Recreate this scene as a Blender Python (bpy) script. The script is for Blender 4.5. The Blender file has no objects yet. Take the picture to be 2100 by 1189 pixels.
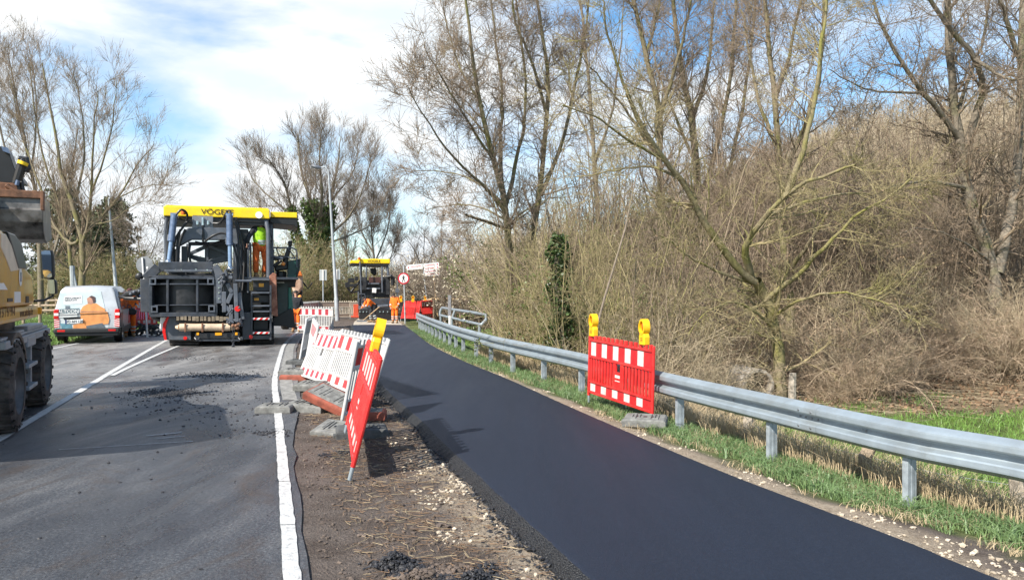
import bpy, bmesh, math, random
import numpy as np
from mathutils import Vector, Matrix, Euler
R = math.radians
sc = bpy.context.scene
COL = sc.collection

# ------------------------------------------------------------------ camera
EYE = 1.75
FPX = 1550.0                       # focal length in photo pixels (photo 2100 wide)
cam_d = bpy.data.cameras.new("camera")
cam_d.sensor_width = 36.0
cam_d.lens = 36.0 * FPX / 2100.0
cam_d.clip_start = 0.1
cam_d.clip_end = 5000
cam = bpy.data.objects.new("camera", cam_d)
COL.objects.link(cam)
cam.location = (0, 0, EYE)
cam.rotation_euler = (R(90), 0, 0)
sc.camera = cam

# ------------------------------------------------------------------ light
SUN_EL = 42.0
sun_h = Vector((0.66, 0.75, 0)).normalized()          # the way the light travels, on the ground
ld = Vector((sun_h.x * math.cos(R(SUN_EL)), sun_h.y * math.cos(R(SUN_EL)), -math.sin(R(SUN_EL))))
sd = bpy.data.lights.new("sun", 'SUN')
sd.energy = 4.5
sd.angle = R(0.6)
sd.color = (1.0, 0.94, 0.85)
so = bpy.data.objects.new("sun", sd)
COL.objects.link(so)
so.rotation_euler = ld.to_track_quat('-Z', 'Y').to_euler()

w = bpy.data.worlds.new("World")
sc.world = w
w.use_nodes = True
nt = w.node_tree
nt.nodes.clear()
def wn(t, **k):
    n = nt.nodes.new(t)
    for a, b in k.items():
        setattr(n, a, b)
    return n
sky = wn('ShaderNodeTexSky', sky_type='NISHITA')
sky.sun_disc = False
sky.sun_elevation = R(SUN_EL)
sky.sun_rotation = math.atan2(-sun_h.x, -sun_h.y)
sky.air_density = 1.0
sky.dust_density = 0.3
sky.ozone_density = 2.0
tc = wn('ShaderNodeTexCoord')
mp = wn('ShaderNodeMapping')
mp.inputs['Scale'].default_value = (2.3, 2.3, 6.2)
mp.inputs['Location'].default_value = (3.1, 1.7, 0.35)
nz = wn('ShaderNodeTexNoise')
nz.inputs['Scale'].default_value = 1.25
nz.inputs['Detail'].default_value = 9
nz.inputs['Roughness'].default_value = 0.52
nz.inputs['Distortion'].default_value = 0.25
rp = wn('ShaderNodeValToRGB')
rp.color_ramp.elements[0].position = 0.34
rp.color_ramp.elements[1].position = 0.54
nz2 = wn('ShaderNodeTexNoise')
nz2.inputs['Scale'].default_value = 3.2
nz2.inputs['Detail'].default_value = 6
crp = wn('ShaderNodeValToRGB')
crp.color_ramp.elements[0].position = 0.32
crp.color_ramp.elements[0].color = (3.75, 4.15, 4.5, 1)
crp.color_ramp.elements[1].position = 0.62
crp.color_ramp.elements[1].color = (4.75, 4.85, 4.9, 1)
sat = wn('ShaderNodeHueSaturation')
sat.inputs['Saturation'].default_value = 1.15
sat.inputs['Value'].default_value = 0.80
mx = wn('ShaderNodeMix', data_type='RGBA')
bg = wn('ShaderNodeBackground')
bg.inputs['Strength'].default_value = 0.125
out = wn('ShaderNodeOutputWorld')
L = nt.links.new
L(tc.outputs['Generated'], mp.inputs['Vector'])
L(mp.outputs['Vector'], nz.inputs['Vector'])
L(mp.outputs['Vector'], nz2.inputs['Vector'])
# more broken cloud to the right of the view
sx0 = wn('ShaderNodeSeparateXYZ')
L(tc.outputs['Generated'], sx0.inputs['Vector'])
side = wn('ShaderNodeMapRange', interpolation_type='SMOOTHSTEP')
side.inputs['From Min'].default_value = -0.12
side.inputs['From Max'].default_value = 0.30
side.inputs['To Min'].default_value = 0.025
side.inputs['To Max'].default_value = -0.085
L(sx0.outputs['X'], side.inputs['Value'])
addn = wn('ShaderNodeMath', operation='ADD')
L(nz.outputs['Fac'], addn.inputs[0])
L(side.outputs['Result'], addn.inputs[1])
L(addn.outputs[0], rp.inputs['Fac'])
L(nz2.outputs['Fac'], crp.inputs['Fac'])
L(sky.outputs['Color'], sat.inputs['Color'])
# fewer clouds overhead than towards the horizon
sxyz = wn('ShaderNodeSeparateXYZ')
L(tc.outputs['Generated'], sxyz.inputs['Vector'])
thin = wn('ShaderNodeMapRange')
thin.inputs['From Min'].default_value = 0.38
thin.inputs['From Max'].default_value = 0.62
thin.inputs['To Min'].default_value = 1.0
thin.inputs['To Max'].default_value = 0.25
L(sxyz.outputs['Z'], thin.inputs['Value'])
cfac = wn('ShaderNodeMath', operation='MULTIPLY')
L(rp.outputs['Color'], cfac.inputs[0])
L(thin.outputs['Result'], cfac.inputs[1])
L(cfac.outputs[0], mx.inputs['Factor'])
tint = wn('ShaderNodeMix', data_type='RGBA', blend_type='MULTIPLY')
tint.inputs['Factor'].default_value = 1.0
tint.inputs['B'].default_value = (0.90, 1.10, 1.12, 1)
L(sat.outputs['Color'], tint.inputs['A'])
L(tint.outputs['Result'], mx.inputs['A'])
L(crp.outputs['Color'], mx.inputs['B'])
L(mx.outputs['Result'], bg.inputs['Color'])
L(bg.outputs['Background'], out.inputs['Surface'])
sc.view_settings.view_transform = 'Standard'
sc.view_settings.look = 'None'
sc.view_settings.exposure = 0.95
sc.view_settings.gamma = 1.0
sc.cycles.max_bounces = 6
sc.cycles.transparent_max_bounces = 4

# ------------------------------------------------------------------ helpers
def Q(px, py, D):
    """a place D metres ahead, seen at photo pixel (px,py)"""
    return Vector(((px - 1050) * D / FPX, D, EYE - (py - 594.5) * D / FPX))
def G(px, py, z=0.0):
    D = (EYE - z) * FPX / (py - 594.5)
    return Vector(((px - 1050) * D / FPX, D, z))

def tag(o, label=None, cat=None, group=None, kind=None):
    if label: o['label'] = label
    if cat: o['category'] = cat
    if group: o['group'] = group
    if kind: o['kind'] = kind
    return o
def empty(name, loc=(0, 0, 0), rz=0, label=None, cat=None, group=None):
    o = bpy.data.objects.new(name, None)
    o.empty_display_size = 0.2
    COL.objects.link(o)
    o.location = loc
    o.rotation_euler = (0, 0, rz)
    return tag(o, label, cat, group)
KIDS = {}
def link(o, parent):
    COL.objects.link(o)
    if parent is not None:
        o.parent = parent
        KIDS.setdefault(parent.name, []).append(o)
    return o
def copy_tree(o, parent=None):
    c = o.copy()
    link(c, parent)
    for ch in list(KIDS.get(o.name, [])):
        copy_tree(ch, c)
    return c

MATS = {}
def mat(name, col, rough=0.6, metal=0.0, var=0.18, scale=6.0, bump=0.0, bscale=40.0, col2=None, lo=0.35, hi=0.65, spec=0.5, rvar=0.0, coat=0.0, detail=6, emit=None, grime=0.0, gcol=(.20, .165, .13)):
    if name in MATS:
        return MATS[name]
    m = bpy.data.materials.new(name)
    m.use_nodes = True
    t = m.node_tree
    b = t.nodes['Principled BSDF']
    b.inputs['Roughness'].default_value = rough
    b.inputs['Metallic'].default_value = metal
    b.inputs['Specular IOR Level'].default_value = spec
    if coat:
        b.inputs['Coat Weight'].default_value = coat
        b.inputs['Coat Roughness'].default_value = 0.15
    c = t.nodes.new('ShaderNodeTexCoord')
    n = t.nodes.new('ShaderNodeTexNoise')
    n.inputs['Scale'].default_value = scale
    n.inputs['Detail'].default_value = detail
    n.inputs['Roughness'].default_value = 0.6
    t.links.new(c.outputs['Object'], n.inputs['Vector'])
    r = t.nodes.new('ShaderNodeValToRGB')
    a = [max(0, x * (1 - var)) for x in col]
    d = col2 if col2 else [min(1, x * (1 + var)) for x in col]
    r.color_ramp.elements[0].position = lo
    r.color_ramp.elements[1].position = hi
    r.color_ramp.elements[0].color = (*a, 1)
    r.color_ramp.elements[1].color = (*d, 1)
    t.links.new(n.outputs['Fac'], r.inputs['Fac'])
    if grime:
        g = t.nodes.new('ShaderNodeTexNoise')
        g.inputs['Scale'].default_value = 2.6; g.inputs['Detail'].default_value = 9; g.inputs['Roughness'].default_value = .72
        t.links.new(c.outputs['Object'], g.inputs['Vector'])
        gr_ = t.nodes.new('ShaderNodeMapRange')
        gr_.inputs['From Min'].default_value = .47; gr_.inputs['From Max'].default_value = .70; gr_.inputs['To Max'].default_value = grime
        t.links.new(g.outputs['Fac'], gr_.inputs['Value'])
        gm_ = t.nodes.new('ShaderNodeMix'); gm_.data_type = 'RGBA'
        t.links.new(gr_.outputs['Result'], gm_.inputs['Factor'])
        t.links.new(r.outputs['Color'], gm_.inputs['A']); gm_.inputs['B'].default_value = (*gcol, 1)
        t.links.new(gm_.outputs['Result'], b.inputs['Base Color'])
    else:
        t.links.new(r.outputs['Color'], b.inputs['Base Color'])
    if rvar:
        mr = t.nodes.new('ShaderNodeMapRange')
        mr.inputs['From Min'].default_value = 0.3
        mr.inputs['From Max'].default_value = 0.7
        mr.inputs['To Min'].default_value = max(0.02, rough - rvar)
        mr.inputs['To Max'].default_value = min(1, rough + rvar)
        t.links.new(n.outputs['Fac'], mr.inputs['Value'])
        t.links.new(mr.outputs['Result'], b.inputs['Roughness'])
    if bump:
        n2 = t.nodes.new('ShaderNodeTexNoise')
        n2.inputs['Scale'].default_value = bscale
        n2.inputs['Detail'].default_value = 5
        t.links.new(c.outputs['Object'], n2.inputs['Vector'])
        bm_ = t.nodes.new('ShaderNodeBump')
        bm_.inputs['Strength'].default_value = bump
        bm_.inputs['Distance'].default_value = 0.006
        t.links.new(n2.outputs['Fac'], bm_.inputs['Height'])
        t.links.new(bm_.outputs['Normal'], b.inputs['Normal'])
    if emit:
        b.inputs['Emission Color'].default_value = (*emit[0], 1)
        b.inputs['Emission Strength'].default_value = emit[1]
    MATS[name] = m
    return m

class MB:
    """collects shapes; build() links them as ONE mesh object"""
    def __init__(s):
        s.v = []; s.f = []; s.m = []; s.mi = 0
    def use(s, i):
        s.mi = i
        return s
    def add(s, vs, fs):
        o = len(s.v)
        s.v += [tuple(p) for p in vs]
        s.f += [tuple(i + o for i in f) for f in fs]
        s.m += [s.mi] * len(fs)
        return s
    def hexa(s, p):       # 8 corners: bottom 4 (ccw), top 4
        return s.add(p, [(3, 2, 1, 0), (4, 5, 6, 7), (0, 1, 5, 4), (1, 2, 6, 5), (2, 3, 7, 6), (3, 0, 4, 7)])
    def box(s, x0, x1, y0, y1, z0, z1):
        return s.hexa([(x0, y0, z0), (x1, y0, z0), (x1, y1, z0), (x0, y1, z0), (x0, y0, z1), (x1, y0, z1), (x1, y1, z1), (x0, y1, z1)])
    def bar(s, a, b, w=0.05, h=0.05, up=(0, 0, 1)):
        a = Vector(a); b = Vector(b)
        d = (b - a).normalized()
        u = Vector(up)
        if abs(d.dot(u)) > 0.97:
            u = Vector((0, 1, 0))
        x = d.cross(u).normalized() * (w / 2)
        y = x.cross(d).normalized() * (h / 2)
        return s.hexa([a - x - y, a + x - y, b + x - y, b - x - y, a - x + y, a + x + y, b + x + y, b - x + y])
    def tube(s, pts, r, n=8, cap=True):
        pts = [Vector(p) for p in pts]
        rs = r if isinstance(r, (list, tuple)) else [r] * len(pts)
        o = len(s.v); u = None
        for i, p in enumerate(pts):
            d = (pts[min(i + 1, len(pts) - 1)] - pts[max(i - 1, 0)]).normalized()
            if u is None:
                ref = Vector((0, 0, 1)) if abs(d.z) < 0.9 else Vector((0, 1, 0))
                u = d.cross(ref).normalized()
            else:
                u = (u - d * u.dot(d)).normalized()
            v = d.cross(u)
            for k in range(n):
                a = 2 * math.pi * k / n
                s.v.append(tuple(p + (u * math.cos(a) + v * math.sin(a)) * rs[i]))
        for i in range(len(pts) - 1):
            for k in range(n):
                a = o + i * n + k; b = o + i * n + (k + 1) % n
                s.f.append((a, b, b + n, a + n)); s.m.append(s.mi)
        if cap:
            s.f.append(tuple(o + k for k in reversed(range(n)))); s.m.append(s.mi)
            e = o + (len(pts) - 1) * n
            s.f.append(tuple(e + k for k in range(n))); s.m.append(s.mi)
        return s
    def prism(s, poly, d0, d1, ax='y'):
        """extrude a 2-D outline along an axis; outline is in the other two axes"""
        def mk(p, d):
            if ax == 'y': return (p[0], d, p[1])
            if ax == 'x': return (d, p[0], p[1])
            return (p[0], p[1], d)
        n = len(poly)
        vs = [mk(p, d0) for p in poly] + [mk(p, d1) for p in poly]
        fs = [tuple(range(n)), tuple(reversed(range(n, 2 * n)))]
        fs += [(i, i + n, (i + 1) % n + n, (i + 1) % n) for i in range(n)]
        return s.add(vs, fs)
    def ball(s, c, r, nu=10, nv=6, sc_=(1, 1, 1)):
        o = len(s.v)
        for j in range(nv + 1):
            t = math.pi * j / nv
            for i in range(nu):
                a = 2 * math.pi * i / nu
                s.v.append((c[0] + r * sc_[0] * math.sin(t) * math.cos(a), c[1] + r * sc_[1] * math.sin(t) * math.sin(a), c[2] + r * sc_[2] * math.cos(t)))
        for j in range(nv):
            for i in range(nu):
                a = o + j * nu + i; b = o + j * nu + (i + 1) % nu
                s.f.append((a, a + nu, b + nu, b)); s.m.append(s.mi)
        return s
    def disc(s, c, r0, r1, d0, d1, ax='x', n=24):
        """ring / disc of revolution about axis through c from d0 to d1 with outer radii r0,r1"""
        vs = []
        for (d, r) in ((d0, r0), (d1, r1)):
            for k in range(n):
                a = 2 * math.pi * k / n
                e = (r * math.cos(a), r * math.sin(a))
                vs.append({'x': (c[0] + d, c[1] + e[0], c[2] + e[1]), 'y': (c[0] + e[0], c[1] + d, c[2] + e[1]), 'z': (c[0] + e[0], c[1] + e[1], c[2] + d)}[ax])
        fs = [tuple(range(n)), tuple(reversed(range(n, 2 * n)))] + [(k, k + n, (k + 1) % n + n, (k + 1) % n) for k in range(n)]
        return s.add(vs, fs)
    def lathe(s, c, prof, ax='x', n=28):
        """prof: list of (offset along axis, radius)"""
        o = len(s.v)
        for (d, r) in prof:
            for k in range(n):
                a = 2 * math.pi * k / n
                e = (r * math.cos(a), r * math.sin(a))
                s.v.append({'x': (c[0] + d, c[1] + e[0], c[2] + e[1]), 'y': (c[0] + e[0], c[1] + d, c[2] + e[1]), 'z': (c[0] + e[0], c[1] + e[1], c[2] + d)}[ax])
        for j in range(len(prof) - 1):
            for k in range(n):
                a = o + j * n + k; b = o + j * n + (k + 1) % n
                s.f.append((a, a + n, b + n, b)); s.m.append(s.mi)
        return s
    def build(s, name, ms, parent=None, bevel=0.0, smooth=False, loc=None, fix=True):
        me = bpy.data.meshes.new(name)
        me.from_pydata(s.v, [], s.f)
        if not isinstance(ms, (list, tuple)): ms = [ms]
        for m in ms: me.materials.append(m)
        if len(ms) > 1:
            me.polygons.foreach_set('material_index', s.m)
        if fix:
            bm = bmesh.new(); bm.from_mesh(me)
            bmesh.ops.recalc_face_normals(bm, faces=bm.faces)
            bm.to_mesh(me); bm.free()
        if smooth:
            me.polygons.foreach_set('use_smooth', [True] * len(me.polygons))
            try: me.set_sharp_from_angle(angle=R(38))
            except Exception: pass
        me.update()
        o = bpy.data.objects.new(name, me)
        if bevel:
            b = o.modifiers.new('bevel', 'BEVEL'); b.width = bevel; b.segments = 2; b.limit_method = 'ANGLE'; b.angle_limit = R(40)
        link(o, parent)
        if loc is not None: o.location = loc
        return o

def build_split(m, name, ms, parent, **k):
    """every separate piece of m becomes an object of its own"""
    par = list(range(len(m.v)))
    def find(a):
        while par[a] != a:
            par[a] = par[par[a]]; a = par[a]
        return a
    for f in m.f:
        r0 = find(f[0])
        for i in f[1:]: par[find(i)] = r0
    grp = {}
    for f, mi in zip(m.f, m.m): grp.setdefault(find(f[0]), []).append((f, mi))
    o = None
    for fs in grp.values():
        ids = sorted({i for f, _ in fs for i in f}); mp_ = {a: b for b, a in enumerate(ids)}
        q = MB(); q.v = [m.v[i] for i in ids]; q.f = [tuple(mp_[i] for i in f) for f, _ in fs]; q.m = [x for _, x in fs]
        o = q.build(name, ms, parent, **k)
    return o
def np_mesh(name, verts, faces, mats, parent=None, smooth=True, mi=None):
    """fast mesh from arrays; faces (n,k) all the same size"""
    verts = np.asarray(verts, np.float32).reshape(-1, 3); faces = np.asarray(faces, np.int32)
    me = bpy.data.meshes.new(name)
    k = faces.shape[1]; n = len(faces)
    me.vertices.add(len(verts)); me.vertices.foreach_set('co', verts.ravel())
    me.loops.add(n * k); me.loops.foreach_set('vertex_index', faces.ravel())
    me.polygons.add(n); me.polygons.foreach_set('loop_start', np.arange(0, n * k, k, dtype=np.int32))
    me.polygons.foreach_set('use_smooth', np.full(n, smooth))
    if not isinstance(mats, (list, tuple)): mats = [mats]
    for m in mats: me.materials.append(m)
    if mi is not None: me.polygons.foreach_set('material_index', np.asarray(mi, np.int32))
    me.update(calc_edges=True)
    o = bpy.data.objects.new(name, me)
    return link(o, parent)

def text_mesh(s, size, mtl, name, parent, matrix, depth=0.002, align='CENTER', sx=1.0):
    cu = bpy.data.curves.new(name, 'FONT')
    cu.body = s; cu.size = size; cu.extrude = depth; cu.align_x = align; cu.align_y = 'CENTER'
    tmp = bpy.data.objects.new('tmp_' + name, cu)
    COL.objects.link(tmp)
    dg = bpy.context.evaluated_depsgraph_get()
    me = bpy.data.meshes.new_from_object(tmp.evaluated_get(dg))
    bpy.data.objects.remove(tmp)
    me.transform(matrix @ Matrix.Diagonal((sx, 1, 1, 1)))
    me.materials.clear(); me.materials.append(mtl)
    me.name = name
    o = bpy.data.objects.new(name, me)
    return link(o, parent)
FACE_CAM = Matrix.Rotation(R(90), 4, 'X')            # text lying in XY stands up, facing -Y

def frame(O, X, Z):
    """matrix with origin O, x axis along X, z axis near Z"""
    X = Vector(X).normalized(); Z = Vector(Z)
    Y = Z.cross(X).normalized(); Z = X.cross(Y).normalized()
    return Matrix(((X.x, Y.x, Z.x, O[0]), (X.y, Y.y, Z.y, O[1]), (X.z, Y.z, Z.z, O[2]), (0, 0, 0, 1)))

# value noise
def vnoise(x, y, seed=0):
    xi = np.floor(x).astype(np.int64); yi = np.floor(y).astype(np.int64)
    fx = x - xi; fy = y - yi
    fx = fx * fx * (3 - 2 * fx); fy = fy * fy * (3 - 2 * fy)
    def h(a, b):
        n = (a * 374761393 + b * 668265263 + seed * 982451653) & 0x7fffffff
        n = ((n ^ (n >> 13)) * 1274126177) & 0x7fffffff
        return ((n ^ (n >> 16)) & 0xffff) / 65535.0
    return (h(xi, yi) * (1 - fx) + h(xi + 1, yi) * fx) * (1 - fy) + (h(xi, yi + 1) * (1 - fx) + h(xi + 1, yi + 1) * fx) * fy
def fbm(x, y, seed=0, o=4):
    s = 0; a = 0.5
    for i in range(o):
        s = s + a * vnoise(x * 2 ** i, y * 2 ** i, seed + i); a *= 0.5
    return s / (1 - 0.5 ** o)
# ------------------------------------------------------------------ the lie of the land
def curve_fn(pts):
    a = np.array(sorted(pts, key=lambda p: p[1]))
    # smooth resample (Catmull-Rom on y)
    ys = []; xs = []
    n = len(a)
    for i in range(n - 1):
        p0 = a[max(i - 1, 0)]; p1 = a[i]; p2 = a[i + 1]; p3 = a[min(i + 2, n - 1)]
        for t in np.linspace(0, 1, 12, endpoint=False):
            q = 0.5 * ((2 * p1) + (-p0 + p2) * t + (2 * p0 - 5 * p1 + 4 * p2 - p3) * t * t + (-p0 + 3 * p1 - 3 * p2 + p3) * t ** 3)
            xs.append(q[0]); ys.append(q[1])
    xs.append(a[-1][0]); ys.append(a[-1][1])
    o = np.argsort(ys)
    xs = np.array(xs)[o]; ys = np.array(ys)[o]
    return lambda y: np.interp(y, ys, xs)
xe = curve_fn([(2.6, -8), (0.25, 0), (-0.55, 2.0), (-1.33, 4.57), (-3.28, 10.6), (-4.6, 14.66), (-6.16, 20.1), (-7.4, 24.7), (-9.0, 31.9), (-10.6, 41.7), (-11.9, 55), (-12.0, 80), (-9, 120), (5, 200), (40, 300), (200, 600), (400, 900)])
xpl = curve_fn([(4.0, -8), (1.75, 0), (1.1, 2.2), (0.46, 4.41), (-.015, 5.93), (-.39, 7.18), (-.8, 8.5), (-1.19, 9.85), (-1.46, 10.7), (-2.29, 13.4), (-3.45, 18.1), (-5.6, 27.6), (-7.9, 37.4), (-9.4, 46), (-10.2, 55), (-10.0, 80)])
xpr = curve_fn([(6.8, -8), (4.25, 0), (3.6, 2.3), (2.87, 4.41), (2.68, 5.06), (2.39, 5.87), (2.08, 6.73), (1.79, 7.64), (1.55, 8.48), (1.13, 9.96), (.68, 11.6), (-.11, 14.55), (-1.15, 18.07), (-2.5, 23.4), (-3.95, 30.5), (-5.05, 35.9), (-6.5, 44), (-7.2, 55), (-7, 80)])
xr = curve_fn([(8.2, -8), (5.5, 2.2), (4.6, 4.0), (3.83, 5.65), (3.37, 6.47), (2.80, 8.14), (2.2, 9.98), (1.85, 11.3), (1.37, 13.07), (.95, 14.4), (.4, 16.0), (-.35, 18.2), (-.95, 20.5), (-1.75, 23.6), (-2.7, 27.8), (-4.65, 37.3), (-6.0, 46), (-7, 60), (-6, 90), (0, 150), (30, 300), (300, 900)])
PATH_Z = 0.06
def sstep(a, b, x):
    t = np.clip((x - a) / (b - a), 0, 1)
    return t * t * (3 - 2 * t)
def ground_z(x, y):
    x = np.asarray(x, float); y = np.asarray(y, float)
    d = (x - xr(y)) * 0.95                      # metres right of the guardrail
    e = (xe(y) - 7.2 - x)                       # metres left of the left road edge
    r = x - xe(y)                               # metres right of the edge line
    z = -0.012 + 0 * x
    on = sstep(0.02, 0.35, r) * (1 - sstep(-0.3, 0.2, d))
    z = z + on * (0.02 * (fbm(x * 2.2, y * 2.2, 3) - 0.5) + 0.03 * (fbm(x * 6, y * 6, 5) - 0.5) - 0.01)
    # shoulder and embankment
    z = z - 0.10 * sstep(-0.9, -0.05, d)
    drop = sstep(0.0, 2.6, d) * (0.95 - 0.45 * sstep(16, 34, y))
    z = z - drop
    z = z + sstep(0.3, 2, d) * 0.16 * (fbm(x * .7, y * .7, 9) - 0.5)
    # the wooded slope rising on the right
    bank = sstep(17, 30, y + 0.35 * x) * sstep(1.5, 8, d) * 1.2
    hx = sstep(8, 26, x - 0.08 * y) 
    hill = sstep(30, 88, y + 0.25 * np.clip(x, 0, 60)) * sstep(2, 46, x + 6) * 15.5
    z = z + bank + hill * (0.85 + 0.3 * fbm(x * .05, y * .05, 12)) * (1 - 0.55 * sstep(38, 0, x))
    # left side
    z = z + sstep(0.2, 1.4, e) * 0.10 + sstep(2, 12, e) * 0.25 * fbm(x * .4, y * .4, 21)
    z = np.where(y > 140, z * (1 - sstep(140, 320, y)), z)
    return z
def gz(x, y):
    return float(ground_z(np.array([x]), np.array([y]))[0])

# rows and columns
rows = np.concatenate([np.arange(-8, 2, 0.5), np.arange(2, 13, 0.12), np.arange(13, 26, 0.3), np.arange(26, 60, 1.0), np.arange(60, 150, 3.0), np.array([155, 165, 180, 200, 240, 300, 400, 550, 750, 900])])
XX = []
for y in rows:
    e = float(xe(y)); l = float(xpl(y)); rr = float(xpr(y)); g = float(xr(y))
    l = max(l, e + 0.9); rr = max(rr, l + 1.5); g = max(g, rr + 0.5)
    L0 = e - 7.2
    left = [L0 - k for k in (900, 500, 250, 140, 90, 65, 50, 40, 32, 26, 21, 17, 14, 11, 9, 7.5, 6, 5, 4, 3.2, 2.5, 2, 1.5, 1, .6, .3)]
    mid = [L0, L0 + 1.8, L0 + 3.6, L0 + 5.4, e, e + .3]
    ver = list(np.linspace(e + .35, l - .1, 26))
    pth = list(np.linspace(l, rr - .05, 5)) + list(np.linspace(rr, g, 14)) 
    rgt = [g + k for k in (.12, .25, .4, .55, .7, .85, 1, 1.2, 1.4, 1.6, 1.8, 2, 2.25, 2.5, 2.8, 3.1, 3.5, 4, 4.5, 5, 5.6, 6.3, 7, 8, 9, 10.5, 12, 14, 16, 19, 22, 26, 30, 35, 40, 46, 54, 64, 78, 95, 120, 160, 240, 400, 700, 1000)]
    XX.append(left + mid + ver + pth + rgt)
XX = np.array(XX); YY = np.repeat(rows[:, None], XX.shape[1], 1)
ZZ = ground_z(XX, YY)
under = (XX > xpl(YY) + 0.05) & (XX < xpr(YY) - 0.03) & (YY < 37)
ZZ = np.where(under, -0.12, ZZ)
nr, nc = XX.shape
ii = (np.arange(nr - 1)[:, None] * nc + np.arange(nc - 1)[None, :]).ravel()
gf = np.stack([ii, ii + 1, ii + nc + 1, ii + nc], 1)

# what covers the ground: dirt, sandy gravel, grass, leaf litter (a mask per vertex)
def zones(x, y):
    d = (x - xr(y)) * 0.95; r = x - xe(y); e = xe(y) - 7.2 - x
    n1 = fbm(x * .9, y * .9, 31); n2 = fbm(x * 2.6, y * 2.6, 37)
    lp = x - xpl(y); rp_ = x - xpr(y)
    gravel = sstep(-0.62, -0.2, lp + (n2 - .5) * 1.1) * (lp < 0.1) * (1 - sstep(6.5, 10, y)) * .9 + (rp_ > -.1) * (1 - sstep(0.25, 0.6, rp_ + (n2 - .5) * .6))
    grass = sstep(-0.75, -0.4, d + (n2 - .5) * .8) * (1 - sstep(0.9, 2.2, d)) 
    meadow = sstep(1.6, 2.6, d) * (1 - sstep(17.0, 19.0, y + 0.12 * x + (n1 - .5) * 4)) * (x > 2.2)
    farg = sstep(20, 26, y) * sstep(-0.2, .3, d) * (1 - sstep(2.5, 5, d + (n1 - .5) * 3))
    leftg = sstep(0.05, .5, e) 
    grass = np.clip(np.maximum.reduce([grass, meadow, farg, leftg]), 0, 1)
    litter = sstep(1.0, 2.4, d) * (1 - np.clip(meadow, 0, 1)) * (1 - farg)
    return np.clip(gravel, 0, 1), grass, np.clip(litter, 0, 1)
g_, gr_, li_ = zones(XX.ravel(), YY.ravel())

def nodes_of(m):
    m.use_nodes = True
    return m.node_tree, m.node_tree.nodes['Principled BSDF']
gm = bpy.data.materials.new('soil_and_grass')
t, b = nodes_of(gm)
def N(t, ty, **k):
    n = t.nodes.new(ty)
    for a, v in k.items():
        if a in n.inputs: n.inputs[a].default_value = v
        else: setattr(n, a, v)
    return n
def ramp(t, fac, stops):
    r = t.nodes.new('ShaderNodeValToRGB')
    el = r.color_ramp.elements
    while len(el) < len(stops): el.new(0.5)
    for e, (p, c) in zip(el, stops):
        e.position = p; e.color = (*c, 1) if len(c) == 3 else c
    t.links.new(fac, r.inputs['Fac'])
    return r.outputs['Color']
def mixc(t, fac, a, b_):
    m = t.nodes.new('ShaderNodeMix'); m.data_type = 'RGBA'
    t.links.new(fac, m.inputs['Factor'])
    for s, v in (('A', a), ('B', b_)):
        if hasattr(v, 'links'): t.links.new(v, m.inputs[s])
        else: m.inputs[s].default_value = (*v, 1)
    return m.outputs['Result']
geo = N(t, 'ShaderNodeTexCoord')
at = N(t, 'ShaderNodeAttribute', attribute_name='zone')
sep = N(t, 'ShaderNodeSeparateColor')
t.links.new(at.outputs['Color'], sep.inputs['Color'])
def noise(t, sc_, det=6, ro=.6, vec=None, dist=0):
    n = N(t, 'ShaderNodeTexNoise', Scale=sc_, Detail=det, Roughness=ro, Distortion=dist)
    t.links.new(vec if vec else geo.outputs['Object'], n.inputs['Vector'])
    return n.outputs['Fac']
dirt = ramp(t, noise(t, 1.6, 8, .62), [(.28, (.055, .040, .031)), (.45, (.118, .092, .075)), (.58, (.20, .166, .143)), (.75, (.105, .082, .066))])
dirt2 = ramp(t, noise(t, 22, 6, .7), [(.3, (.035, .026, .021)), (.55, (.125, .10, .084)), (.8, (.22, .185, .16))])
mm = N(t, 'ShaderNodeMix', data_type='RGBA'); mm.inputs['Factor'].default_value = .5
t.links.new(dirt, mm.inputs['A']); t.links.new(dirt2, mm.inputs['B'])
vor = N(t, 'ShaderNodeTexVoronoi', Scale=38.0, Randomness=1.0)
t.links.new(geo.outputs['Object'], vor.inputs['Vector'])
sand = ramp(t, vor.outputs['Distance'], [(.0, (.44, .36, .27)), (.45, (.40, .32, .235)), (.8, (.20, .15, .105))])
sand2 = ramp(t, noise(t, 9, 8, .7), [(.3, (.25, .19, .135)), (.6, (.46, .385, .29)), (.8, (.55, .48, .38))])
ms_ = N(t, 'ShaderNodeMix', data_type='RGBA'); ms_.inputs['Factor'].default_value = .55
t.links.new(sand, ms_.inputs['A']); t.links.new(sand2, ms_.inputs['B'])
gras = ramp(t, noise(t, 4, 8, .7), [(.3, (.070, .085, .028)), (.5, (.115, .145, .045)), (.7, (.19, .20, .085))])
litt = ramp(t, noise(t, 14, 8, .75), [(.3, (.10, .070, .042)), (.5, (.21, .155, .095)), (.7, (.34, .26, .165))])
c1 = mixc(t, sep.outputs['Blue'], mm.outputs['Result'], litt)
c2 = mixc(t, sep.outputs['Red'], c1, ms_.outputs['Result'])
c3 = mixc(t, sep.outputs['Green'], c2, gras)
t.links.new(c3, b.inputs['Base Color'])
b.inputs['Roughness'].default_value = .9
b.inputs['Specular IOR Level'].default_value = .25
bp = N(t, 'ShaderNodeBump', Strength=.9, Distance=.05)
ad = N(t, 'ShaderNodeMath', operation='ADD')
t.links.new(noise(t, 14, 8, .75), ad.inputs[0]); t.links.new(noise(t, 55, 4, .6), ad.inputs[1])
t.links.new(ad.outputs[0], bp.inputs['Height']); t.links.new(bp.outputs['Normal'], b.inputs['Normal'])
ground = np_mesh('ground', np.stack([XX.ravel(), YY.ravel(), ZZ.ravel()], 1), gf, gm)
ca = ground.data.color_attributes.new('zone', 'FLOAT_COLOR', 'POINT')
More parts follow.
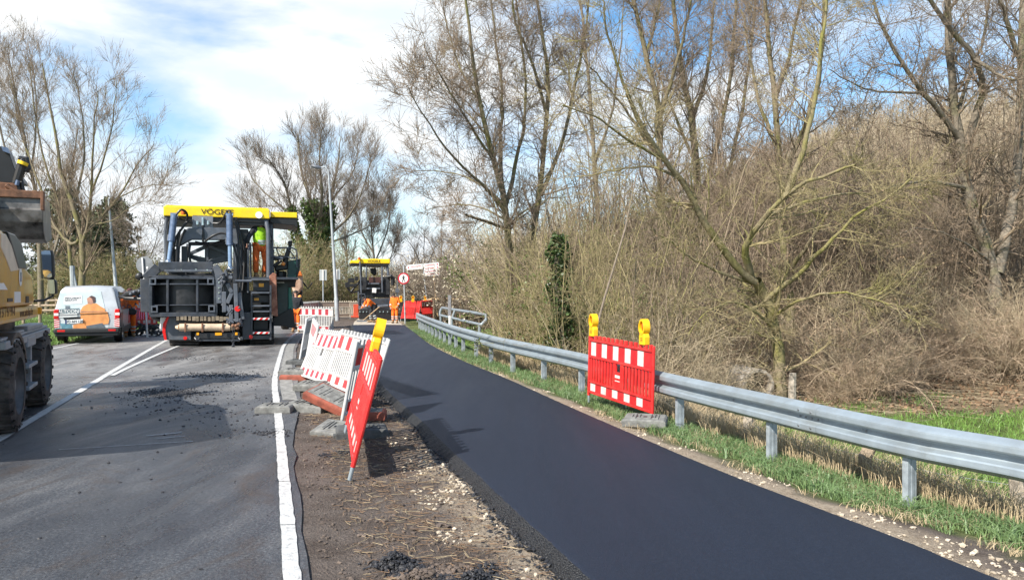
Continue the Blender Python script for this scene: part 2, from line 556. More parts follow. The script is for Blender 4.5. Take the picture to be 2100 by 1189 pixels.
ca.data.foreach_set('color', np.stack([g_, gr_, li_, np.ones_like(g_)], 1).astype(np.float32).ravel())
tag(ground, kind='structure')

# ------------------------------------------------------------------ road
def strip(name, fl, fr, ys, z, mtl, ncol=2, lab=None):
    ys = np.asarray(ys, float)
    a = fl(ys); b2 = fr(ys)
    u = np.linspace(0, 1, ncol)
    X = a[:, None] * (1 - u) + b2[:, None] * u
    Y = np.repeat(ys[:, None], ncol, 1)
    Z = np.full_like(X, z)
    i = (np.arange(len(ys) - 1)[:, None] * ncol + np.arange(ncol - 1)[None, :]).ravel()
    o = np_mesh(name, np.stack([X.ravel(), Y.ravel(), Z.ravel()], 1), np.stack([i, i + 1, i + ncol + 1, i + ncol], 1), mtl)
    return tag(o, kind='structure')
rm = bpy.data.materials.new('worn_asphalt')
t, b = nodes_of(rm)
geo = N(t, 'ShaderNodeTexCoord')
map_ = N(t, 'ShaderNodeMapping'); map_.inputs['Rotation'].default_value = (0, 0, R(-18)); map_.inputs['Scale'].default_value = (1, .35, 1)
t.links.new(geo.outputs['Object'], map_.inputs['Vector'])
big = noise(t, .55, 8, .62, map_.outputs['Vector'], .9)
wet = ramp(t, big, [(.40, (1, 1, 1)), (.57, (0, 0, 0))])
fine = ramp(t, noise(t, 48, 6, .85), [(.36, (.012, .014, .018)), (.5, (.070, .076, .086)), (.62, (.25, .252, .255))])
midn = ramp(t, noise(t, 3.2, 8, .65, map_.outputs['Vector']), [(.3, (.035, .038, .045)), (.5, (.095, .098, .102)), (.68, (.185, .182, .176))])
mm = N(t, 'ShaderNodeMix', data_type='RGBA'); mm.inputs['Factor'].default_value = .5
t.links.new(fine, mm.inputs['A']); t.links.new(midn, mm.inputs['B'])
# pale dry road ahead, damp near; sunlit and shaded ground also put into these colours
sx = N(t, 'ShaderNodeSeparateXYZ'); t.links.new(geo.outputs['Object'], sx.inputs['Vector'])
dry = N(t, 'ShaderNodeMapRange'); dry.interpolation_type = 'SMOOTHSTEP'
dry.inputs['From Min'].default_value = 11.5; dry.inputs['From Max'].default_value = 16.0
na = N(t, 'ShaderNodeMath', operation='MULTIPLY_ADD'); na.inputs[1].default_value = 9.0
t.links.new(noise(t, .55, 5, .6), na.inputs[0]); 
sub = N(t, 'ShaderNodeMath', operation='SUBTRACT'); sub.inputs[1].default_value = 4.5
t.links.new(sx.outputs['Y'], sub.inputs[0]); t.links.new(sub.outputs[0], na.inputs[2])
t.links.new(na.outputs[0], dry.inputs['Value'])
pale = ramp(t, noise(t, 6, 8, .7), [(.3, (.17, .163, .155)), (.6, (.285, .275, .26)), (.8, (.34, .33, .315))])
base = mixc(t, dry.outputs['Result'], mm.outputs['Result'], pale)
wf = N(t, 'ShaderNodeMath', operation='MULTIPLY'); wf.inputs[1].default_value = .58
wsep = N(t, 'ShaderNodeSeparateColor'); t.links.new(wet, wsep.inputs['Color'])
t.links.new(wsep.outputs['Red'], wf.inputs[0])
base2 = mixc(t, wf.outputs[0], base, (.026, .031, .042))
# brown mud dragged over it
mud = ramp(t, noise(t, 1.3, 9, .72, map_.outputs['Vector'], 1.4), [(.51, (0, 0, 0)), (.66, (.85, .85, .85))])
msep = N(t, 'ShaderNodeSeparateColor'); t.links.new(mud, msep.inputs['Color'])
base3 = mixc(t, msep.outputs['Red'], base2, (.070, .054, .044))
spk = ramp(t, noise(t, 42, 7, .9), [(.40, (.38, .39, .42)), (.50, (.82, .83, .85)), (.60, (1.65, 1.63, 1.58))])
mul = N(t, 'ShaderNodeMix', data_type='RGBA', blend_type='MULTIPLY'); mul.inputs['Factor'].default_value = 1.0
t.links.new(base3, mul.inputs['A']); t.links.new(spk, mul.inputs['B'])
t.links.new(mul.outputs['Result'], b.inputs['Base Color'])
rr_ = N(t, 'ShaderNodeMapRange'); rr_.inputs['To Min'].default_value = .60; rr_.inputs['To Max'].default_value = .24
t.links.new(wsep.outputs['Red'], rr_.inputs['Value']); t.links.new(rr_.outputs['Result'], b.inputs['Roughness'])
b.inputs['Specular IOR Level'].default_value = .5
bp = N(t, 'ShaderNodeBump', Strength=.8, Distance=.014)
t.links.new(noise(t, 48, 6, .85), bp.inputs['Height']); t.links.new(bp.outputs['Normal'], b.inputs['Normal'])
ry = np.concatenate([np.arange(-8, 30, .5), np.arange(30, 80, 1), np.arange(80, 300, 5)])
strip('road', lambda y: xe(y) - 7.2, lambda y: xe(y) + np.interp(y, [5, 9, 12], [.11, .14, .42]) + 0.09 * (fbm(y * 2.7, y * 0 + 3, 4) - .5), ry, 0.0, rm, 6)
gut = mat('gutter_stone', (.22, .215, .20), .8, var=.35, scale=9, bump=.5, bscale=60)
strip('gutter', lambda y: xe(y) + 0.10, lambda y: xe(y) + 0.34, np.arange(12.0, 40, .5), 0.006, gut)

paint = bpy.data.materials.new('worn_road_paint')
t, b = nodes_of(paint)
geo = N(t, 'ShaderNodeTexCoord')
pc = ramp(t, noise(t, 16, 8, .75), [(.33, (.12, .12, .12)), (.43, (.42, .42, .41)), (.7, (.62, .62, .60))])
t.links.new(pc, b.inputs['Base Color']); b.inputs['Roughness'].default_value = .7
bp = N(t, 'ShaderNodeBump', Strength=.6, Distance=.01)
t.links.new(noise(t, 70, 3, .6), bp.inputs['Height']); t.links.new(bp.outputs['Normal'], b.inputs['Normal'])
rngm = np.random.default_rng(4)
def ragged(f, amp, seed):
    return lambda y: f(y) + amp * (fbm(y * 9, y * 0 + seed, seed) - .5)
# edge line laid in short lengths with seams
cuts = [2.0, 4.0, 5.62, 6.9, 8.15, 9.5, 11.0, 13.0, 16, 20, 25, 31, 38, 48, 60, 80]
for i in range(len(cuts) - 1):
    if cuts[i] < 80:
        strip('edge_line', ragged(lambda y: xe(y) - .054, .022, 3), ragged(lambda y: xe(y) + .054, .022, 8), np.linspace(cuts[i], cuts[i + 1] - .015, max(8, int((cuts[i + 1] - cuts[i]) / .12))), 0.010, paint)
lane = curve_fn([(-3.0, 0.2), (-4.6, 4.8), (-6.42, 10.05), (-9.05, 17.6), (-11.65, 25.2), (-14.2, 33), (-16.6, 42), (-18, 55)])
strip('lane_line', ragged(lambda y: lane(y) - .065, .02, 5), ragged(lambda y: lane(y) + .065, .02, 6), np.linspace(2, 55, 260), 0.008, paint)
lane2 = curve_fn([(-8.0, 14.9), (-8.85, 17.8), (-10.15, 22.6), (-11.2, 27), (-12.8, 34)])
strip('lane_line', lambda y: lane2(y) - .055 , lambda y: lane2(y) + .055, np.linspace(15.4, 34, 60), 0.012, paint)
lk = curve_fn([(-4.5, -8), (-6.9, 0), (-8.4, 4.6), (-10.4, 10.6), (-13.3, 20.1), (-14.5, 24.7), (-16.1, 31.9), (-17.7, 41.7), (-19.0, 55)])
strip('left_edge_line', lambda y: lk(y) + .25, lambda y: lk(y) + .37, np.linspace(-4, 55, 120), 0.008, paint)

for (ax, ay, bx, by, wd_) in ((120, 921, 395, 904, .022), (300, 893, 372, 886, .05), (320, 899, 380, 893, .03)):
    a_, b_ = G(ax, ay, .007), G(bx, by, .007); d_ = (b_ - a_).normalized(); n_ = Vector((-d_.y, d_.x, 0)) * wd_ * .5
    pts_ = []; q_ = []
    for k in range(21):
        c_ = a_.lerp(b_, k / 20); ww = .4 + rngm.random() * .9
        pts_ += [tuple(c_ - n_ * ww), tuple(c_ + n_ * ww)]
    tag(np_mesh('road_scratch', pts_, [(2 * k, 2 * k + 2, 2 * k + 3, 2 * k + 1) for k in range(20)], paint), kind='structure')
# ------------------------------------------------------------------ the fresh asphalt path
pm = bpy.data.materials.new('fresh_asphalt')
t, b = nodes_of(pm)
geo = N(t, 'ShaderNodeTexCoord')
map2 = N(t, 'ShaderNodeMapping'); map2.inputs['Rotation'].default_value = (0, 0, R(-16)); map2.inputs['Scale'].default_value = (1, .12, 1)
t.links.new(geo.outputs['Object'], map2.inputs['Vector'])
a1 = ramp(t, noise(t, 2.2, 7, .6, map2.outputs['Vector']), [(.3, (.006, .010, .022)), (.7, (.011, .018, .036))])
a2 = ramp(t, noise(t, 60, 6, .85), [(.38, (.003, .005, .011)), (.56, (.012, .018, .034)), (.68, (.050, .062, .088))])
mm = N(t, 'ShaderNodeMix', data_type='RGBA'); mm.inputs['Factor'].default_value = .5
b.inputs['Specular IOR Level'].default_value = .42
t.links.new(a1, mm.inputs['A']); t.links.new(a2, mm.inputs['B'])
t.links.new(mm.outputs['Result'], b.inputs['Base Color'])
rr_ = N(t, 'ShaderNodeMapRange'); rr_.inputs['From Min'].default_value = .3; rr_.inputs['From Max'].default_value = .7
rr_.inputs['To Min'].default_value = .54; rr_.inputs['To Max'].default_value = .70
t.links.new(noise(t, 1.3, 6, .6, map2.outputs['Vector']), rr_.inputs['Value']); t.links.new(rr_.outputs['Result'], b.inputs['Roughness'])
bp = N(t, 'ShaderNodeBump', Strength=.7, Distance=.008)
t.links.new(noise(t, 60, 6, .85), bp.inputs['Height']); t.links.new(bp.outputs['Normal'], b.inputs['Normal'])
pe = bpy.data.materials.new('loose_asphalt_edge')
t, b = nodes_of(pe)
geo = N(t, 'ShaderNodeTexCoord')
vv = N(t, 'ShaderNodeTexVoronoi', Scale=70.0); t.links.new(geo.outputs['Object'], vv.inputs['Vector'])
t.links.new(ramp(t, vv.outputs['Distance'], [(0, (.030, .032, .036)), (.6, (.009, .009, .010))]), b.inputs['Base Color'])
b.inputs['Roughness'].default_value = .55
bp = N(t, 'ShaderNodeBump', Strength=1.0, Distance=.02, invert=True)
t.links.new(vv.outputs['Distance'], bp.inputs['Height']); t.links.new(bp.outputs['Normal'], b.inputs['Normal'])
py_ = np.concatenate([np.arange(-8, 3, .5), np.arange(3, 14, .05), np.arange(14, 36.6, .25)])
prof = [(-.24, -.11), (-.17, -.06), (-.10, -.005), (-.045, .035), (0, PATH_Z), (.04, PATH_Z + .004)]
V = []; M = []
for y in py_:
    l = float(xpl(y)); r_ = float(xpr(y))
    row = []
    for k, (dx, z) in enumerate(prof):
        j = (rngm.random() - .5) * (.03 if k < 4 else .012) + (.08 * (fbm(np.array([y * 1.4]), np.array([2.0]), 2)[0] - .5) if k < 3 else 0)
        row.append((l + dx + j, y, z + (rngm.random() - .5) * (.016 if 0 < k < 4 else 0)))
    for u in np.linspace(.1, .9, 9):
        row.append((l + (r_ - l) * u, y, PATH_Z + .006 + .012 * (1 - (2 * u - 1) ** 2)))
    row += [(r_ - .03, y, PATH_Z + .004), (r_ + (rngm.random() - .5) * .02, y, PATH_Z - .01), (r_ + .05 + (rngm.random() - .5) * .03, y, -.12)]
    V.append(row)
V = np.array(V); n1, n2 = V.shape[:2]
i = (np.arange(n1 - 1)[:, None] * n2 + np.arange(n2 - 1)[None, :]).ravel()
mi = np.tile(np.array([1, 1, 1, 1] + [0] * (n2 - 8) + [0, 1, 1])[:n2 - 1], n1 - 1)
po = np_mesh('path', V.reshape(-1, 3), np.stack([i, i + 1, i + n2 + 1, i + n2], 1), [pm, pe], mi=mi)
tag(po, kind='structure')
bed = mat('pale_gravel_bed', (.40, .35, .28), .95, var=.4, scale=5, bump=.9, bscale=50)
strip('path_bed', lambda y: xpl(y) + .05, lambda y: xpr(y) - .05, np.arange(36.5, 60, .5), 0.012, bed, 4)
# ------------------------------------------------------------------ materials
M_red = mat('red_plastic', (.60, .022, .020), .42, var=.16, scale=5, bump=.05, bscale=30, rvar=.12, grime=.35, gcol=(.42, .10, .075))
M_redrefl = mat('red_reflective_film', (.50, .018, .022), .35, var=.12, scale=12, grime=.3, gcol=(.35, .08, .07))
M_whiterefl = mat('white_reflective_film', (.60, .585, .55), .35, var=.12, scale=9, grime=.5, gcol=(.34, .30, .26))
M_white = mat('white_plastic', (.52, .515, .50), .45, var=.10, scale=4, bump=.05, bscale=30, rvar=.1, grime=.45, gcol=(.32, .28, .24))
M_greyback = mat('shade_grey_plastic', (.50, .50, .50), .55, var=.2, scale=4)  # grey carries the shade on a white panel's back face
M_brownback = mat('shaded_plastic_board', (.33, .25, .20), .6, var=.15, scale=4)  # brown puts the shade on white panel backs into the colour
M_dullred = mat('faded_red_film', (.36, .035, .05), .4, var=.15, scale=9)
M_pale = mat('faded_white_film', (.62, .50, .50), .4, var=.15, scale=9)
M_yel = mat('yellow_plastic', (.85, .47, .012), .35, var=.12, scale=8, rvar=.1)
M_lens = mat('orange_lens', (.50, .11, .003), .12, var=.3, scale=40, coat=.6)
M_steel = mat('galvanised_steel', (.285, .335, .37), .42, .30, var=.08, scale=5, rvar=.08, grime=.5, gcol=(.21, .215, .20))
M_steel_dull = mat('galvanised_post_steel', (.33, .37, .40), .5, .3, var=.2, scale=9, rvar=.1)
M_bolt = mat('bolt_steel', (.30, .31, .32), .35, .8)
M_rubber = mat('grey_recycled_rubber', (.165, .165, .155), .9, var=.35, scale=10, bump=.15, bscale=60)
M_rubred = mat('red_brown_recycled_rubber', (.24, .065, .04), .85, var=.3, scale=8, bump=.4, bscale=50)
M_rubdark = mat('dark_recycled_rubber', (.075, .078, .078), .9, var=.35, scale=10, bump=.15, bscale=60)
M_black = mat('black_plastic', (.012, .012, .013), .45)
M_anth = mat('anthracite_paint', (.036, .042, .054), .38, var=.25, scale=4, rvar=.14, bump=.05, bscale=25, grime=.4, gcol=(.11, .10, .09))
M_anth2 = mat('grey_machine_paint', (.085, .098, .12), .42, var=.22, scale=4, rvar=.14, bump=.05, bscale=25, grime=.4, gcol=(.16, .14, .12))
M_dark = mat('dirty_black_steel', (.018, .019, .021), .5, var=.4, scale=6, rvar=.15)
M_cyl = mat('blue_grey_cylinder_paint', (.085, .125, .205), .35, var=.2, scale=8, rvar=.1)
M_chrome = mat('chrome_rod', (.55, .58, .60), .15, .95)
M_canary = mat('yellow_canopy_paint', (.86, .58, .008), .38, var=.08, scale=3, rvar=.1, grime=.25, gcol=(.45, .33, .10))
M_exyel = mat('ochre_yellow_paint', (.62, .335, .035), .38, var=.14, scale=3, rvar=.12, coat=.2, grime=.4, gcol=(.36, .25, .12))
M_excream = mat('cream_hood_paint', (.66, .55, .42), .4, var=.14, scale=3)
M_exgrey = mat('light_grey_chassis_paint', (.25, .275, .30), .5, var=.25, scale=5, rvar=.12, bump=.08, bscale=20, grime=.6, gcol=(.17, .15, .125))
M_rust = mat('rusty_steel', (.16, .075, .04), .75, var=.45, scale=8, bump=.2, bscale=30)
M_bucket = mat('worn_bucket_steel', (.085, .075, .065), .42, .5, var=.4, scale=5, rvar=.18, col2=(.20, .19, .18))
M_tyre = mat('dusty_tyre_rubber', (.030, .027, .026), .85, var=.4, scale=7, bump=.4, bscale=40, col2=(.085, .074, .066))
M_rim = mat('dirty_rim', (.10, .10, .10), .6, .2, var=.3)
M_glass = mat('dark_glass', (.012, .016, .02), .06, var=.1, spec=.8)
M_mirror = mat('mirror_glass', (.75, .8, .85), .04, 1.0, var=.02)
M_green = mat('dark_green_paint', (.012, .06, .05), .4, var=.25, scale=4)
M_rubflap = mat('worn_red_brown_flap', (.30, .085, .045), .7, var=.5, scale=7, col2=(.42, .20, .13))
M_beige = mat('beige_roller', (.52, .40, .28), .6, var=.2, scale=6)
M_hiviz = mat('hi_vis_orange_cloth', (.90, .17, .012), .8, var=.18, scale=14, bump=.3, bscale=18)
M_hiviz2 = mat('dusty_orange_cloth', (.60, .115, .02), .85, var=.3, scale=10, bump=.3, bscale=18)
M_vest = mat('hi_vis_yellow_vest', (.36, .66, .02), .75, var=.25, scale=12, bump=.3, bscale=18)
M_reflect = mat('grey_reflective_tape', (.45, .48, .48), .4)
M_navy = mat('dark_clothing', (.02, .022, .028), .85, var=.3, scale=10)
M_skin = mat('skin', (.50, .27, .19), .55, var=.1, scale=10)
M_hair = mat('dark_hair', (.02, .015, .012), .7)
M_boot = mat('tan_work_boot', (.28, .18, .09), .8)
M_galvpole = mat('lamp_post_steel', (.36, .385, .40), .5, .2, var=.15, scale=3)
M_signback = mat('sign_back_aluminium', (.40, .42, .42), .45, .5, var=.08)
M_signwhite = mat('sign_white', (.80, .79, .77), .4, var=.05)
M_signred = mat('sign_red', (.45, .012, .03), .4)
M_wood = mat('weathered_wood', (.26, .20, .14), .85, var=.35, scale=9, bump=.4, bscale=30)
M_woodlight = mat('pale_new_wood', (.50, .345, .19), .8, var=.25, scale=6, bump=.2, bscale=30)
M_amber = mat('amber_reflector', (.75, .33, .01), .3)
M_redlight = mat('red_reflector', (.60, .012, .010), .25)

# ------------------------------------------------------------------ fence panels, lamps, foot plates
def barrier(name, label, cat, group, O, X, Z, length=2.0, frame_m=None, boards=None, plate=True, teeth=14, pin=M_steel, nstripe=10, flip=False):
    """roadwork fence panel; local x along it, z up, y thickness"""
    t_ = empty(name, label=label, cat=cat, group=group)
    t_.matrix_world = frame(O, X, Z)
    Ln = length
    m = MB()
    for x in (0, Ln):                                        # end tubes
        m.tube([(x, 0, .0), (x, 0, .50), (x, 0, 1.03)], .024, 10)
    for z, h in ((.94, .035), (.655, .035), (.235, .03), (.05, .035)):
        m.box(.02, Ln - .02, -.026, .026, z, z + h)
    st = (Ln - .16) / max(1, int(Ln / .105))
    x = .08; k = 0
    while x < Ln - .06:
        mid_ = abs(x - Ln * .5) < .11 and plate
        if not mid_:
            m.box(x - .024, x + .024, -.014, .014, .262, .657)
        x += st; k += 1
    for k in range(teeth):
        x = .07 + (Ln - .14) * k / (teeth - 1)
        m.box(x - .030, x + .030, -.020, .020, .973, 1.045)
    if plate:
        c = Ln * .5
        m.box(c - .12, c + .12, -.018, .018, .265, .52)
        m.box(c - .12, c - .075, -.018, .018, .52, .655); m.box(c + .075, c + .12, -.018, .018, .52, .655)
    m.build('frame', frame_m, t_, bevel=.006)
    for nm, z0, z1 in (('upper_board', .69, .94), ('lower_board', .085, .235)):
        s = MB()
        s.box(.024, Ln - .024, -.006, .006, z0 - .003, z1 + .003)
        o_b = len(s.f)
        s.use(1)
        wdt = (Ln - .12) / nstripe
        for k in range(nstripe):
            if (k % 2 == 0) != flip:
                x0 = .06 + wdt * k
                for sd_ in (-1, 1):
                    y0, y1 = sorted((sd_ * .0058, sd_ * .0085))
                    s.box(x0 + wdt * .05, x0 + wdt * .95, y0, y1, z0 + .012, z1 - .012)
        s.build(nm, boards, t_)
    if plate:
        p = MB()
        c = Ln * .5
        for sd_ in (-1, 1):
            y0, y1 = sorted((sd_ * .0175, sd_ * .0205))
            p.box(c - .075, c + .075, y0, y1, .43, .475); p.box(c - .075, c + .075, y0, y1, .375, .39)
        p.build('name_plate', M_whiterefl, t_)
    f = MB()
    for x in (0, Ln):
        f.tube([(x, 0, -.12), (x, 0, .02)], .020, 10)
    build_split(f, 'foot_pin', pin, t_)
    return t_

def warning_light(loc, rz, label, group='yellow warning lights on the barriers', tilt=None, sc_=1.0):
    t_ = empty('warning_light', loc, rz, label, 'warning light', group)
    if tilt is not None: t_.matrix_world = tilt
    t_.scale = (sc_,) * 3
    m = MB()
    m.prism([(-.078, 0), (.078, 0), (.080, .11), (.060, .158), (-.060, .158), (-.080, .11)], -.045, .045)
    m.prism([(-.058, .165), (.058, .165), (.05, .19), (-.05, .19)], -.035, .035)
    m.build('battery_case', M_yel, t_, bevel=.012)
    r = MB()
    n = 22
    for k in range(n):                                        # pear-shaped ring round the lens
        a0 = 2 * math.pi * k / n; a1 = 2 * math.pi * (k + 1) / n
        def pt(a, q, y): return (q * .078 * math.sin(a) * (1 - .12 * math.cos(a)), y, .252 + q * .108 * math.cos(a))
        vs = [pt(a0, .74, -.05), pt(a1, .74, -.05), pt(a1, 1, -.05), pt(a0, 1, -.05), pt(a0, .74, .05), pt(a1, .74, .05), pt(a1, 1, .05), pt(a0, 1, .05)]
        r.add(vs, [(0, 1, 2, 3), (7, 6, 5, 4), (3, 2, 6, 7), (1, 0, 4, 5)])
    r.build('lens_ring', M_yel, t_, smooth=True)
    l = MB()
    l.ball((0, 0, .252), .068, 14, 10, (.9, .5, 1.25))
    l.build('lens', M_lens, t_, smooth=True)
    d = MB()
    for k in range(3):
        d.box(-.03, .03, -.0475, -.0445, .045 + k * .022, .053 + k * .022)
    d.build('case_marking', M_black, t_)
    return t_

def foot_plate(O, X, Z, label, m_, ln=.80, wd=.40, h=.115, group='rubber foot plates lying on the verge', red_side=None):
    t_ = empty('foot_plate', label=label, cat='foot plate', group=group)
    t_.matrix_world = frame(O, X, Z)
    a, b_ = ln / 2, wd / 2
    ins = .028
    m = MB()
    lo = [(-a, -b_, 0), (a, -b_, 0), (a, b_, 0), (-a, b_, 0)]
    md = [(-a, -b_, h * .75), (a, -b_, h * .75), (a, b_, h * .75), (-a, b_, h * .75)]
    hi = [(-a + ins, -b_ + ins * .6, h), (a - ins, -b_ + ins * .6, h), (a - ins, b_ - ins * .6, h), (-a + ins, b_ - ins * .6, h)]
    m.hexa(lo + md); m.hexa([(p[0], p[1], p[2] - .001) for p in md] + hi)
    m.build('body', red_side or m_, t_, bevel=.008)
    if red_side:
        g2 = MB(); g2.box(-a + .05, a - .05, -b_ + .04, b_ - .04, h - .002, h + .004); g2.build('grey_top', m_, t_)
    r = MB()
    for x0, x1 in ((-a + .10, -a * .40), (-a * .30, a * .30), (a * .40, a - .10)):
        r.box(x0, x1, -b_ + .075, -b_ + .10, h - .004, h + .014); r.box(x0, x1, b_ - .10, b_ - .075, h - .004, h + .014)
        r.box(x0, x0 + .022, -b_ + .10, b_ - .10, h - .004, h + .0135); r.box(x1 - .022, x1, -b_ + .10, b_ - .10, h - .004, h + .0135)
    r.box(-a - .03, -a + .03, -b_ * .45, b_ * .45, .012, h * .44)
    r.build('rib', m_, t_, bevel=.004)
    s = MB()
    for x in (-a * .35, 0, a * .35):
        s.box(x - .025, x + .025, -.025, .025, h - .002, h + .003)
    build_split(s, 'socket', M_black, t_)
    return t_

GW = 'roadwork fence panels'
red_b = [M_redrefl, M_whiterefl]; white_b = [M_whiterefl, M_redrefl]; pale_b = [M_pale, M_dullred]
# the red panel on the right, in front of the guardrail
A = Vector((1.90, 10.25, .03)); B = Vector((1.235, 12.15, .06))
b1 = barrier('barrier', 'upright red fence panel with white blocks and two yellow lamps in front of the guardrail', 'barrier', GW, B, A - B, Vector((.02, 0, 1)), (A - B).length, M_red, red_b, teeth=14)
b1.scale = (1, 1, .93)
xd = (A - B).normalized()
for q, lab in ((.13, 'yellow lamp on the far left end of the red panel by the guardrail'), (1.76, 'yellow lamp on the near right end of the red panel by the guardrail')):
    p = B + xd * q + Vector((0.02, 0, .955))
    warning_light(p, math.atan2(xd.y, xd.x), lab)
foot_plate(Vector((1.76, 9.98, -.02)), (1, -.28, 0), (0, -.04, 1), 'grey foot plate under the near end of the upright red panel beside the guardrail', M_rubber, .56, .44, .10)
# the leaning red panel on the left
A = Vector((-1.475, 7.0, .11)); B = Vector((-1.96, 8.98, .15)); Zl = Vector((.255, .02, .99))
barrier('barrier', 'leaning red fence panel seen almost edge-on, nearest on the dirt verge', 'barrier', GW, A, B - A, Zl, (B - A).length, M_red, red_b)
fm = frame(A, B - A, Zl)
warning_light((0, 0, 0), 0, 'yellow lamp seen edge-on atop the leaning red panel', tilt=fm @ Matrix.Translation((.98, 0, 1.00)))
# white panels
def panel4(lb, rb, rt, label, fm_, bd, **k):
    lb = Vector(lb); rb = Vector(rb); Z = Vector(rt) - rb
    return barrier('barrier', label, 'barrier', GW, lb, rb - lb, Z, (rb - lb).length, fm_, bd, **k)
panel4((-3.33, 13.4, .06), (-2.14, 11.3, .02), (-1.87, 11.46, .98), 'white leaning fence panel with bright red blocks just behind the leaning red panel', M_white, white_b)
panel4((-2.175, 9.68, .09), (-2.0, 10.45, .09), (-1.80, 10.42, 1.08), 'narrow white fence panel on a thick white tube behind the leaning red panel', M_white, white_b, teeth=6, nstripe=4, plate=False, pin=M_white)
panel4((-4.22, 14.9, .02), (-3.36, 13.5, .03), (-3.02, 13.72, .98), 'white leaning fence panel with dull red blocks, second behind the leaning red panel', M_white, pale_b)
panel4((-5.36, 20.0, .05), (-5.06, 18.0, .05), (-4.89, 17.98, 1.05), 'white fence panel with its shade coloured grey, seen edge-on beside the road edge line', M_greyback, [M_greyback, M_greyback])
panel4((-4.62, 16.9, .10), (-4.0, 14.9, .05), (-3.80, 14.85, 1.06), 'white fence panel with red blocks running back behind the grey edge-on panel', M_white, pale_b)
panel4((-8.95, 31.6, .03), (-7.2, 30.4, .03), (-7.2, 30.4, 1.03), 'upright white fence panel right of the green hull', M_white, pale_b)
# panels around the bend; brown and cream stand for shade on white backs
pts = [(-11.4, 41.2), (-11.5, 43.2), (-11.55, 45.2), (-9.9, 46.2), (-8.0, 46.9), (-6.1, 47.2)]
labs = ['far white panel end-on at the road bend, nearest of the run', 'far white panel end-on at the road bend, second of the run', 'far panel with its shade coloured brownish left of the sign posts', 'far panel with its shade coloured brownish straight behind the tall lamp post', 'far panel with its shade coloured brownish between the lamp post and the far paver']
for k in range(5):
    a_, b_ = Vector((*pts[k], .05)), Vector((*pts[k + 1], .05))
    barrier('barrier', labs[k], 'barrier', GW, a_, b_ - a_, (0, 0, 1), (b_ - a_).length, M_white if k < 2 else mat('shade_cream_plastic', (.62, .54, .44), .5), pale_b if k < 2 else [M_brownback, M_brownback], plate=False)
# red panels right of the far paver
for k, (x0, y0, x1, y1, lz, lab) in enumerate([(-6.25, 42.5, -5.15, 41.2, (.10, .25, 1), 'far tilted red panel beside the pedestrian sign'), (-5.1, 42.6, -4.65, 44.2, (.05, .2, 1), 'far red panel with white spots behind the guardrail end')]):
    a_, b_ = Vector((x0, y0, .12)), Vector((x1, y1, .12))
    barrier('barrier', lab, 'barrier', GW, a_, b_ - a_, lz, (b_ - a_).length, M_red, [M_red, M_red] if k == 0 else red_b, plate=False)
for px, py, D, lab in ((822, 619, 42.6, 'far yellow lamp left of the pedestrian sign post'), (847, 619, 41.9, 'far yellow lamp right of the pedestrian sign post'), (872, 619, 43.6, 'far yellow lamp beside the leaning signpost')):
    warning_light(Q(px, py, D), .2, lab)

# foot plates on the verge
def fp(px, py, z, D, X, Z, lab, m_, **k):
    foot_plate(Vector(((px - 1050) * D / FPX, D, z)), X, Z, lab, m_, **k)
fp(566, 846, .0, 10.9, (1, .04, 0), (0, 0, 1), 'grey foot plate lying flat across the white edge line', M_rubber, ln=.50, wd=.40, h=.10)
fp(632, 842, -.02, 11.1, (1, -.25, -.06), (.06, -.05, 1), 'grey foot plate slightly tipped, right of the one on the white line', M_rubber, ln=.62, wd=.4)
fp(690, 893, -.02, 9.35, (1, -.30, -.08), (.02, -.22, 1), 'grey foot plate with a dark slot under the thick white tube', M_rubber, ln=.50, wd=.42, h=.09)
fp(742, 897, -.03, 9.2, (1, .25, 0), (.1, 0, 1), 'dark foot plate behind the leaning red panel', M_rubdark, ln=.62, wd=.4)
fp(682, 836, .10, 11.0, (1, -.45, -.36), (.25, -.42, 1), 'red-brown foot plate tipped up under the white panel', M_rubber, ln=.78, wd=.42, h=.13, red_side=M_rubred)
fp(750, 866, -.01, 10.35, (1, .1, 0), (0, 0, 1), 'red-brown foot plate right of the leaning red panel', M_rubber, ln=.55, wd=.4, red_side=M_rubred)
fp(650, 806, .02, 13.2, (1, -.2, 0), (0, -.1, 1), 'pale grey foot plate under the second white panel', M_rubber, ln=.72, wd=.4)
fp(608, 776, -.02, 14.9, (1, -.1, 0), (0, 0, 1), 'red-brown foot plate, bottom of a pair beside the edge line', M_rubber, ln=.55, wd=.4, red_side=M_rubred)
fp(608, 776, .10, 14.95, (1, -.15, 0), (0, -.05, 1), 'grey foot plate lying on a red-brown one beside the edge line', M_rubber, ln=.6, wd=.4, h=.09)
fp(613, 750, -.01, 17.9, (1, -.1, 0), (0, 0, 1), 'dark foot plate under the grey edge-on panel', M_rubdark, ln=.5, wd=.4)

# ------------------------------------------------------------------ guardrail
gr = empty('guardrail', (float(xr(8.14)), 8.14, 0), 0, 'long galvanised steel guardrail curving along the fresh path', 'guardrail')
gr.matrix_world = Matrix.Identity(4)
ys = np.concatenate([np.arange(1.5, 37.4, .25)])
xs = xr(ys)
tx = np.gradient(xs, ys); nn = np.sqrt(1 + tx ** 2)
nx, ny = -1 / nn, tx / nn                                     # towards the path
pf = [(.004, 0), (.012, .004), (.060, .030), (.081, .045), (.083, .060), (.083, .095), (.076, .108), (.016, .128), (.006, .140), (.006, .170), (.016, .182), (.076, .202), (.083, .215), (.083, .250), (.081, .265), (.060, .280), (.012, .306), (.004, .310)]
RZ = .315
def railz(y): return RZ + np.interp(y, [0, 30, 37.4], [0, 0, .0])
rows_ = []
for k in range(len(ys)):
    for (n_, z) in pf: rows_.append((xs[k] + nx[k] * n_, ys[k] + ny[k] * n_, railz(ys[k]) + z))
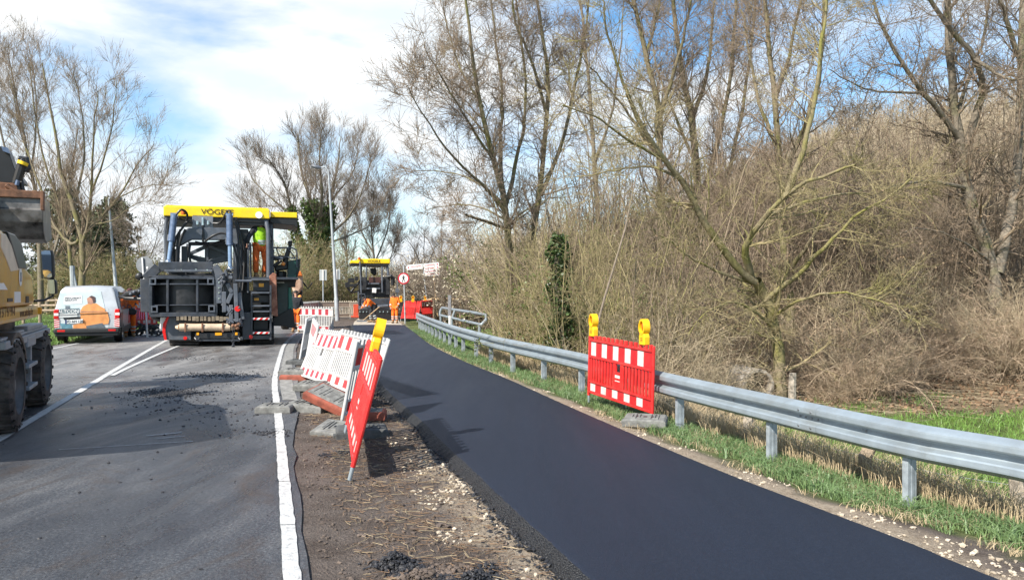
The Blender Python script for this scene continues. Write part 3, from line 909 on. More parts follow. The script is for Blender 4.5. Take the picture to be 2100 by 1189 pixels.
for k in range(len(ys)):
    for (n_, z) in pf: rows_.append((xs[k] + nx[k] * (n_ - .004), ys[k] + ny[k] * (n_ - .004), railz(ys[k]) + z))
m = MB(); nP = len(pf); nY = len(ys)
fs = []
for s_ in (0, 1):
    o = s_ * nP * nY
    for k in range(nY - 1):
        for j in range(nP - 1):
            a = o + k * nP + j; q = (a, a + 1, a + nP + 1, a + nP)
            fs.append(q if s_ else q[::-1])
for k in range(nY - 1):
    for j in (0, nP - 1):
        a = k * nP + j; o = nP * nY
        fs.append((a, a + nP, a + nP + o, a + o))
m.add(rows_, fs)
bo_ = m.build('beam', M_steel, gr)
def rail_at(y):
    x = float(xr(y)); t_ = float((xr(y + .1) - xr(y - .1)) / .2)
    a = Vector((t_, 1, 0)).normalized()
    return Vector((x, y, 0)), a, Vector((-a.y, a.x, 0))
# splice laps with bolts every four metres
yv = [4.1, 7.55, 11.4, 15.2, 18.9, 22.6, 26.3, 30, 33.6]
bo = MB(); lap = MB()
for y in yv:
    c, a, n_ = rail_at(y)
    for dz in (.0775, .2325):
        for da in (-.09, .09):
            p = c + a * da + n_ * .083 + Vector((0, 0, RZ + dz))
            bo.tube([p - n_ * .002, p + n_ * .008, p + n_ * .013], [.013, .013, .006], 8)
    for da in (-.11, -.02, .07, .15):
        p = c + a * da + n_ * .0065 + Vector((0, 0, RZ + .155))
        bo.tube([p - n_ * .002, p + n_ * .012], [.012, .009], 8)
    for j in range(nP - 1):
        z0, z1 = pf[j], pf[j + 1]
        q = [c + a * s2 + n_ * (z[0] + .0035) + Vector((0, 0, RZ + z[1])) for s2, z in ((-.16, z0), (.16, z0), (.16, z1), (-.16, z1))]
        lap.add(q, [(0, 1, 2, 3)])
    lap.build('splice', M_steel, gr); lap = MB()
for y in np.arange(3.0, 37, 1.93):
    c, a, n_ = rail_at(y)
    p = c + n_ * .0065 + Vector((0, 0, RZ + .155))
    bo.tube([p - n_ * .002, p + n_ * .010], [.013, .010], 8)
    bo.bar(p + a * .05 - Vector((0, 0, .014)), p + a * .05 + Vector((0, 0, .014)), .006, .008)
bo.build('bolt', M_bolt, gr, smooth=True)
# posts: sigma channel
pmb = MB()
hh = .95
pmb.box(-.05, .05, -.028, -.022, -.62, .34)
pmb.box(-.05, -.045, -.022, .03, -.62, .34); pmb.box(.045, .05, -.022, .03, -.62, .34)
pmb.box(-.045, -.028, .025, .03, -.62, .34); pmb.box(.028, .045, .025, .03, -.62, .34)
pmb.box(-.012, .012, -.034, -.028, -.62, .34)
pmb.tube([(0, -.03, .27), (0, -.04, .27)], .012, 8)
yp = [2.85, 4.72, 6.47, 8.20, 10.03, 11.85, 13.6, 15.4]
yy = 15.4
while yy < 36.6:
    yy += 1.28 if yy > 21 else 1.8
    yp.append(yy)
first = None
for y in yp:
    c, a, n_ = rail_at(y)
    c = c - n_ * .045
    if first is None:
        o = pmb.build('post', M_steel_dull, gr); first = o
    else:
        o = first.copy(); link(o, gr)
    o.location = (c.x, c.y, min(.04, RZ - .02) + 0.0)
    o.rotation_euler = (0, 0, math.atan2(-a.x, a.y) + R(12) * 0)
ec = MB()
c, a, n_ = rail_at(37.35)
ec.bar(c + n_ * .04 + Vector((0, 0, RZ)), c + n_ * .04 + Vector((0, 0, RZ + .31)), .1, .03)
ec.build('end_piece', M_steel, gr, bevel=.01)

# pipe railing over the culvert
rl = empty('pipe_railing', (0, 0, 0), 0, 'bent galvanised pipe handrail over the culvert behind the guardrail', 'railing')
Pl = [Q(907, 631, 33.5), Q(902, 646, 33.5), Q(997, 645, 25), Q(987, 666, 25)]
def bend(a, b_, t_): return a.lerp(b_, t_)
tp, lw = MB(), MB()
a, b_, c, d = Pl[0], Pl[2], Pl[1], Pl[3]
tp.tube([c - Vector((0, 0, .02)), c.lerp(a, .5) + Vector((-.03, 0, 0)), a - Vector((0.05, 0, .06)), a, a.lerp(b_, .33), a.lerp(b_, .66), b_ - (b_ - a).normalized() * .15, b_, b_.lerp(d, .35) + Vector((.06, 0, -.05)), d], .055, 8)
tp.build('top_rail', M_steel, rl, smooth=True)
lw.tube([c, c.lerp(d, .5), d], .05, 8)
lw.build('lower_rail', M_steel, rl, smooth=True)
for t_ in (0.03, .36, .97):
    p = c.lerp(d, t_); q = a.lerp(b_, min(1, t_ + .0))
    u = MB()
    u.tube([Vector((p.x - .02, p.y, p.z - 1.25)), Vector((p.x, p.y, p.z)), q if .1 < t_ < .9 else p + Vector((0, 0, .05))], .05, 8)
    u.build('upright', M_steel, rl, smooth=True)
# stake by the railing
st = empty('marker_post', Q(922, 690, 27), 0, 'slim post with grey weathered top and white foot beside the pipe handrail', 'post')
m = MB(); m.bar((0, 0, -.4), (0, 0, .75), .07, .07); m.build('lower_part', M_signwhite, st, bevel=.006)
m = MB(); m.bar((0, 0, .75), (0, 0, 1.48), .11, .09); m.build('upper_part', mat('grey_weathered_post', (.20, .20, .21), .85, var=.3, scale=20), st, bevel=.01)

# wooden rail fence at the far bend
wf_ = empty('wooden_fence', (0, 0, 0), 0, 'pale wooden rail fence with grey posts at the far bend', 'fence')
for a, b_ in ((Q(868, 617, 45), Q(888, 613, 45)), (Q(888, 613, 45), Q(968, 613.5, 43))):
    m = MB(); m.tube([a, a.lerp(b_, .5) - Vector((0, 0, .02)), b_], .08, 8); m.build('rail', M_woodlight, wf_, smooth=True)
for px, D, y1, mm_ in ((889, 44.8, 640, M_wood), (944, 43.6, 632, M_woodlight), (926, 44, 634, M_wood)):
    m = MB(); a = Q(px, 611, D); m.tube([Vector((a.x, a.y, -.6)), a], .085, 8); m.build('fence_post', mm_, wf_, smooth=True)

# meadow fence posts and wires below the embankment
for k, (px, py, D, h, tl, lab) in enumerate([(1534, 893, 9.6, .34, (.02, 0), 'squat pale split fence post behind the rail between two steel posts'), (1768, 968, 7.6, .32, (.10, .02), 'broken brown fence post leaning in the dry grass below the rail'), (2092, 1070, 6.7, .38, (-.03, 0), 'fence post at the right edge in the long dry grass')]):
    b0 = Q(px, py, D)
    m = MB(); n = 7
    m.tube([b0 - Vector((0, 0, .4)), b0 + Vector((tl[0] * .3, 0, h * .5)), b0 + Vector((tl[0] * 1.2, tl[1], h)), b0 + Vector((tl[0] * 1.25 + .01, tl[1], h + .03))], [.075, .07, .062, .03], n)
    o = m.build('fence_post', [mat('split_post_wood', (.30, .26, .21), .9, var=.4, scale=14, bump=.6, bscale=40), M_wood, mat('split_post_wood', (.3, .26, .21))][k], None)
    tag(o, lab, 'post', 'old fence posts below the guardrail')
b0 = Q(1624, 812, 16.3)
m = MB(); m.tube([b0 - Vector((0, 0, .4)), b0 + Vector((.01, 0, .25)), b0 + Vector((.02, 0, .5))], [.09, .085, .075], 8)
tag(m.build('fence_post', mat('split_post_wood', (.3, .26, .21)), None, smooth=True), 'grey fence post stump just right of the leaning forked tree trunk', 'post', 'old fence posts below the guardrail')
m = MB()
for h in (.15, .32, .5):
    pw = [Q(1534, 893, 9.6) + Vector((0, 0, h)), Q(1768, 968, 7.6) + Vector((.08, 0, h)), Q(2092, 1050, 6.7) + Vector((0, 0, h + .08)), Q(2500, 1150, 5.4) + Vector((0, 0, h + .1))]
    for a, b_ in zip(pw, pw[1:]): m.tube([a, a.lerp(b_, .5) - Vector((0, 0, .03)), b_], .0022, 4)
tag(m.build('fence_wire', M_steel, None), 'thin sagging wires of the old meadow fence', 'wire')

# culvert mouth under the trees
cv = Q(1556, 797, 17.6)
cu_ = empty('culvert_pipe', cv, R(8), 'dark round culvert mouth with a pale concrete rim beside the leaning forked trunk', 'pipe')
m = MB(); m.lathe((0, 0, .08), [(1.2, .30), (0, .30), (-.02, .31), (-.02, .37), (0, .38), (1.2, .38)], 'y', 28); m.build('concrete_ring', mat('pale_concrete', (.30, .27, .23), .9, var=.3, bump=.3), cu_, smooth=True)
m = MB(); m.disc((0, .5, .08), .3, .3, 0, .02, 'y', 24); m.build('inside_shade', M_black, cu_)  # black disc stands for the shade inside the pipe
# rail fence and leaning frame on the left verge
lf = empty('rail_fence', Q(100, 650, 36), 0, 'weathered wooden rail fence on the grass left of the van', 'fence')
o_ = lf.location.copy(); o_.z = 0; lf.location = o_
for y in (616, 626, 636):
    m = MB(); m.tube([Q(40, y, 37) - o_, Q(85, y + .5, 36) - o_, Q(150, y - .5, 35) - o_], .06, 7); m.build('rail', M_wood, lf, smooth=True)
for px in (48, 82, 116, 148):
    m = MB(); a = Q(px, 611, 36) - o_; m.tube([Vector((a.x, a.y, -.3)), a], .07, 8); m.build('fence_post', M_wood, lf, smooth=True)
mf = empty('metal_frame', Q(152, 655, 33), 0, 'grey metal post with a slanting brace standing behind the van', 'post')
o_ = mf.location.copy()
m = MB(); m.tube([Vector((0, 0, -.3)), Q(148, 545, 33) - o_], .10, 8); m.build('post', M_galvpole, mf, smooth=True)
m = MB(); m.tube([Q(163, 620, 33) - o_, Q(150, 556, 33) - o_], .05, 8); m.build('brace', M_galvpole, mf, smooth=True)

# ------------------------------------------------------------------ signs, posts, street lamps
def pole(m, a, b_, r0, r1, n=10): m.tube([a, a.lerp(b_, .5), b_], [r0, (r0 + r1) / 2, r1], n)
ps = empty('pedestrian_sign', Q(831, 650, 41), 0, 'round red-rimmed no pedestrians sign on a grey post', 'sign')
o_ = ps.location.copy()
def rel(v): return Vector(v) - o_
m = MB(); pole(m, Vector((0, 0, -.4)), rel(Q(828, 545, 41)), .04, .04); m.build('post', M_galvpole, ps, smooth=True)
c = rel(Q(828, 571, 41)) + Vector((0, -.06, 0))
m = MB(); m.disc(c, .31, .31, -.008, .008, 'y', 32); m.build('sign_plate', M_signred, ps)
m = MB(); m.disc(c, .235, .235, -.014, -.006, 'y', 32); m.build('sign_face', M_signwhite, ps)
m = MB()
y0, y1 = c.y - .020, c.y - .015
m.disc((c.x, c.y, c.z + .155), .034, .034, -.020, -.015, 'y', 12)
for poly in ([(-.045, .11), (.045, .11), (.04, -.02), (-.04, -.02)], [(-.04, -.02), (.005, -.02), (-.05, -.2), (-.10, -.2)], [(-.005, -.02), (.04, -.02), (.10, -.2), (.055, -.2)], [(-.045, .11), (-.045, .07), (-.10, -.03), (-.12, -.01)], [(.045, .11), (.045, .07), (.10, -.03), (.12, -.01)]):
    m.prism([(c.x + p[0], c.z + p[1]) for p in poly], y0, y1)
m.build('pictogram', M_black, ps)
# leaning direction signs
dsn = empty('direction_signpost', Q(878, 650, 45), 0, 'leaning post carrying white arrow-shaped direction signs', 'sign')
o_ = dsn.location.copy()
m = MB(); pole(m, rel(Q(880, 655, 45)), rel(Q(867, 540, 45)), .045, .04); m.build('post', M_galvpole, dsn, smooth=True)
def plate(pts, name, D, mtl, th=.02, parent=dsn, dy=0):
    P = [rel(Q(x, y, D)) for x, y in pts]
    m = MB(); m.prism([(p.x, p.z) for p in P], P[0].y - th + dy, P[0].y + dy); m.build(name, mtl, parent); return P
plate([(836, 543.5), (866, 541), (867, 551.5), (836, 553.5), (832.5, 549)], 'arrow_sign', 44.9, M_signwhite)
blocks = [((868, 541.5), (899, 537.5), (900.5, 540.7), (899.5, 544), (868.6, 547.6)), ((868.6, 548), (899.6, 544.4), (901.3, 547.6), (900.2, 551), (869.4, 554.2)), ((869.4, 554.6), (900.3, 551.4), (902, 554.6), (901, 558), (870.2, 560.6)), ((870.2, 561), (901, 558.4), (902.6, 561.4), (901.4, 564.6), (871, 565.8))]
for q in blocks: plate(q, 'arrow_sign', 44.9, M_signwhite)
m = MB()
rg = random.Random(5)
for (x0, y0, x1, y1) in ((843, 546.6, 862, 545.4), (871, 544.2, 890, 542), (872, 550.8, 892, 548.5), (872, 557, 893, 555), (873, 562.8, 890, 561.5)):
    x = x0
    while x < x1:
        wd_ = rg.uniform(.7, 1.6); y = y0 + (y1 - y0) * (x - x0) / (x1 - x0)
        P = [rel(Q(a, b2, 44.87)) for a, b2 in ((x, y + .8), (x + wd_, y + .7), (x + wd_, y - .7), (x, y - .8))]
        m.prism([(p.x, p.z) for p in P], P[0].y - .004, P[0].y); x += wd_ + .5
m.build('lettering', M_signred, dsn)
m = MB()
for (x, y) in ((837.5, 548.5), (896.5, 541.5), (897.6, 548), (898.5, 554.8), (898.6, 561.3)):
    c = rel(Q(x, y, 44.87)); m.disc(c, .045, .045, -.004, 0, 'y', 10)
m.build('cycle_mark', M_signred, dsn)
ds2 = MB(); pole(ds2, Q(899, 660, 47), Q(889, 560, 47), .05, .045)
tag(ds2.build('leaning_stake', M_woodlight, None, smooth=True), 'pale leaning wooden stake behind the direction signs', 'stake')
# sign backs
for px, top, bot, w_, D, lab in ((662, 553, 575, 15, 50, 'grey back of a rectangular sign left of the tall lamp post'), (690, 552, 573, 14, 51, 'grey back of a rectangular sign half hidden by the tall lamp post')):
    e = empty('road_sign', Q(px + 1, 640, D), 0, lab, 'sign', 'signs seen from behind')
    o_ = e.location.copy()
    m = MB(); pole(m, Vector((0, 0, -.6)), rel(Q(px, top + 1, D)) + Vector((0, .06, 0)), .045, .045); m.build('post', M_galvpole, e, smooth=True)
    m = MB(); a = rel(Q(px - w_ / 2, bot, D)); b_ = rel(Q(px + w_ / 2, top, D)); m.box(a.x, b_.x, .08, .10, a.z, b_.z); m.build('sign_plate', M_signback, e, bevel=.008)
    m = MB(); m.bar(rel(Q(px, bot, D)) + Vector((0, .02, 0)), rel(Q(px, top, D)) + Vector((0, .02, 0)), .11, .03); m.build('clamp', M_whiterefl, e)
e = empty('round_sign', Q(303, 690, 28), 0, 'round grey back of a sign on a post left of the large paver', 'sign')
o_ = e.location.copy()
m = MB(); pole(m, Vector((0, 0, -.2)), rel(Q(292, 528, 28)), .035, .03); m.build('post', M_signwhite, e, smooth=True)
m = MB(); m.disc(rel(Q(295, 543, 28)) + Vector((0, .05, 0)), .315, .315, 0, .012, 'y', 36); m.build('sign_plate', mat('grey_sign_back', (.17, .18, .19), .5), e)
m = MB(); m.tube([(p := rel(Q(302, 549, 28))) + Vector((0, .02, 0)), p + Vector((0, -.01, 0))], .04, 10); m.build('sticker', M_signwhite, e)

def street_lamp(base, top, arm, r0, r1, label, head):
    e = empty('street_lamp', base, 0, label, 'street lamp', 'street lamps')
    T_ = top - base
    m = MB(); m.tube([Vector((0, 0, -.3)), T_ * .13, T_ * .14, T_ * .5, T_], [r0 * 1.25, r0 * 1.2, r0, (r0 + r1) / 2, r1], 12); m.build('pole', M_galvpole, e, smooth=True)
    m = MB(); m.tube([T_ - Vector((0, 0, .1)), T_ + arm * .3 + Vector((0, 0, .12)), T_ + arm], [.045, .04, .035], 8); m.build('arm', M_galvpole, e, smooth=True)
    m = MB(); c = T_ + arm
    d = arm.normalized()
    m.tube([c - d * .15, c, c + d * .35, c + d * head], [.05, .10, .11, .04], 8); m.build('lamp_head', M_anth2, e, smooth=True)
    return e
street_lamp(Q(692, 651, 43.5), Q(673.5, 348, 43.5), Vector((-.55, 0, .13)), .105, .05, 'tall grey street lamp with a short arm left of the far paver', .45)
street_lamp(Q(242, 640, 44), Q(222.5, 408, 44), Vector((.22, .3, .02)), .11, .045, 'thin grey street lamp behind the parked van', .4)
# ------------------------------------------------------------------ machines
class Loc:
    """local axes of a machine standing at O turned by rz; turns a place seen in the photo into local metres"""
    def __init__(s, O, rz):
        s.O = Vector(O); s.rz = rz; s.c = math.cos(rz); s.s = math.sin(rz)
    def P(s, px, py, y=0.0, x=None):
        k = (px - 1050) / FPX
        if x is None:
            X = (k * (s.O.y + y * s.c) - s.O.x + y * s.s) / (s.c - k * s.s)
        else:
            X = x
            y = (s.O.x + X * s.c - k * (s.O.y + X * s.s)) / (s.s + k * s.c)
        D = s.O.y + X * s.s + y * s.c
        return Vector((X, y, EYE - (py - 594.5) * D / FPX - s.O.z))
    def box(s, m, x0, x1, y0, y1, d0, d1):
        a = s.P(x0, y1, d0); b_ = s.P(x1, y0, d0)
        return m.box(a.x, b_.x, d0, d1, a.z, b_.z)
    def poly(s, m, pts, d0, d1):
        q = [s.P(x, y, d0) for x, y in pts]
        return m.prism([(p.x, p.z) for p in q], d0, d1)
    def tube(s, m, pts, r, n=8):
        return m.tube([s.P(*p) for p in pts], r, n)

def skin_mesh(name, joints, bones, rad, mtl, parent, sub=1, extra=None):
    ks = list(rad.keys())
    me = bpy.data.meshes.new('tmp_' + name)
    me.from_pydata([joints[k] for k in ks], [(ks.index(a), ks.index(b_)) for a, b_ in bones], [])
    o = bpy.data.objects.new('tmp_' + name, me); COL.objects.link(o)
    o.modifiers.new('skin', 'SKIN').use_smooth_shade = True
    s = o.modifiers.new('sub', 'SUBSURF'); s.levels = sub; s.render_levels = sub
    sv = me.skin_vertices[0].data
    for i, k in enumerate(ks):
        r = rad[k]
        sv[i].radius = r if isinstance(r, tuple) else (r, r)
        sv[i].use_root = (i == 0)
    dg = bpy.context.evaluated_depsgraph_get()
    m2 = bpy.data.meshes.new_from_object(o.evaluated_get(dg))
    bpy.data.objects.remove(o); bpy.data.meshes.remove(me)
    if extra:
        bm = bmesh.new(); bm.from_mesh(m2)
        e = bpy.data.meshes.new('e'); e.from_pydata(extra.v, [], extra.f); bm.from_mesh(e)
        bm.to_mesh(m2); bm.free()
    m2.name = name
    m2.materials.clear(); m2.materials.append(mtl)
    m2.polygons.foreach_set('use_smooth', [True] * len(m2.polygons))
    ob = bpy.data.objects.new(name, m2)
    return link(ob, parent)

BASE = dict(pelvis=(0, 0, .95), waist=(0, 0, 1.10), chest=(0, 0, 1.30), neck=(0, 0, 1.47), chin=(0, -.01, 1.55), head=(0, -.02, 1.64), crown=(0, 0, 1.73),
            ls=(-.19, 0, 1.41), le=(-.25, .02, 1.13), lw=(-.26, -.06, .88), lh=(-.26, -.09, .80), rs=(.19, 0, 1.41), re=(.25, .02, 1.13), rw=(.26, -.06, .88), rh=(.26, -.09, .80),
            lp=(-.10, 0, .90), lk=(-.11, -.03, .50), la=(-.12, .03, .10), lt=(-.13, -.13, .05), rp=(.10, 0, .90), rk=(.11, -.03, .50), ra=(.12, .03, .10), rt=(.13, -.13, .05))
def person(loc, rz, label, pose=None, jacket=M_hiviz, trousers=M_hiviz, cap=None, boots=M_boot, vest=None, scale=1.0, group=None, tapes=True):
    J = {k: Vector(v) for k, v in BASE.items()}
    if pose: J.update({k: Vector(v) for k, v in pose.items()})
    e = empty('person', loc, rz, label, 'person', group)
    e.scale = (scale,) * 3
    ex = MB()
    hd = J['head']; up = (J['crown'] - J['chin']).normalized()
    fw = (J['chin'] - J['neck']); fw = (fw - up * fw.dot(up)); fw = Vector((0, -1, 0)) if fw.length < .005 else fw
    fw = (Vector((0, -1, 0)) - up * Vector((0, -1, 0)).dot(up)).normalized()
    sd_ = up.cross(fw).normalized()
    ex.ball(hd + fw * .105 - up * .01, .016, 6, 4)                                  # nose
    for s_ in (-1, 1): ex.ball(hd + sd_ * .085 * s_, .026, 6, 4, (.5, 1, 1.2))          # ears
    for w_, h in (('lw', 'lh'), ('rw', 'rh')):                                      # fingers and thumb
        d = (J[h] - J[w_]).normalized(); a = d.cross(Vector((0, 1, .1))).normalized(); c = a.cross(d)
        for k, ln in enumerate((.072, .08, .075, .06)):
            b0 = J[h] + a * (.028 - .018 * k)
            ex.tube([b0, b0 + d * ln * .5 - c * .008, b0 + d * ln * .85 - c * .03], [.009, .0085, .006], 6)
        b0 = J[w_].lerp(J[h], .5) + a * .03
        ex.tube([b0, b0 + a * .03 + d * .02, b0 + a * .035 + d * .06], [.011, .0095, .007], 6)
    rb = dict(pelvis=.125, waist=.115, chest=(.15, .11), neck=.055, chin=.062, head=(.083, .098), crown=.052, ls=.06, le=.042, lw=.030, lh=(.038, .02), rs=.06, re=.042, rw=.030, rh=(.038, .02),
              lp=.085, lk=.058, la=.042, lt=.035, rp=.085, rk=.058, ra=.042, rt=.035)
    bn = [('pelvis', 'waist'), ('waist', 'chest'), ('chest', 'neck'), ('neck', 'chin'), ('chin', 'head'), ('head', 'crown'), ('chest', 'ls'), ('ls', 'le'), ('le', 'lw'), ('lw', 'lh'), ('chest', 'rs'), ('rs', 're'), ('re', 'rw'), ('rw', 'rh'),
          ('pelvis', 'lp'), ('lp', 'lk'), ('lk', 'la'), ('la', 'lt'), ('pelvis', 'rp'), ('rp', 'rk'), ('rk', 'ra'), ('ra', 'rt')]
    skin_mesh('body', J, bn, rb, M_skin, e, 1, ex)
    J2 = dict(J)
    J2['lc'] = J['le'].lerp(J['lw'], .92); J2['rc'] = J['re'].lerp(J['rw'], .92)
    rj = dict(waist=(.175, .15), pelvis=(.185, .155), chest=(.185, .15), neck=.085, ls=.092, le=.070, lc=.056, rs=.092, re=.070, rc=.056)
    skin_mesh('jacket', J2, [('pelvis', 'waist'), ('waist', 'chest'), ('chest', 'neck'), ('chest', 'ls'), ('ls', 'le'), ('le', 'lc'), ('chest', 'rs'), ('rs', 're'), ('re', 'rc')], rj, jacket, e, 2)
    if vest:
        J3 = dict(J2); J3['uc'] = J['chest'].lerp(J['neck'], .6); J3['ls'] = J['chest'].lerp(J['ls'], .86); J3['rs'] = J['chest'].lerp(J['rs'], .9); J3['ls'] = J['chest'].lerp(J['ls'], .9)
        rv = dict(waist=(.195, .165), pelvis=(.20, .17), chest=(.198, .165), uc=(.165, .125), neck=.09, ls=.10, rs=.10)
        v = skin_mesh('vest', J3, [('pelvis', 'waist'), ('waist', 'chest'), ('chest', 'uc'), ('uc', 'neck'), ('chest', 'ls'), ('chest', 'rs')], rv, vest, e, 2)
    J2['lc2'] = J['lk'].lerp(J['la'], .88); J2['rc2'] = J['rk'].lerp(J['ra'], .88)
    J2['lq'] = J['lp'].lerp(J['lk'], .5); J2['rq'] = J['rp'].lerp(J['rk'], .5)
    rt_ = dict(pelvis=(.165, .145), lp=.118, lq=.108, lk=.090, lc2=.086, rp=.118, rq=.108, rk=.090, rc2=.086)
    skin_mesh('trousers', J2, [('pelvis', 'lp'), ('lp', 'lq'), ('lq', 'lk'), ('lk', 'lc2'), ('pelvis', 'rp'), ('rp', 'rq'), ('rq', 'rk'), ('rk', 'rc2')], rt_, trousers, e, 2)
    if tapes:
        tm = MB()
        def band(a, b_, t_, r, w_=.03):
            d = (J2[b_] - J2[a]); p = J2[a] + d * t_; d = d.normalized()
            tm.tube([p - d * w_, p + d * w_], r, 12, cap=False)
        if vest:
            for z_ in (.25, .75):
                p = J['pelvis'].lerp(J['waist'], z_); o = len(tm.v)
                for dz in (-.028, .028):
                    for k in range(20):
                        a = 2 * math.pi * k / 20
                        tm.v.append((p.x + .19 * math.cos(a), p.y + .165 * math.sin(a), p.z + dz))
                for k in range(20):
                    tm.f.append((o + k, o + (k + 1) % 20, o + 20 + (k + 1) % 20, o + 20 + k)); tm.m.append(0)
        else:
            for a, b_, t_, r in (('le', 'lc', .45, .072), ('re', 'rc', .45, .072)):
                band(a, b_, t_, r)
            for a, b_, t_, r in (('lk', 'lc2', .35, .094), ('lk', 'lc2', .7, .094), ('rk', 'rc2', .35, .094), ('rk', 'rc2', .7, .094)):
                band(a, b_, t_, r)
        tm.build('reflective_tape', M_reflect, e, smooth=True)
    for s_ in ('l', 'r'):
        bt = MB(); a = J[s_ + 'a']; t_ = J[s_ + 't']
        d = (t_ - a); d.z = 0; d = d.normalized()
        zf = min(a.z, t_.z) - .05
        bt.tube([a + Vector((0, 0, .10)), a + Vector((0, 0, 0)), a + Vector((0, 0, -.06))], [.062, .060, .058], 10)
        bt.tube([a - d * .05 + Vector((0, 0, -.05)), a + d * .08 + Vector((0, 0, -.05)), t_ + d * .02, t_ + d * .07 - Vector((0, 0, .01))], [.052, .055, .05, .03], 10)
        bt.build('boot', boots, e, smooth=True)
    if cap:
        hc = MB()
        c = hd + up * .045
        o = len(hc.v); n, mm_ = 12, 5
        for j in range(mm_ + 1):
            th = (math.pi * .52) * j / mm_
            for i in range(n):
                a = 2 * math.pi * i / n
                hc.v.append(tuple(c + sd_ * (.098 * math.sin(th) * math.cos(a)) + fw * (.115 * math.sin(th) * math.sin(a)) + up * (.085 * math.cos(th))))
        for j in range(mm_):
            for i in range(n):
                a = o + j * n + i; b_ = o + j * n + (i + 1) % n
                hc.f.append((a, a + n, b_ + n, b_)); hc.m.append(0)
        hc.build('cap' if cap is not M_hair else 'hair', cap, e, smooth=True)
    ey = MB()
    for s_ in (-1, 1): ey.ball(hd + fw * .088 + sd_ * .032 * s_ + up * .02, .010, 6, 4)
    ey.build('eye', M_black, e)
    return e

# ================================================================== the large feeder / paver
LP = Loc(G(470, 710), R(18))
pv = empty('road_paver', LP.O, LP.rz, 'large anthracite paver with yellow canopy and folded conveyor facing the camera', 'paver')
def part(name, m, mtl, parent=pv, bevel=.012, smooth=False):
    return m.build(name, mtl, parent, bevel=bevel, smooth=smooth)
# canopy
m = MB(); q0 = LP.P(335, 442.5, 1.0); q1 = LP.P(553, 428, 1.0)
m.box(q0.x, q1.x, 1.0, 3.9, q0.z, q1.z - .02)
m.box(q0.x + .04, q1.x - .04, 1.05, 3.85, q1.z - .03, q1.z + .02)
can = part('canopy', m, M_canary, bevel=.03)
m = MB(); LP.box(m, 337, 552, 441, 451, 1.06, 3.86); LP.box(m, 477, 546, 449, 461, 1.10, 1.25); part('canopy_shade_lining', m, M_black, can)  # black underside; the front drop is added as the canopy's shadow
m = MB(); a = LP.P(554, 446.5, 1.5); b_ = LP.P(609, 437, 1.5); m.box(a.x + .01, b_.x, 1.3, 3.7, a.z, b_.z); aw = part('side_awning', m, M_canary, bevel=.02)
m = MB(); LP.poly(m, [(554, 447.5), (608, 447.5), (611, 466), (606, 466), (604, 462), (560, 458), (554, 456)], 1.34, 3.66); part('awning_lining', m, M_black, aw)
ltr = LP.P(446, 435.3, 1.0)
text_mesh('VÖGELE', .24, M_black, 'lettering', can, Matrix.Translation((ltr.x, .985, ltr.z)) @ FACE_CAM, sx=1.12)
m = MB(); c = LP.P(531, 441, .98); m.disc((c.x, .99, c.z), .11, .09, -.03, .01, 'y', 20); part('work_light', m, M_signwhite, can, 0, True)
m = MB(); c = LP.P(376, 436, .8); m.tube([c - Vector((0, 0, .06)), c, c + Vector((0, 0, .06)), c + Vector((0, 0, .09))], [.075, .075, .065, .03], 12); part('beacon', m, mat('amber_beacon', (.45, .10, .01), .25), pv, 0, True)
m = MB(); c = LP.P(490, 452, 1.9); m.tube([c - Vector((0, 0, .07)), c + Vector((0, 0, .05))], [.07, .06], 12); part('beacon', m, MATS['amber_beacon'], pv, 0, True)
# folded conveyor end box
m = MB()
fr = [(305, 563), (446, 563), (446, 650), (308, 650)]
for x0, x1, y0, y1 in ((305, 312, 566, 646), (438.5, 446, 566, 652), (305, 446, 566, 572), (308, 446, 640, 650)):
    LP.box(m, x0, x1, y0, y1, 0, .55)
for x0, x1 in ((341, 346), (402, 407)):
    LP.box(m, x0, x1, 572, 640, .02, .40)
LP.box(m, 312, 438.5, 581, 584, .04, .42); LP.box(m, 312, 438.5, 624, 627, .04, .42)
hop = part('conveyor_box', m, M_anth)
m = MB()
for cx, cy in ((313, 577), (432, 577), (316.5, 634), (434, 633)):
    for x0, x1, y0, y1 in ((-7, 7, -7, -4), (-7, 7, 4, 7), (-7, -4, -4, 4), (4, 7, -4, 4)):
        LP.box(m, cx + x0, cx + x1, cy + y0, cy + y1, -.03, .05)
    part('corner_plate', m, M_anth2, hop, .006); m = MB()
m = MB()
a = LP.P(311, 642, .3); b_ = LP.P(440, 570, .3); n = 14
vs = []
for k in range(n + 1):
    u = k / n
    yy = .50 - .38 * math.sin(math.pi * u)
    vs += [(a.x + (b_.x - a.x) * u, yy, a.z), (a.x + (b_.x - a.x) * u, yy, b_.z)]
m.add(vs, [(2 * k, 2 * k + 2, 2 * k + 3, 2 * k + 1) for k in range(n)])
part('curved_chute', m, M_dark, hop, 0, True)
m = MB(); LP.box(m, 306, 446, 564, 650, .57, 1.1); part('box_rear', m, M_black, hop)
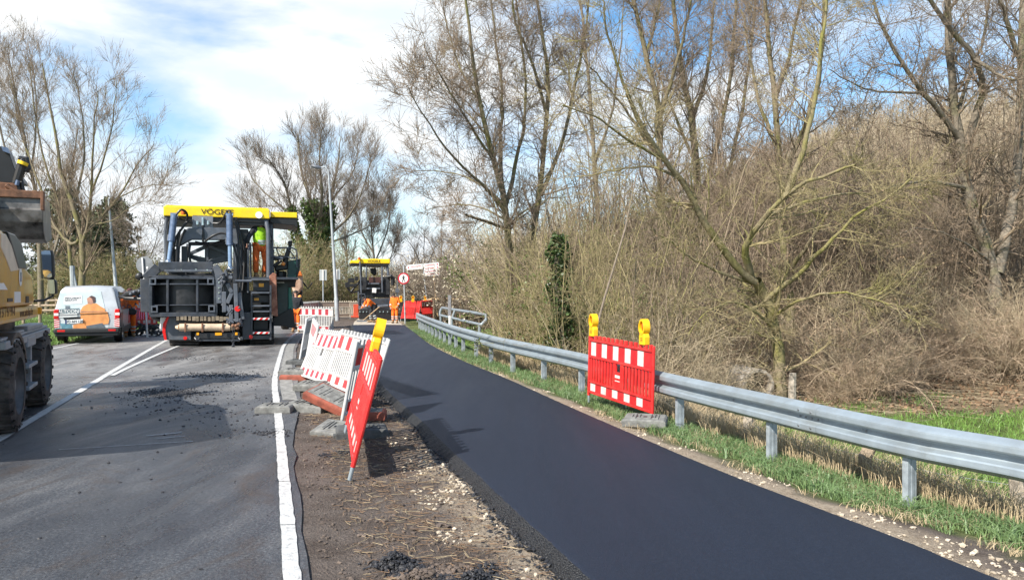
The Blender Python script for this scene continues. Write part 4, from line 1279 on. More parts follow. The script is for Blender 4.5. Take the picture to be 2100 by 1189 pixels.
# frame above it
m = MB()
for a, b_ in (((325, 547), (437, 547)), ((325, 547), (299, 572)), ((437, 547), (462, 580)), ((462, 580), (462, 612)), ((299, 572), (300, 640))):
    m.bar(LP.P(*a, .15), LP.P(*b_, .15), .30, .11, up=(0, 1, 0))
part('folding_frame', m, M_anth, bevel=.02)
m = MB(); m.bar(LP.P(338, 555.5, .1), LP.P(436, 555.5, .1), .14, .07); part('cross_bar', m, M_anth2)
m = MB()
LP.poly(m, [(437, 545), (449, 545), (463, 572), (455, 590), (455, 622), (444, 622), (444, 580)], -.08, -.02)
br = part('bracket_plate', m, M_anth2, bevel=.008)
m = MB()
for cx, cy in ((449, 579), (449, 590), (449, 600), (449, 612), (360, 553), (372, 553), (402, 552.5), (425, 553.5)):
    c = LP.P(cx, cy, -.08); m.tube([c, c - Vector((0, .03, 0))], .022, 8)
part('bolt', m, M_chrome, br, 0)
# cylinders
for (a, b_, lab) in (((357.5, 441), (346, 538), 0), ((470.5, 441), (472, 552), 1)):
    p0, p1 = LP.P(*a, .55), LP.P(*b_, .35)
    m = MB(); m.tube([p0, p0.lerp(p1, .5), p0.lerp(p1, .56)], [.10, .10, .105], 14); cyl = part('lift_cylinder', m, M_cyl, pv, 0, True)
    m = MB(); m.tube([p0.lerp(p1, .05), p0.lerp(p1, .96)], .062, 12); part('cylinder_rod', m, mat('blue_grey_rod', (.20, .29, .42), .3, .3), cyl, 0, True)
    m = MB(); m.ball(p1, .11, 12, 8); part('pivot', m, M_chrome, cyl, 0, True)
    m = MB(); m.tube([p0 - Vector((.11, 0, 0)), p0 + Vector((.11, 0, 0))], .07, 10); part('pivot', m, M_chrome, cyl, 0, True)
    m = MB(); off = Vector((.075, -.04, 0)); m.tube([p0 + off, p0.lerp(p1, .5) + off], .018, 6); m.tube([p0.lerp(p1, .42) - off * 1.2, p0.lerp(p1, .54) - off * 1.2], .04, 8); part('cylinder_pipe', m, M_anth2, cyl, 0, True)
# arch
m = MB()
LP.poly(m, [(385, 467), (470, 467), (489, 467), (500, 545), (484, 545), (476, 492), (392, 491), (366, 505), (352, 505), (360, 490)], .9, 1.25)
part('arch', m, M_anth2, bevel=.02)
m = MB(); LP.box(m, 394, 437.5, 441, 468, 1.0, 1.5); part('valve_cabinet', m, mat('mid_grey_paint', (.17, .18, .195), .42), bevel=.02)
m = MB()
for cx, cy in ((405, 457), (416, 450), (416, 458), (427, 457)):
    c = LP.P(cx, cy, .95); m.tube([c - Vector((0, 0, .06)), c + Vector((0, 0, .06))], .045, 8)
part('hose_coupling', m, M_chrome, pv, 0, True)
# folded belt box behind the arch
m = MB()
for a, b_ in (((386, 500), (424, 500)), ((424, 500), (424, 540)), ((386, 524), (424, 540)), ((386, 500), (386, 524)), ((386, 522), (424, 505)), ((386, 524), (424, 533)), ((424, 503), (468, 520)), ((424, 538), (468, 524)), ((424, 500), (470, 498)), ((424, 540), (470, 532))):
    m.bar(LP.P(*a, 1.75), LP.P(*b_, 1.75), .12, .085, up=(0, 1, 0))
bb = part('belt_box', m, M_anth2, bevel=.01)
m = MB(); LP.poly(m, [(424, 503), (470, 500), (470, 532), (424, 538)], 1.80, 1.9); part('belt_box_side', m, M_anth, bb)
# hoses
hs = [[(352, 444, .6), (350, 452, .7), (345, 470, .9), (344, 510, .9), (347, 545, .8)], [(360, 442, .5), (372, 430, .5), (384, 440, .7), (378, 462, .8), (362, 485, .7), (356, 512, .7), (357, 545, .6)],
      [(386, 452, .8), (372, 470, .7), (360, 490, .65), (352, 520, .6), (350, 545, .5)], [(370, 470, .7), (364, 500, .7), (362, 545, .6)], [(380, 470, .85), (368, 500, .85), (366, 545, .7)],
      [(437, 458, .95), (452, 456, .85), (468, 432, .6), (474, 441, .5)], [(395, 458, .95), (380, 452, .9), (366, 446, .8)], [(416, 460, .95), (417, 480, .9), (416, 496, .9)],
      [(420, 496, .8), (436, 484, .7), (456, 478, .7), (470, 486, .6), (484, 520, .6), (488, 560, .5)], [(400, 496, 1.0), (430, 500, 1.0), (468, 490, 1.0)], [(480, 446, .8), (488, 480, .7), (490, 520, .6), (488, 570, .5)],
      [(484, 446, .9), (494, 490, .8), (495, 540, .7), (492, 590, .6)], [(476, 446, .9), (500, 500, .9), (500, 560, .8), (497, 600, .7)], [(486, 500, .6), (494, 560, .5), (490, 610, .4)], [(390, 500, 1.1), (388, 520, 1.0), (392, 545, 1.0)]]
m = MB()
for h in hs:
    pts_ = [LP.P(*p) for p in h]
    a_ = []
    for i in range(len(pts_) - 1):
        p0, p1, p2, p3 = pts_[max(i - 1, 0)], pts_[i], pts_[i + 1], pts_[min(i + 2, len(pts_) - 1)]
        for t_ in (0, .25, .5, .75):
            a_.append(.5 * ((2 * p1) + (p2 - p0) * t_ + (2 * p0 - 5 * p1 + 4 * p2 - p3) * t_ ** 2 + (3 * p1 - p0 - 3 * p2 + p3) * t_ ** 3))
    a_.append(pts_[-1])
    m.tube(a_, .036, 7)
part('hydraulic_hose', m, M_black, pv, 0, True)
# body
m = MB()
LP.box(m, 345, 384, 548, 690, 1.2, 5.2); LP.box(m, 384, 500, 560, 688, 1.3, 5.4); LP.box(m, 482, 509, 470, 690, 1.25, 1.9); LP.box(m, 496, 556, 596, 690, 1.1, 5.4)
part('engine_body', m, M_dark, bevel=.02)
m = MB()
for x0, x1, y0, y1 in ((340, 349, 470, 545), (478, 486, 470, 600), (490, 497, 500, 640)):
    LP.box(m, x0, x1, y0, y1, .95, 1.15)
for x0, x1, y0, y1 in ((349, 360, 510, 548), (372, 384, 505, 545)):
    LP.box(m, x0, x1, y0, y1, 1.25, 1.6)
build_split(m, 'frame_upright', M_anth, pv, bevel=.01)
m = MB(); LP.tube(m, [(342, 446, 1.1), (341, 454, 1.1), (339, 475, 1.1), (341, 548, 1.1)], .055, 8); LP.tube(m, [(538, 447, 1.2), (546, 456, 1.1), (550, 472, 1.05), (551, 575, 1.0)], .075, 10)
LP.tube(m, [(345, 447, 3.6), (345, 560, 3.6)], .05, 8); LP.tube(m, [(553, 450, 3.5), (556, 560, 3.5)], .06, 8); LP.tube(m, [(556, 447, 1.5), (557, 530, 1.4), (558, 565, 1.4)], .07, 8)
build_split(m, 'canopy_post', M_anth2, pv, smooth=True)
# left and right lower flares
m = MB(); LP.poly(m, [(343, 650), (392, 650), (392, 697), (340, 697), (335, 680), (337, 662)], .35, .9); fl = part('side_flap', m, M_anth2, bevel=.015)
m = MB(); LP.poly(m, [(343, 649), (347, 649), (341, 664), (339, 680), (342, 697), (337, 697), (333, 680), (334, 664)], .31, .36); part('red_edge', m, M_redlight, fl, 0)
m = MB(); c = LP.P(380, 693, .33); m.disc((c.x, .33, c.z), .055, .05, -.02, .02, 'y', 16); part('red_reflector', m, M_redlight, fl, 0)
m = MB(); LP.poly(m, [(329, 650), (342, 650), (335, 664), (334, 676), (327, 674)], .5, .8); part('white_cover', m, M_signwhite, fl, .02)
m = MB(); LP.poly(m, [(497, 640), (515, 640), (515, 696), (497, 696)], .2, .9); part('side_flap', m, M_anth, bevel=.015)
# roller, bumper
m = MB(); m.tube([LP.P(361, 671, .05), LP.P(368, 671, .0)], [.05, .085], 12); m.tube([LP.P(368, 671, 0), LP.P(472, 671, 0)], .115, 18); m.tube([LP.P(472, 671, .0), LP.P(490, 671, .05)], [.10, .05], 12)
rol = part('push_roller', m, M_beige, pv, 0, True)
m = MB()
for px in (378, 413, 455):
    LP.box(m, px, px + 4, 662, 681, -.14, -.10)
part('roller_bracket', m, M_rust, rol)
m = MB(); LP.box(m, 400, 492, 681, 695, -.02, .5); LP.box(m, 360, 500, 650, 662, .1, .9); bm_ = part('bumper', m, M_dark, bevel=.02)
m = MB()
for px in (403, 482):
    LP.box(m, px, px + 5, 681.5, 687, -.035, -.022)
LP.box(m, 441, 455, 681.5, 687.5, -.035, -.022)
build_split(m, 'amber_label', M_amber, bm_)
m = MB()
for a, b_ in (((402, 697), (492, 697)),): m.bar(LP.P(*a, .05), LP.P(*b_, .05), .08, .06)
for px in (402, 492): m.tube([LP.P(px - 3, 692, -.02), LP.P(px, 696, -.06), LP.P(px + 5, 696, -.06), LP.P(px + 7, 692, -.02)], .022, 6)
part('tow_bar', m, M_anth, bm_, 0)
m = MB()
rg = random.Random(3)
for k in range(16):
    LP.box(m, 362 + k * 8, 367 + k * 8 + rg.random() * 3, 650 - rg.random() * 2, 656 + rg.random() * 3, -.02, .1)
part('conveyor_slat', m, mat('sandy_steel', (.20, .16, .11), .7, var=.4), bm_, .004)
# tracks
for x0, x1 in ((347, 408), (512, 562)):
    m = MB()
    a = LP.P(x0, 712, .6); b_ = LP.P(x1, 690, .6)
    zb = .0; r = .36
    prof = []
    for k in range(9): prof.append((.9 - r * math.sin(math.pi * k / 8), .36 - r * math.cos(math.pi * k / 8)))
    for k in range(9): prof.append((4.6 + r * math.sin(math.pi * k / 8), .36 + r * math.cos(math.pi * k / 8)))
    m.prism(prof, a.x, b_.x, 'x'); tr = part('crawler_track', m, M_black, bevel=.01)
    m = MB()
    for k in range(24): m.box(a.x + .01, b_.x - .01, .95 + k * .155, 1.03 + k * .155, -.002, .035)
    for k in range(4):
        t_ = math.pi * (k + .6) / 8; cy_, cz_ = .9 - r * math.sin(t_), .36 - r * math.cos(t_)
        m.box(a.x + .01, b_.x - .01, cy_ - .04, cy_ + .02, cz_ - .03, cz_ + .05)
    part('track_pad', m, M_tyre, tr, .005)
# steps, ladder
m = MB()
LP.box(m, 514.5, 518, 600, 697, .15, .6); LP.box(m, 553, 557, 585, 697, .15, .6)
LP.box(m, 518, 553, 686.5, 696, .2, .9)
lad = part('ladder_frame', m, M_anth, bevel=.008)
for k, y in enumerate((571.5, 598.5, 625.5, 637, 651, 680)):
    m = MB(); LP.box(m, 516 if k < 3 else 518, 553, y, y + 3.2, .12 if k < 3 else .10, .55); part('step', m, M_anth2, lad, .006)
m = MB(); LP.box(m, 518, 552, 605, 620, .40, .9); LP.box(m, 520, 552, 632, 650, .45, .9); LP.box(m, 520, 550, 656, 676, .5, .9); LP.box(m, 519, 553, 576, 597, .35, .9)
part('step_cabinet', m, M_dark, lad)
m = MB()
for y in (653.5, 682.5):
    m.use(0); LP.box(m, 518.5, 552.5, y - 2.2, y + 2, .088, .098)
    m.use(1)
    for x in (518.5, 530, 541.5):
        LP.poly(m, [(x + 5, y - 2), (x + 10.5, y - 2), (x + 6.5, y + 1.9), (x + 1, y + 1.9)], .084, .0885)
part('warning_strip', m, [M_signwhite, M_redlight], lad, 0)
m = MB(); LP.box(m, 531, 541, 581, 588, .335, .352); LP.box(m, 521, 531, 611, 616, .385, .402); build_split(m, 'amber_label', M_amber, lad)
m = MB(); c = LP.P(514.5, 690.5, .1); m.disc((c.x, .1, c.z), .06, .055, -.02, .03, 'y', 14); part('red_reflector', m, M_redlight, lad, 0)
# platform, rails, seat
m = MB(); LP.box(m, 500, 612, 568.5, 573, .6, 4.2); plt_ = part('operator_platform', m, M_anth)
m = MB()
LP.tube(m, [(509, 512, .7), (509, 600, .7)], .035, 8); LP.tube(m, [(513, 498, 1.0), (510, 512, .75), (508, 520, .7)], .03, 8); LP.tube(m, [(514, 500, 1.0), (514, 570, 1.0)], .03, 8)
LP.tube(m, [(482, 576, .2), (516, 576, .2)], .04, 8)
LP.tube(m, [(553, 511, 1.6), (560, 508, 1.6), (598, 508, 1.6), (607, 512, 1.6), (609, 520, 1.6), (609, 548, 1.6)], .028, 8)
LP.tube(m, [(553, 524, 1.2), (580, 530, 1.2)], .035, 8); LP.tube(m, [(566, 508, 1.6), (572, 524, 1.6), (606, 530, 1.6)], .022, 6); LP.tube(m, [(590, 508, 1.6), (606, 530, 1.6)], .022, 6)
LP.tube(m, [(562, 512, 1.6), (560, 524, 1.6), (570, 534, 1.6), (580, 528, 1.6)], .022, 6)
part('handrail', m, M_anth2, pv, 0, True)
m = MB(); LP.poly(m, [(590, 494), (600, 493), (599, 506), (592, 507)], 1.75, 2.15); LP.poly(m, [(589, 507), (598, 507), (588, 545), (577, 543)], 1.7, 2.25); LP.poly(m, [(562, 545), (590, 540), (590, 552), (564, 556)], 1.6, 2.3)
m.tube([LP.P(576, 556, 1.9), LP.P(576, 569, 1.9)], .18, 10); part('driver_seat', m, M_black, bevel=.04)
m = MB(); LP.poly(m, [(556, 526), (584, 524), (586, 531), (558, 534)], 1.45, 1.9); c = LP.P(561, 546, 1.4); m.tube([c, c + Vector((.25, 0, .2))], .06, 8); con = part('control_console', m, M_dark, bevel=.02)
m = MB(); c = LP.P(581, 541, 1.35); m.ball(c, .07, 10, 6); part('orange_lamp', m, mat('orange_lamp_cover', (.85, .30, .06), .3), con, 0, True)
m = MB(); LP.poly(m, [(590, 535), (616, 531), (614, 548), (607, 575), (590, 575)], 1.75, 3.4); hull = part('green_hull', m, M_green, bevel=.02)
m = MB(); LP.poly(m, [(612, 531), (616.5, 530), (615, 552), (604, 588), (596, 589), (604, 575), (611, 550)], 1.6, 1.74); LP.box(m, 560, 606, 570, 589, 1.5, 1.7); part('hull_frame', m, M_black, hull)
m = MB(); LP.box(m, 568, 591, 579, 668, 1.5, 4.8); part('hull_front', m, mat('deep_green_paint', (.010, .030, .032), .35), hull, .02)
m = MB(); LP.poly(m, [(591.5, 580), (596, 580), (602, 640), (591.5, 640)], 1.55, 4.8); part('hull_side', m, mat('bright_green_panel', (.03, .20, .15), .4), hull, .01)
m = MB(); LP.poly(m, [(560, 652), (596, 632), (602, 636), (606, 672), (590, 672), (588, 669), (560, 668)], 1.45, 4.7); part('hull_skirt', m, M_black, hull)
m = MB(); LP.box(m, 561, 583, 578.5, 580, 1.46, 1.5); part('white_edge', m, M_signwhite, hull, 0)
m = MB(); LP.poly(m, [(552, 566), (560, 559), (567, 562), (568, 600), (570, 649), (560, 647), (554, 640), (553, 600)], .35, .43); part('mud_flap', m, M_rubflap, bevel=.02)
# front tangle of linkages on the right
m = MB()
for a, b_, wd_ in (((466, 582), (476, 600), .16), ((476, 600), (466, 622), .14), ((483, 582), (486, 660), .22), ((456, 622), (474, 640), .12), ((474, 625), (474, 665), .12), ((490, 600), (498, 655), .10), ((460, 598), (460, 640), .15)):
    m.bar(LP.P(*a, -.05), LP.P(*b_, -.05), .12, wd_, up=(0, 1, 0))
lk_ = part('linkage', m, M_anth2, bevel=.015)
m = MB()
rg = random.Random(8)
for k in range(46):
    px, py = rg.uniform(466, 496), rg.uniform(626, 668)
    if k < 14: px, py = rg.uniform(452, 476), rg.uniform(556, 580)
    c = LP.P(px, py, rg.uniform(-.2, .1)); d = Vector((rg.uniform(-1, 1), rg.uniform(-.6, .6), rg.uniform(-1, 1))).normalized() * rg.uniform(.05, .14)
    m.tube([c - d, c + d], rg.uniform(.018, .045), 7)
part('coupling', m, M_anth2, lk_, 0, True)
m = MB()
for px, py in ((484, 668), (490, 665), (487, 673), (478, 668)):
    c = LP.P(px, py, -.18); m.ball(c, .06, 8, 6)
part('rusty_hook', m, M_rust, lk_, 0, True)
m = MB(); c = LP.P(487, 633, -.16); m.disc((c.x, -.16, c.z), .085, .075, -.03, .03, 'y', 18); part('red_light', m, M_redlight, lk_, 0)
m = MB()
for py in np.arange(674, 742, 5.2):
    k = int((py - 674) / 5.2); c = LP.P(478.5 + .5 * math.sin(k), py, -.25)
    c.z = max(c.z, .03)
    ring = []
    for j in range(11):
        a = 2 * math.pi * j / 10; u = .034 * math.cos(a); v_ = .05 * math.sin(a)
        ring.append(c + (Vector((u, 0, v_)) if k % 2 else Vector((0, u, v_))) - Vector((0, .02 * max(0, k - 8), 0)))
    m.tube(ring, .010, 5)
part('chain', m, M_anth, lk_, 0, True)
# outrigger arm on the left
m = MB()
LP.tube(m, [(305, 600, .8), (286, 598, .9), (262, 603, 1.0), (247, 610, 1.1)], [.09, .10, .09, .05], 9); LP.tube(m, [(303, 614, .8), (280, 612, .9), (258, 611, 1.0), (243, 607, 1.0)], [.07, .06, .06, .04], 8)
LP.tube(m, [(300, 590, .7), (288, 592, .8), (281, 606, .9), (296, 622, .8), (304, 636, .8)], .05, 8); LP.box(m, 297, 309, 575, 640, .3, .9); LP.tube(m, [(306, 632, .8), (316, 650, .8), (330, 655, .8)], .09, 8)
part('outrigger', m, M_black, pv, 0, True)
m = MB()
for px, py in ((286, 597), (275, 599), (292, 606), (298, 593), (268, 603)):
    m.ball(LP.P(px, py, .78), .05, 8, 6)
part('outrigger_fitting', m, M_anth2, pv, 0, True)
m = MB(); c = LP.P(286, 567, .5); m.ball(c, .12, 12, 8, (1, .6, 1)); m.tube([c, LP.P(300, 560, .5)], .03, 6); part('work_lamp', m, M_black, pv, 0, True)
# operator
oP = LP.P(534, 570.5, 1.35)
MW = Matrix.Translation(LP.O) @ Matrix.Rotation(LP.rz, 4, 'Z')
person(MW @ oP, LP.rz + R(20), 'paver operator in yellow vest and orange trousers standing on the platform', dict(le=(-.38, -.10, 1.16), lw=(-.42, -.12, .95), lh=(-.43, -.15, .88), re=(.27, -.05, 1.15), rw=(.20, -.20, 1.02), rh=(.16, -.25, 1.0), lp=(-.12, 0, .9), lk=(-.14, -.02, .5), rk=(.14, -.03, .5)), jacket=M_navy, trousers=M_hiviz2, cap=M_navy, vest=M_vest, scale=1.15)

# ================================================================== the far paver
D0 = 43.0
LF = Loc(Vector(((770 - 1050) * D0 / FPX, D0, -.02)), R(13))
fv = empty('road_paver', LF.O, LF.rz, 'smaller distant paver with yellow canopy laying the path', 'paver')
def fpart(name, m, mtl, parent=fv, bevel=.015, smooth=False): return m.build(name, mtl, parent, bevel=bevel, smooth=smooth)
m = MB(); LF.box(m, 733, 800, 531, 540, .8, 3.6); fc = fpart('canopy', m, M_canary, bevel=.04)
m = MB(); LF.box(m, 719, 735, 534, 539.5, 1.0, 3.4); fpart('side_awning', m, M_canary, fc)
m = MB(); LF.poly(m, [(718, 540), (799, 540.2), (796, 546), (745, 545), (738, 543), (718, 544)], .84, 3.5); fpart('canopy_shade_lining', m, M_black, fc)
c = LF.P(767, 535.5, .78); text_mesh('VÖGELE', .20, M_black, 'lettering', fc, Matrix.Translation((c.x, .78, c.z)) @ FACE_CAM)
m = MB(); c = LF.P(737, 529.5, .7); m.tube([c - Vector((0, 0, .1)), c + Vector((0, 0, .05))], .07, 10); fpart('beacon', m, MATS['amber_beacon'], fv, 0, True)
m = MB()
for px, d in ((751.5, .9), (783.5, .9), (741, 3.2), (794, 3.2)):
    LF.tube(m, [(px, 540, d), (px, 585, d)], .05, 8)
LF.tube(m, [(738, 536, .3), (739, 560, .3), (742, 628, .2)], .04, 8); LF.tube(m, [(794, 545, 1.0), (797, 570, 1.0)], .08, 8)
build_split(m, 'canopy_post', M_anth2, fv, smooth=True)
m = MB(); LF.poly(m, [(759, 550), (771, 550), (773, 562), (768, 566), (761, 560)], 1.6, 1.9); fpart('driver_seat', m, M_black, bevel=.05)
m = MB(); LF.box(m, 757, 781, 568, 580, .9, 1.4); fpart('rear_panel', m, mat('brown_panel', (.06, .025, .02), .5))
m = MB(); LF.box(m, 738, 799, 575, 610, 1.0, 4.2); LF.box(m, 788, 800, 567, 605, .9, 2.5); LF.box(m, 741, 752, 568, 595, .8, 2.4); fpart('engine_body', m, M_dark, bevel=.03)
m = MB(); LF.box(m, 755, 778, 580, 583, .7, .9); LF.box(m, 752, 780, 590, 593, .7, .8); LF.tube(m, [(784, 567, .8), (784, 600, .8)], .05, 8); LF.tube(m, [(735, 603, .5), (748, 603, .5), (750, 612, .5)], .03, 6); fpart('frame_bar', m, M_anth2)
m = MB(); c = LF.P(767.5, 595, .6); m.add([(c.x - .12, .6, c.z - .13), (c.x + .1, .6, c.z - .15), (c.x + .12, .58, c.z + .11), (c.x - .1, .6, c.z + .13), (c.x - .12, .61, c.z - .13), (c.x + .1, .61, c.z - .15), (c.x + .12, .59, c.z + .11), (c.x - .1, .61, c.z + .13)], [(0, 1, 2, 3), (7, 6, 5, 4), (0, 4, 5, 1), (1, 5, 6, 2), (2, 6, 7, 3), (3, 7, 4, 0)]); fpart('paper_sheet', m, M_signwhite, fv, 0)
m = MB()
for x0, x1, y0, y1 in ((714, 727, 570, 579), (708, 717, 579, 590), (728, 735, 567, 575), (716, 732, 582, 588)):
    LF.box(m, x0, x1, y0, y1, .6, 1.2)
LF.tube(m, [(712, 590, .7), (720, 600, .7), (740, 596, .8)], .05, 8); LF.tube(m, [(720, 598, .7), (728, 588, .7), (740, 575, .8)], .07, 8)
fpart('control_box', m, M_black, bevel=.02)
m = MB(); LF.tube(m, [(795, 568, .9), (801, 566, .8), (806, 570, .9), (805, 585, .9)], .12, 10); fpart('exhaust_hose', m, M_black, fv, 0, True)
m = MB(); LF.box(m, 736, 802, 612, 627, .2, 1.0); sc_ = fpart('screed', m, M_anth, bevel=.03)
m = MB(); LF.box(m, 737, 805, 634, 655, -.1, .9); fpart('screed_skirt', m, M_black, sc_, .03)
m = MB(); LF.box(m, 735, 803, 627, 634, -.05, .6); m.tube([LF.P(742, 624, -.05), LF.P(760, 629, -.1)], .08, 8); m.tube([LF.P(772, 629, -.1), LF.P(796, 627, -.05)], .09, 8); fpart('walkway', m, M_anth2, sc_)
m = MB()
for px in (738, 745, 752, 779, 786, 795): LF.tube(m, [(px, 639, -.12), (px, 639, -.17)], .035, 8)
fpart('bolt', m, M_chrome, sc_, 0)
m = MB(); LF.box(m, 725, 735, 624, 652, .0, .5); LF.box(m, 720, 736, 648, 651, -.1, .6); fpart('end_gate', m, mat('red_orange_paint', (.50, .07, .03), .45), sc_)
m = MB(); LF.tube(m, [(735, 598, .1), (735, 625, .1)], .04, 8); LF.tube(m, [(815, 575, .5), (815, 625, .3)], .035, 8); LF.tube(m, [(806, 622, .0), (806, 645, 0)], .05, 8); LF.box(m, 811, 819, 592, 600, .2, .35); LF.tube(m, [(815, 600, .25), (814, 625, .1)], .03, 6); fpart('levelling_mast', m, M_anth2, sc_, 0)
# path workers
wA = Q(764, 661, 40.3)
wa = person((wA.x, wA.y, .02), R(-60), 'path worker bent over a rake, orange jacket and dark trousers', dict(pelvis=(0, .05, .90), waist=(0, -.06, 1.02), chest=(0, -.24, 1.14), neck=(0, -.36, 1.22), chin=(0, -.43, 1.20), head=(0, -.48, 1.25), crown=(0, -.50, 1.34), ls=(-.18, -.26, 1.16), rs=(.18, -.26, 1.16), le=(-.26, -.38, .92), lw=(-.17, -.56, .76), lh=(-.15, -.63, .72), re=(.25, -.36, .92), rw=(.12, -.42, .88), rh=(.09, -.48, .86), lp=(-.10, .05, .86), rp=(.10, .05, .86), lk=(-.15, -.08, .48), la=(-.20, .02, .10), lt=(-.22, -.14, .05), rk=(.15, .02, .48), ra=(.20, .14, .10), rt=(.21, -.02, .05)), trousers=M_navy, cap=M_hair)
wB = Q(810, 664, 39.6)
person((wB.x, wB.y, .02), R(-10), 'path worker standing by the screed in orange suit, head bowed', dict(chest=(0, -.05, 1.28), neck=(0, -.09, 1.43), chin=(0, -.14, 1.48), head=(-.02, -.17, 1.55), crown=(-.02, -.16, 1.65), ls=(-.19, -.05, 1.38), rs=(.19, -.05, 1.38), re=(.26, -.02, 1.12), rw=(.20, -.16, .95), rh=(.17, -.20, .90), le=(-.24, -.02, 1.10), lw=(-.22, -.14, .88), lh=(-.2, -.18, .82)), cap=M_hair, scale=.93)
m = MB(); a = Q(778, 629, 40.0); b_ = Q(744, 655, 39.7); b_.z = .14
m.tube([a, b_], .022, 6)
rk = tag(empty('asphalt_rake', a), 'long-handled rake held by the bent path worker', 'rake')
rk.location = (0, 0, 0)
m.build('handle', M_woodlight, rk)
m = MB(); m.box(b_.x - .32, b_.x + .20, b_.y - .03, b_.y + .03, .085, .16); m.build('rake_head', M_anth2, rk, bevel=.01)

# third machine behind the large paver, a tilted orange bucket, and another worker
LD = Loc(Vector(((600 - 1050) * 33.0 / FPX, 33.0, 0)), R(15))
ob_ = empty('site_dumper', LD.O, LD.rz, 'tan and orange machine body half hidden behind the green hull of the paver', 'machine')
m = MB(); LD.poly(m, [(598, 570), (604, 559), (613, 557), (620, 562), (621, 590), (612, 604), (600, 598)], .5, 1.9); m.build('bucket', mat('tan_orange_tarp', (.50, .27, .16), .7, var=.35, scale=3, col2=(.62, .45, .33)), ob_, bevel=.12)
m = MB(); LD.poly(m, [(604, 557), (617, 556), (621, 566), (608, 566)], .38, .6); m.build('bucket_rim', mat('orange_paint', (.65, .17, .03), .5), ob_, bevel=.03)
m = MB(); LD.poly(m, [(600, 596), (613, 602), (617, 592), (621, 598), (614, 628), (598, 626)], .6, 2.2); m.build('chassis', M_dark, ob_, bevel=.06)
m = MB(); c = LD.P(615, 609, .4); m.ball(c, .09, 10, 8); m.build('orange_light', MATS['orange_lamp_cover'], ob_, smooth=True)
for px in (585, 606):
    m = MB(); c = LD.P(px, 660, .9); m.lathe((c.x, .9, .42), [(-.18, .22), (-.18, .36), (-.12, .42), (.12, .42), (.18, .36), (.18, .22)], 'x', 20); m.build('wheel', M_tyre, ob_, smooth=True)
m = MB(); LD.tube(m, [(618, 575, 1.0), (632, 592, 1.2), (640, 580, 1.4)], .03, 6); m.build('hose', M_black, ob_)
wp = Q(607, 667, 31.6)
person((wp.x, wp.y, 0), R(10), 'worker in orange half hidden behind the paver hull beside the white panel', None, jacket=M_navy, trousers=M_hiviz, cap=M_hair, scale=.98)

# ================================================================== the wheeled excavator
LE = Loc(Vector((-6.02, 9.25, 0)), R(24.5))
ex = empty('wheeled_excavator', LE.O, LE.rz, 'ochre wheeled excavator with grey chassis and raised bucket at the left edge', 'excavator')
def epart(name, m, mtl, parent=ex, bevel=.012, smooth=False): return m.build(name, mtl, parent, bevel=bevel, smooth=smooth)
def wheel(cy, x_out, r, sgn=-1):
    m = MB(); wd_ = .46
    pr = [(0, r * .62), (0.0, r * .80), (-.03, r * .93), (-.09, r * .975), (-wd_ + .09, r * .975), (-wd_ + .03, r * .93), (-wd_, r * .8), (-wd_, r * .5)]
    m.lathe((x_out, cy, r), pr, 'x', 40)
    w_ = epart('wheel', m, M_tyre, ex, 0, True)
    m = MB(); n = 20
    for k in range(n):
        for s_ in (0, 1):
            a = 2 * math.pi * (k + .5 * s_) / n
            xs_ = (-.02, -.25) if s_ == 0 else (-.21, -.44)
            sl = .16 if s_ == 0 else -.16
            vs = []
            for (xx, da) in ((xs_[0], 0 if s_ == 0 else sl * .6), (xs_[1], sl * .6 if s_ == 0 else 0)):
                for rr_ in (r * .95, r * 1.045):
                    for d2 in (-.055, .055):
                        aa = a + da * .8 + d2
                        q = rr_ if not (abs(xx + .02) < .01 or abs(xx + .44) < .01) else rr_ - .03
                        vs.append((x_out + xx, cy + q * math.sin(aa), r + q * math.cos(aa)))
            m.add(vs, [(0, 1, 3, 2), (4, 6, 7, 5), (0, 4, 5, 1), (2, 3, 7, 6), (1, 5, 7, 3), (0, 2, 6, 4)])
        a = 2 * math.pi * (k + .25) / n
        m.add([(x_out - .04, cy + r * .86 * math.sin(a + d2), r + r * .86 * math.cos(a + d2)) for d2 in (-.05, .05)] + [(x_out + .012, cy + r * .90 * math.sin(a + d2), r + r * .90 * math.cos(a + d2)) for d2 in (.05, -.05)] + [(x_out - .03, cy + r * .99 * math.sin(a + d2), r + r * .99 * math.cos(a + d2)) for d2 in (-.05, .05)], [(0, 1, 2, 3), (3, 2, 5, 4)])
    epart('tread', m, M_tyre, w_, 0)
    m = MB(); m.lathe((x_out - .05, cy, r), [(.05, r * .64), (-.02, r * .60), (-.10, r * .5), (-.12, r * .26), (-.02, r * .22), (.0, r * .12), (.0, .001)], 'x', 28)
    rm_ = epart('rim', m, M_rim, w_, 0, True)
    m = MB()
    for k in range(10):
        a = 2 * math.pi * k / 10; c = (x_out - .05 - .11, cy + r * .38 * math.sin(a), r + r * .38 * math.cos(a)); m.tube([c, (c[0] + .03, c[1], c[2])], .018, 6)
    epart('wheel_nut', m, M_bolt, rm_, 0)
RW = .57
wheel(.12, -.02, RW); wheel(2.55, -.02, RW); wheel(.12, -2.05, RW); wheel(2.55, -2.05, RW)
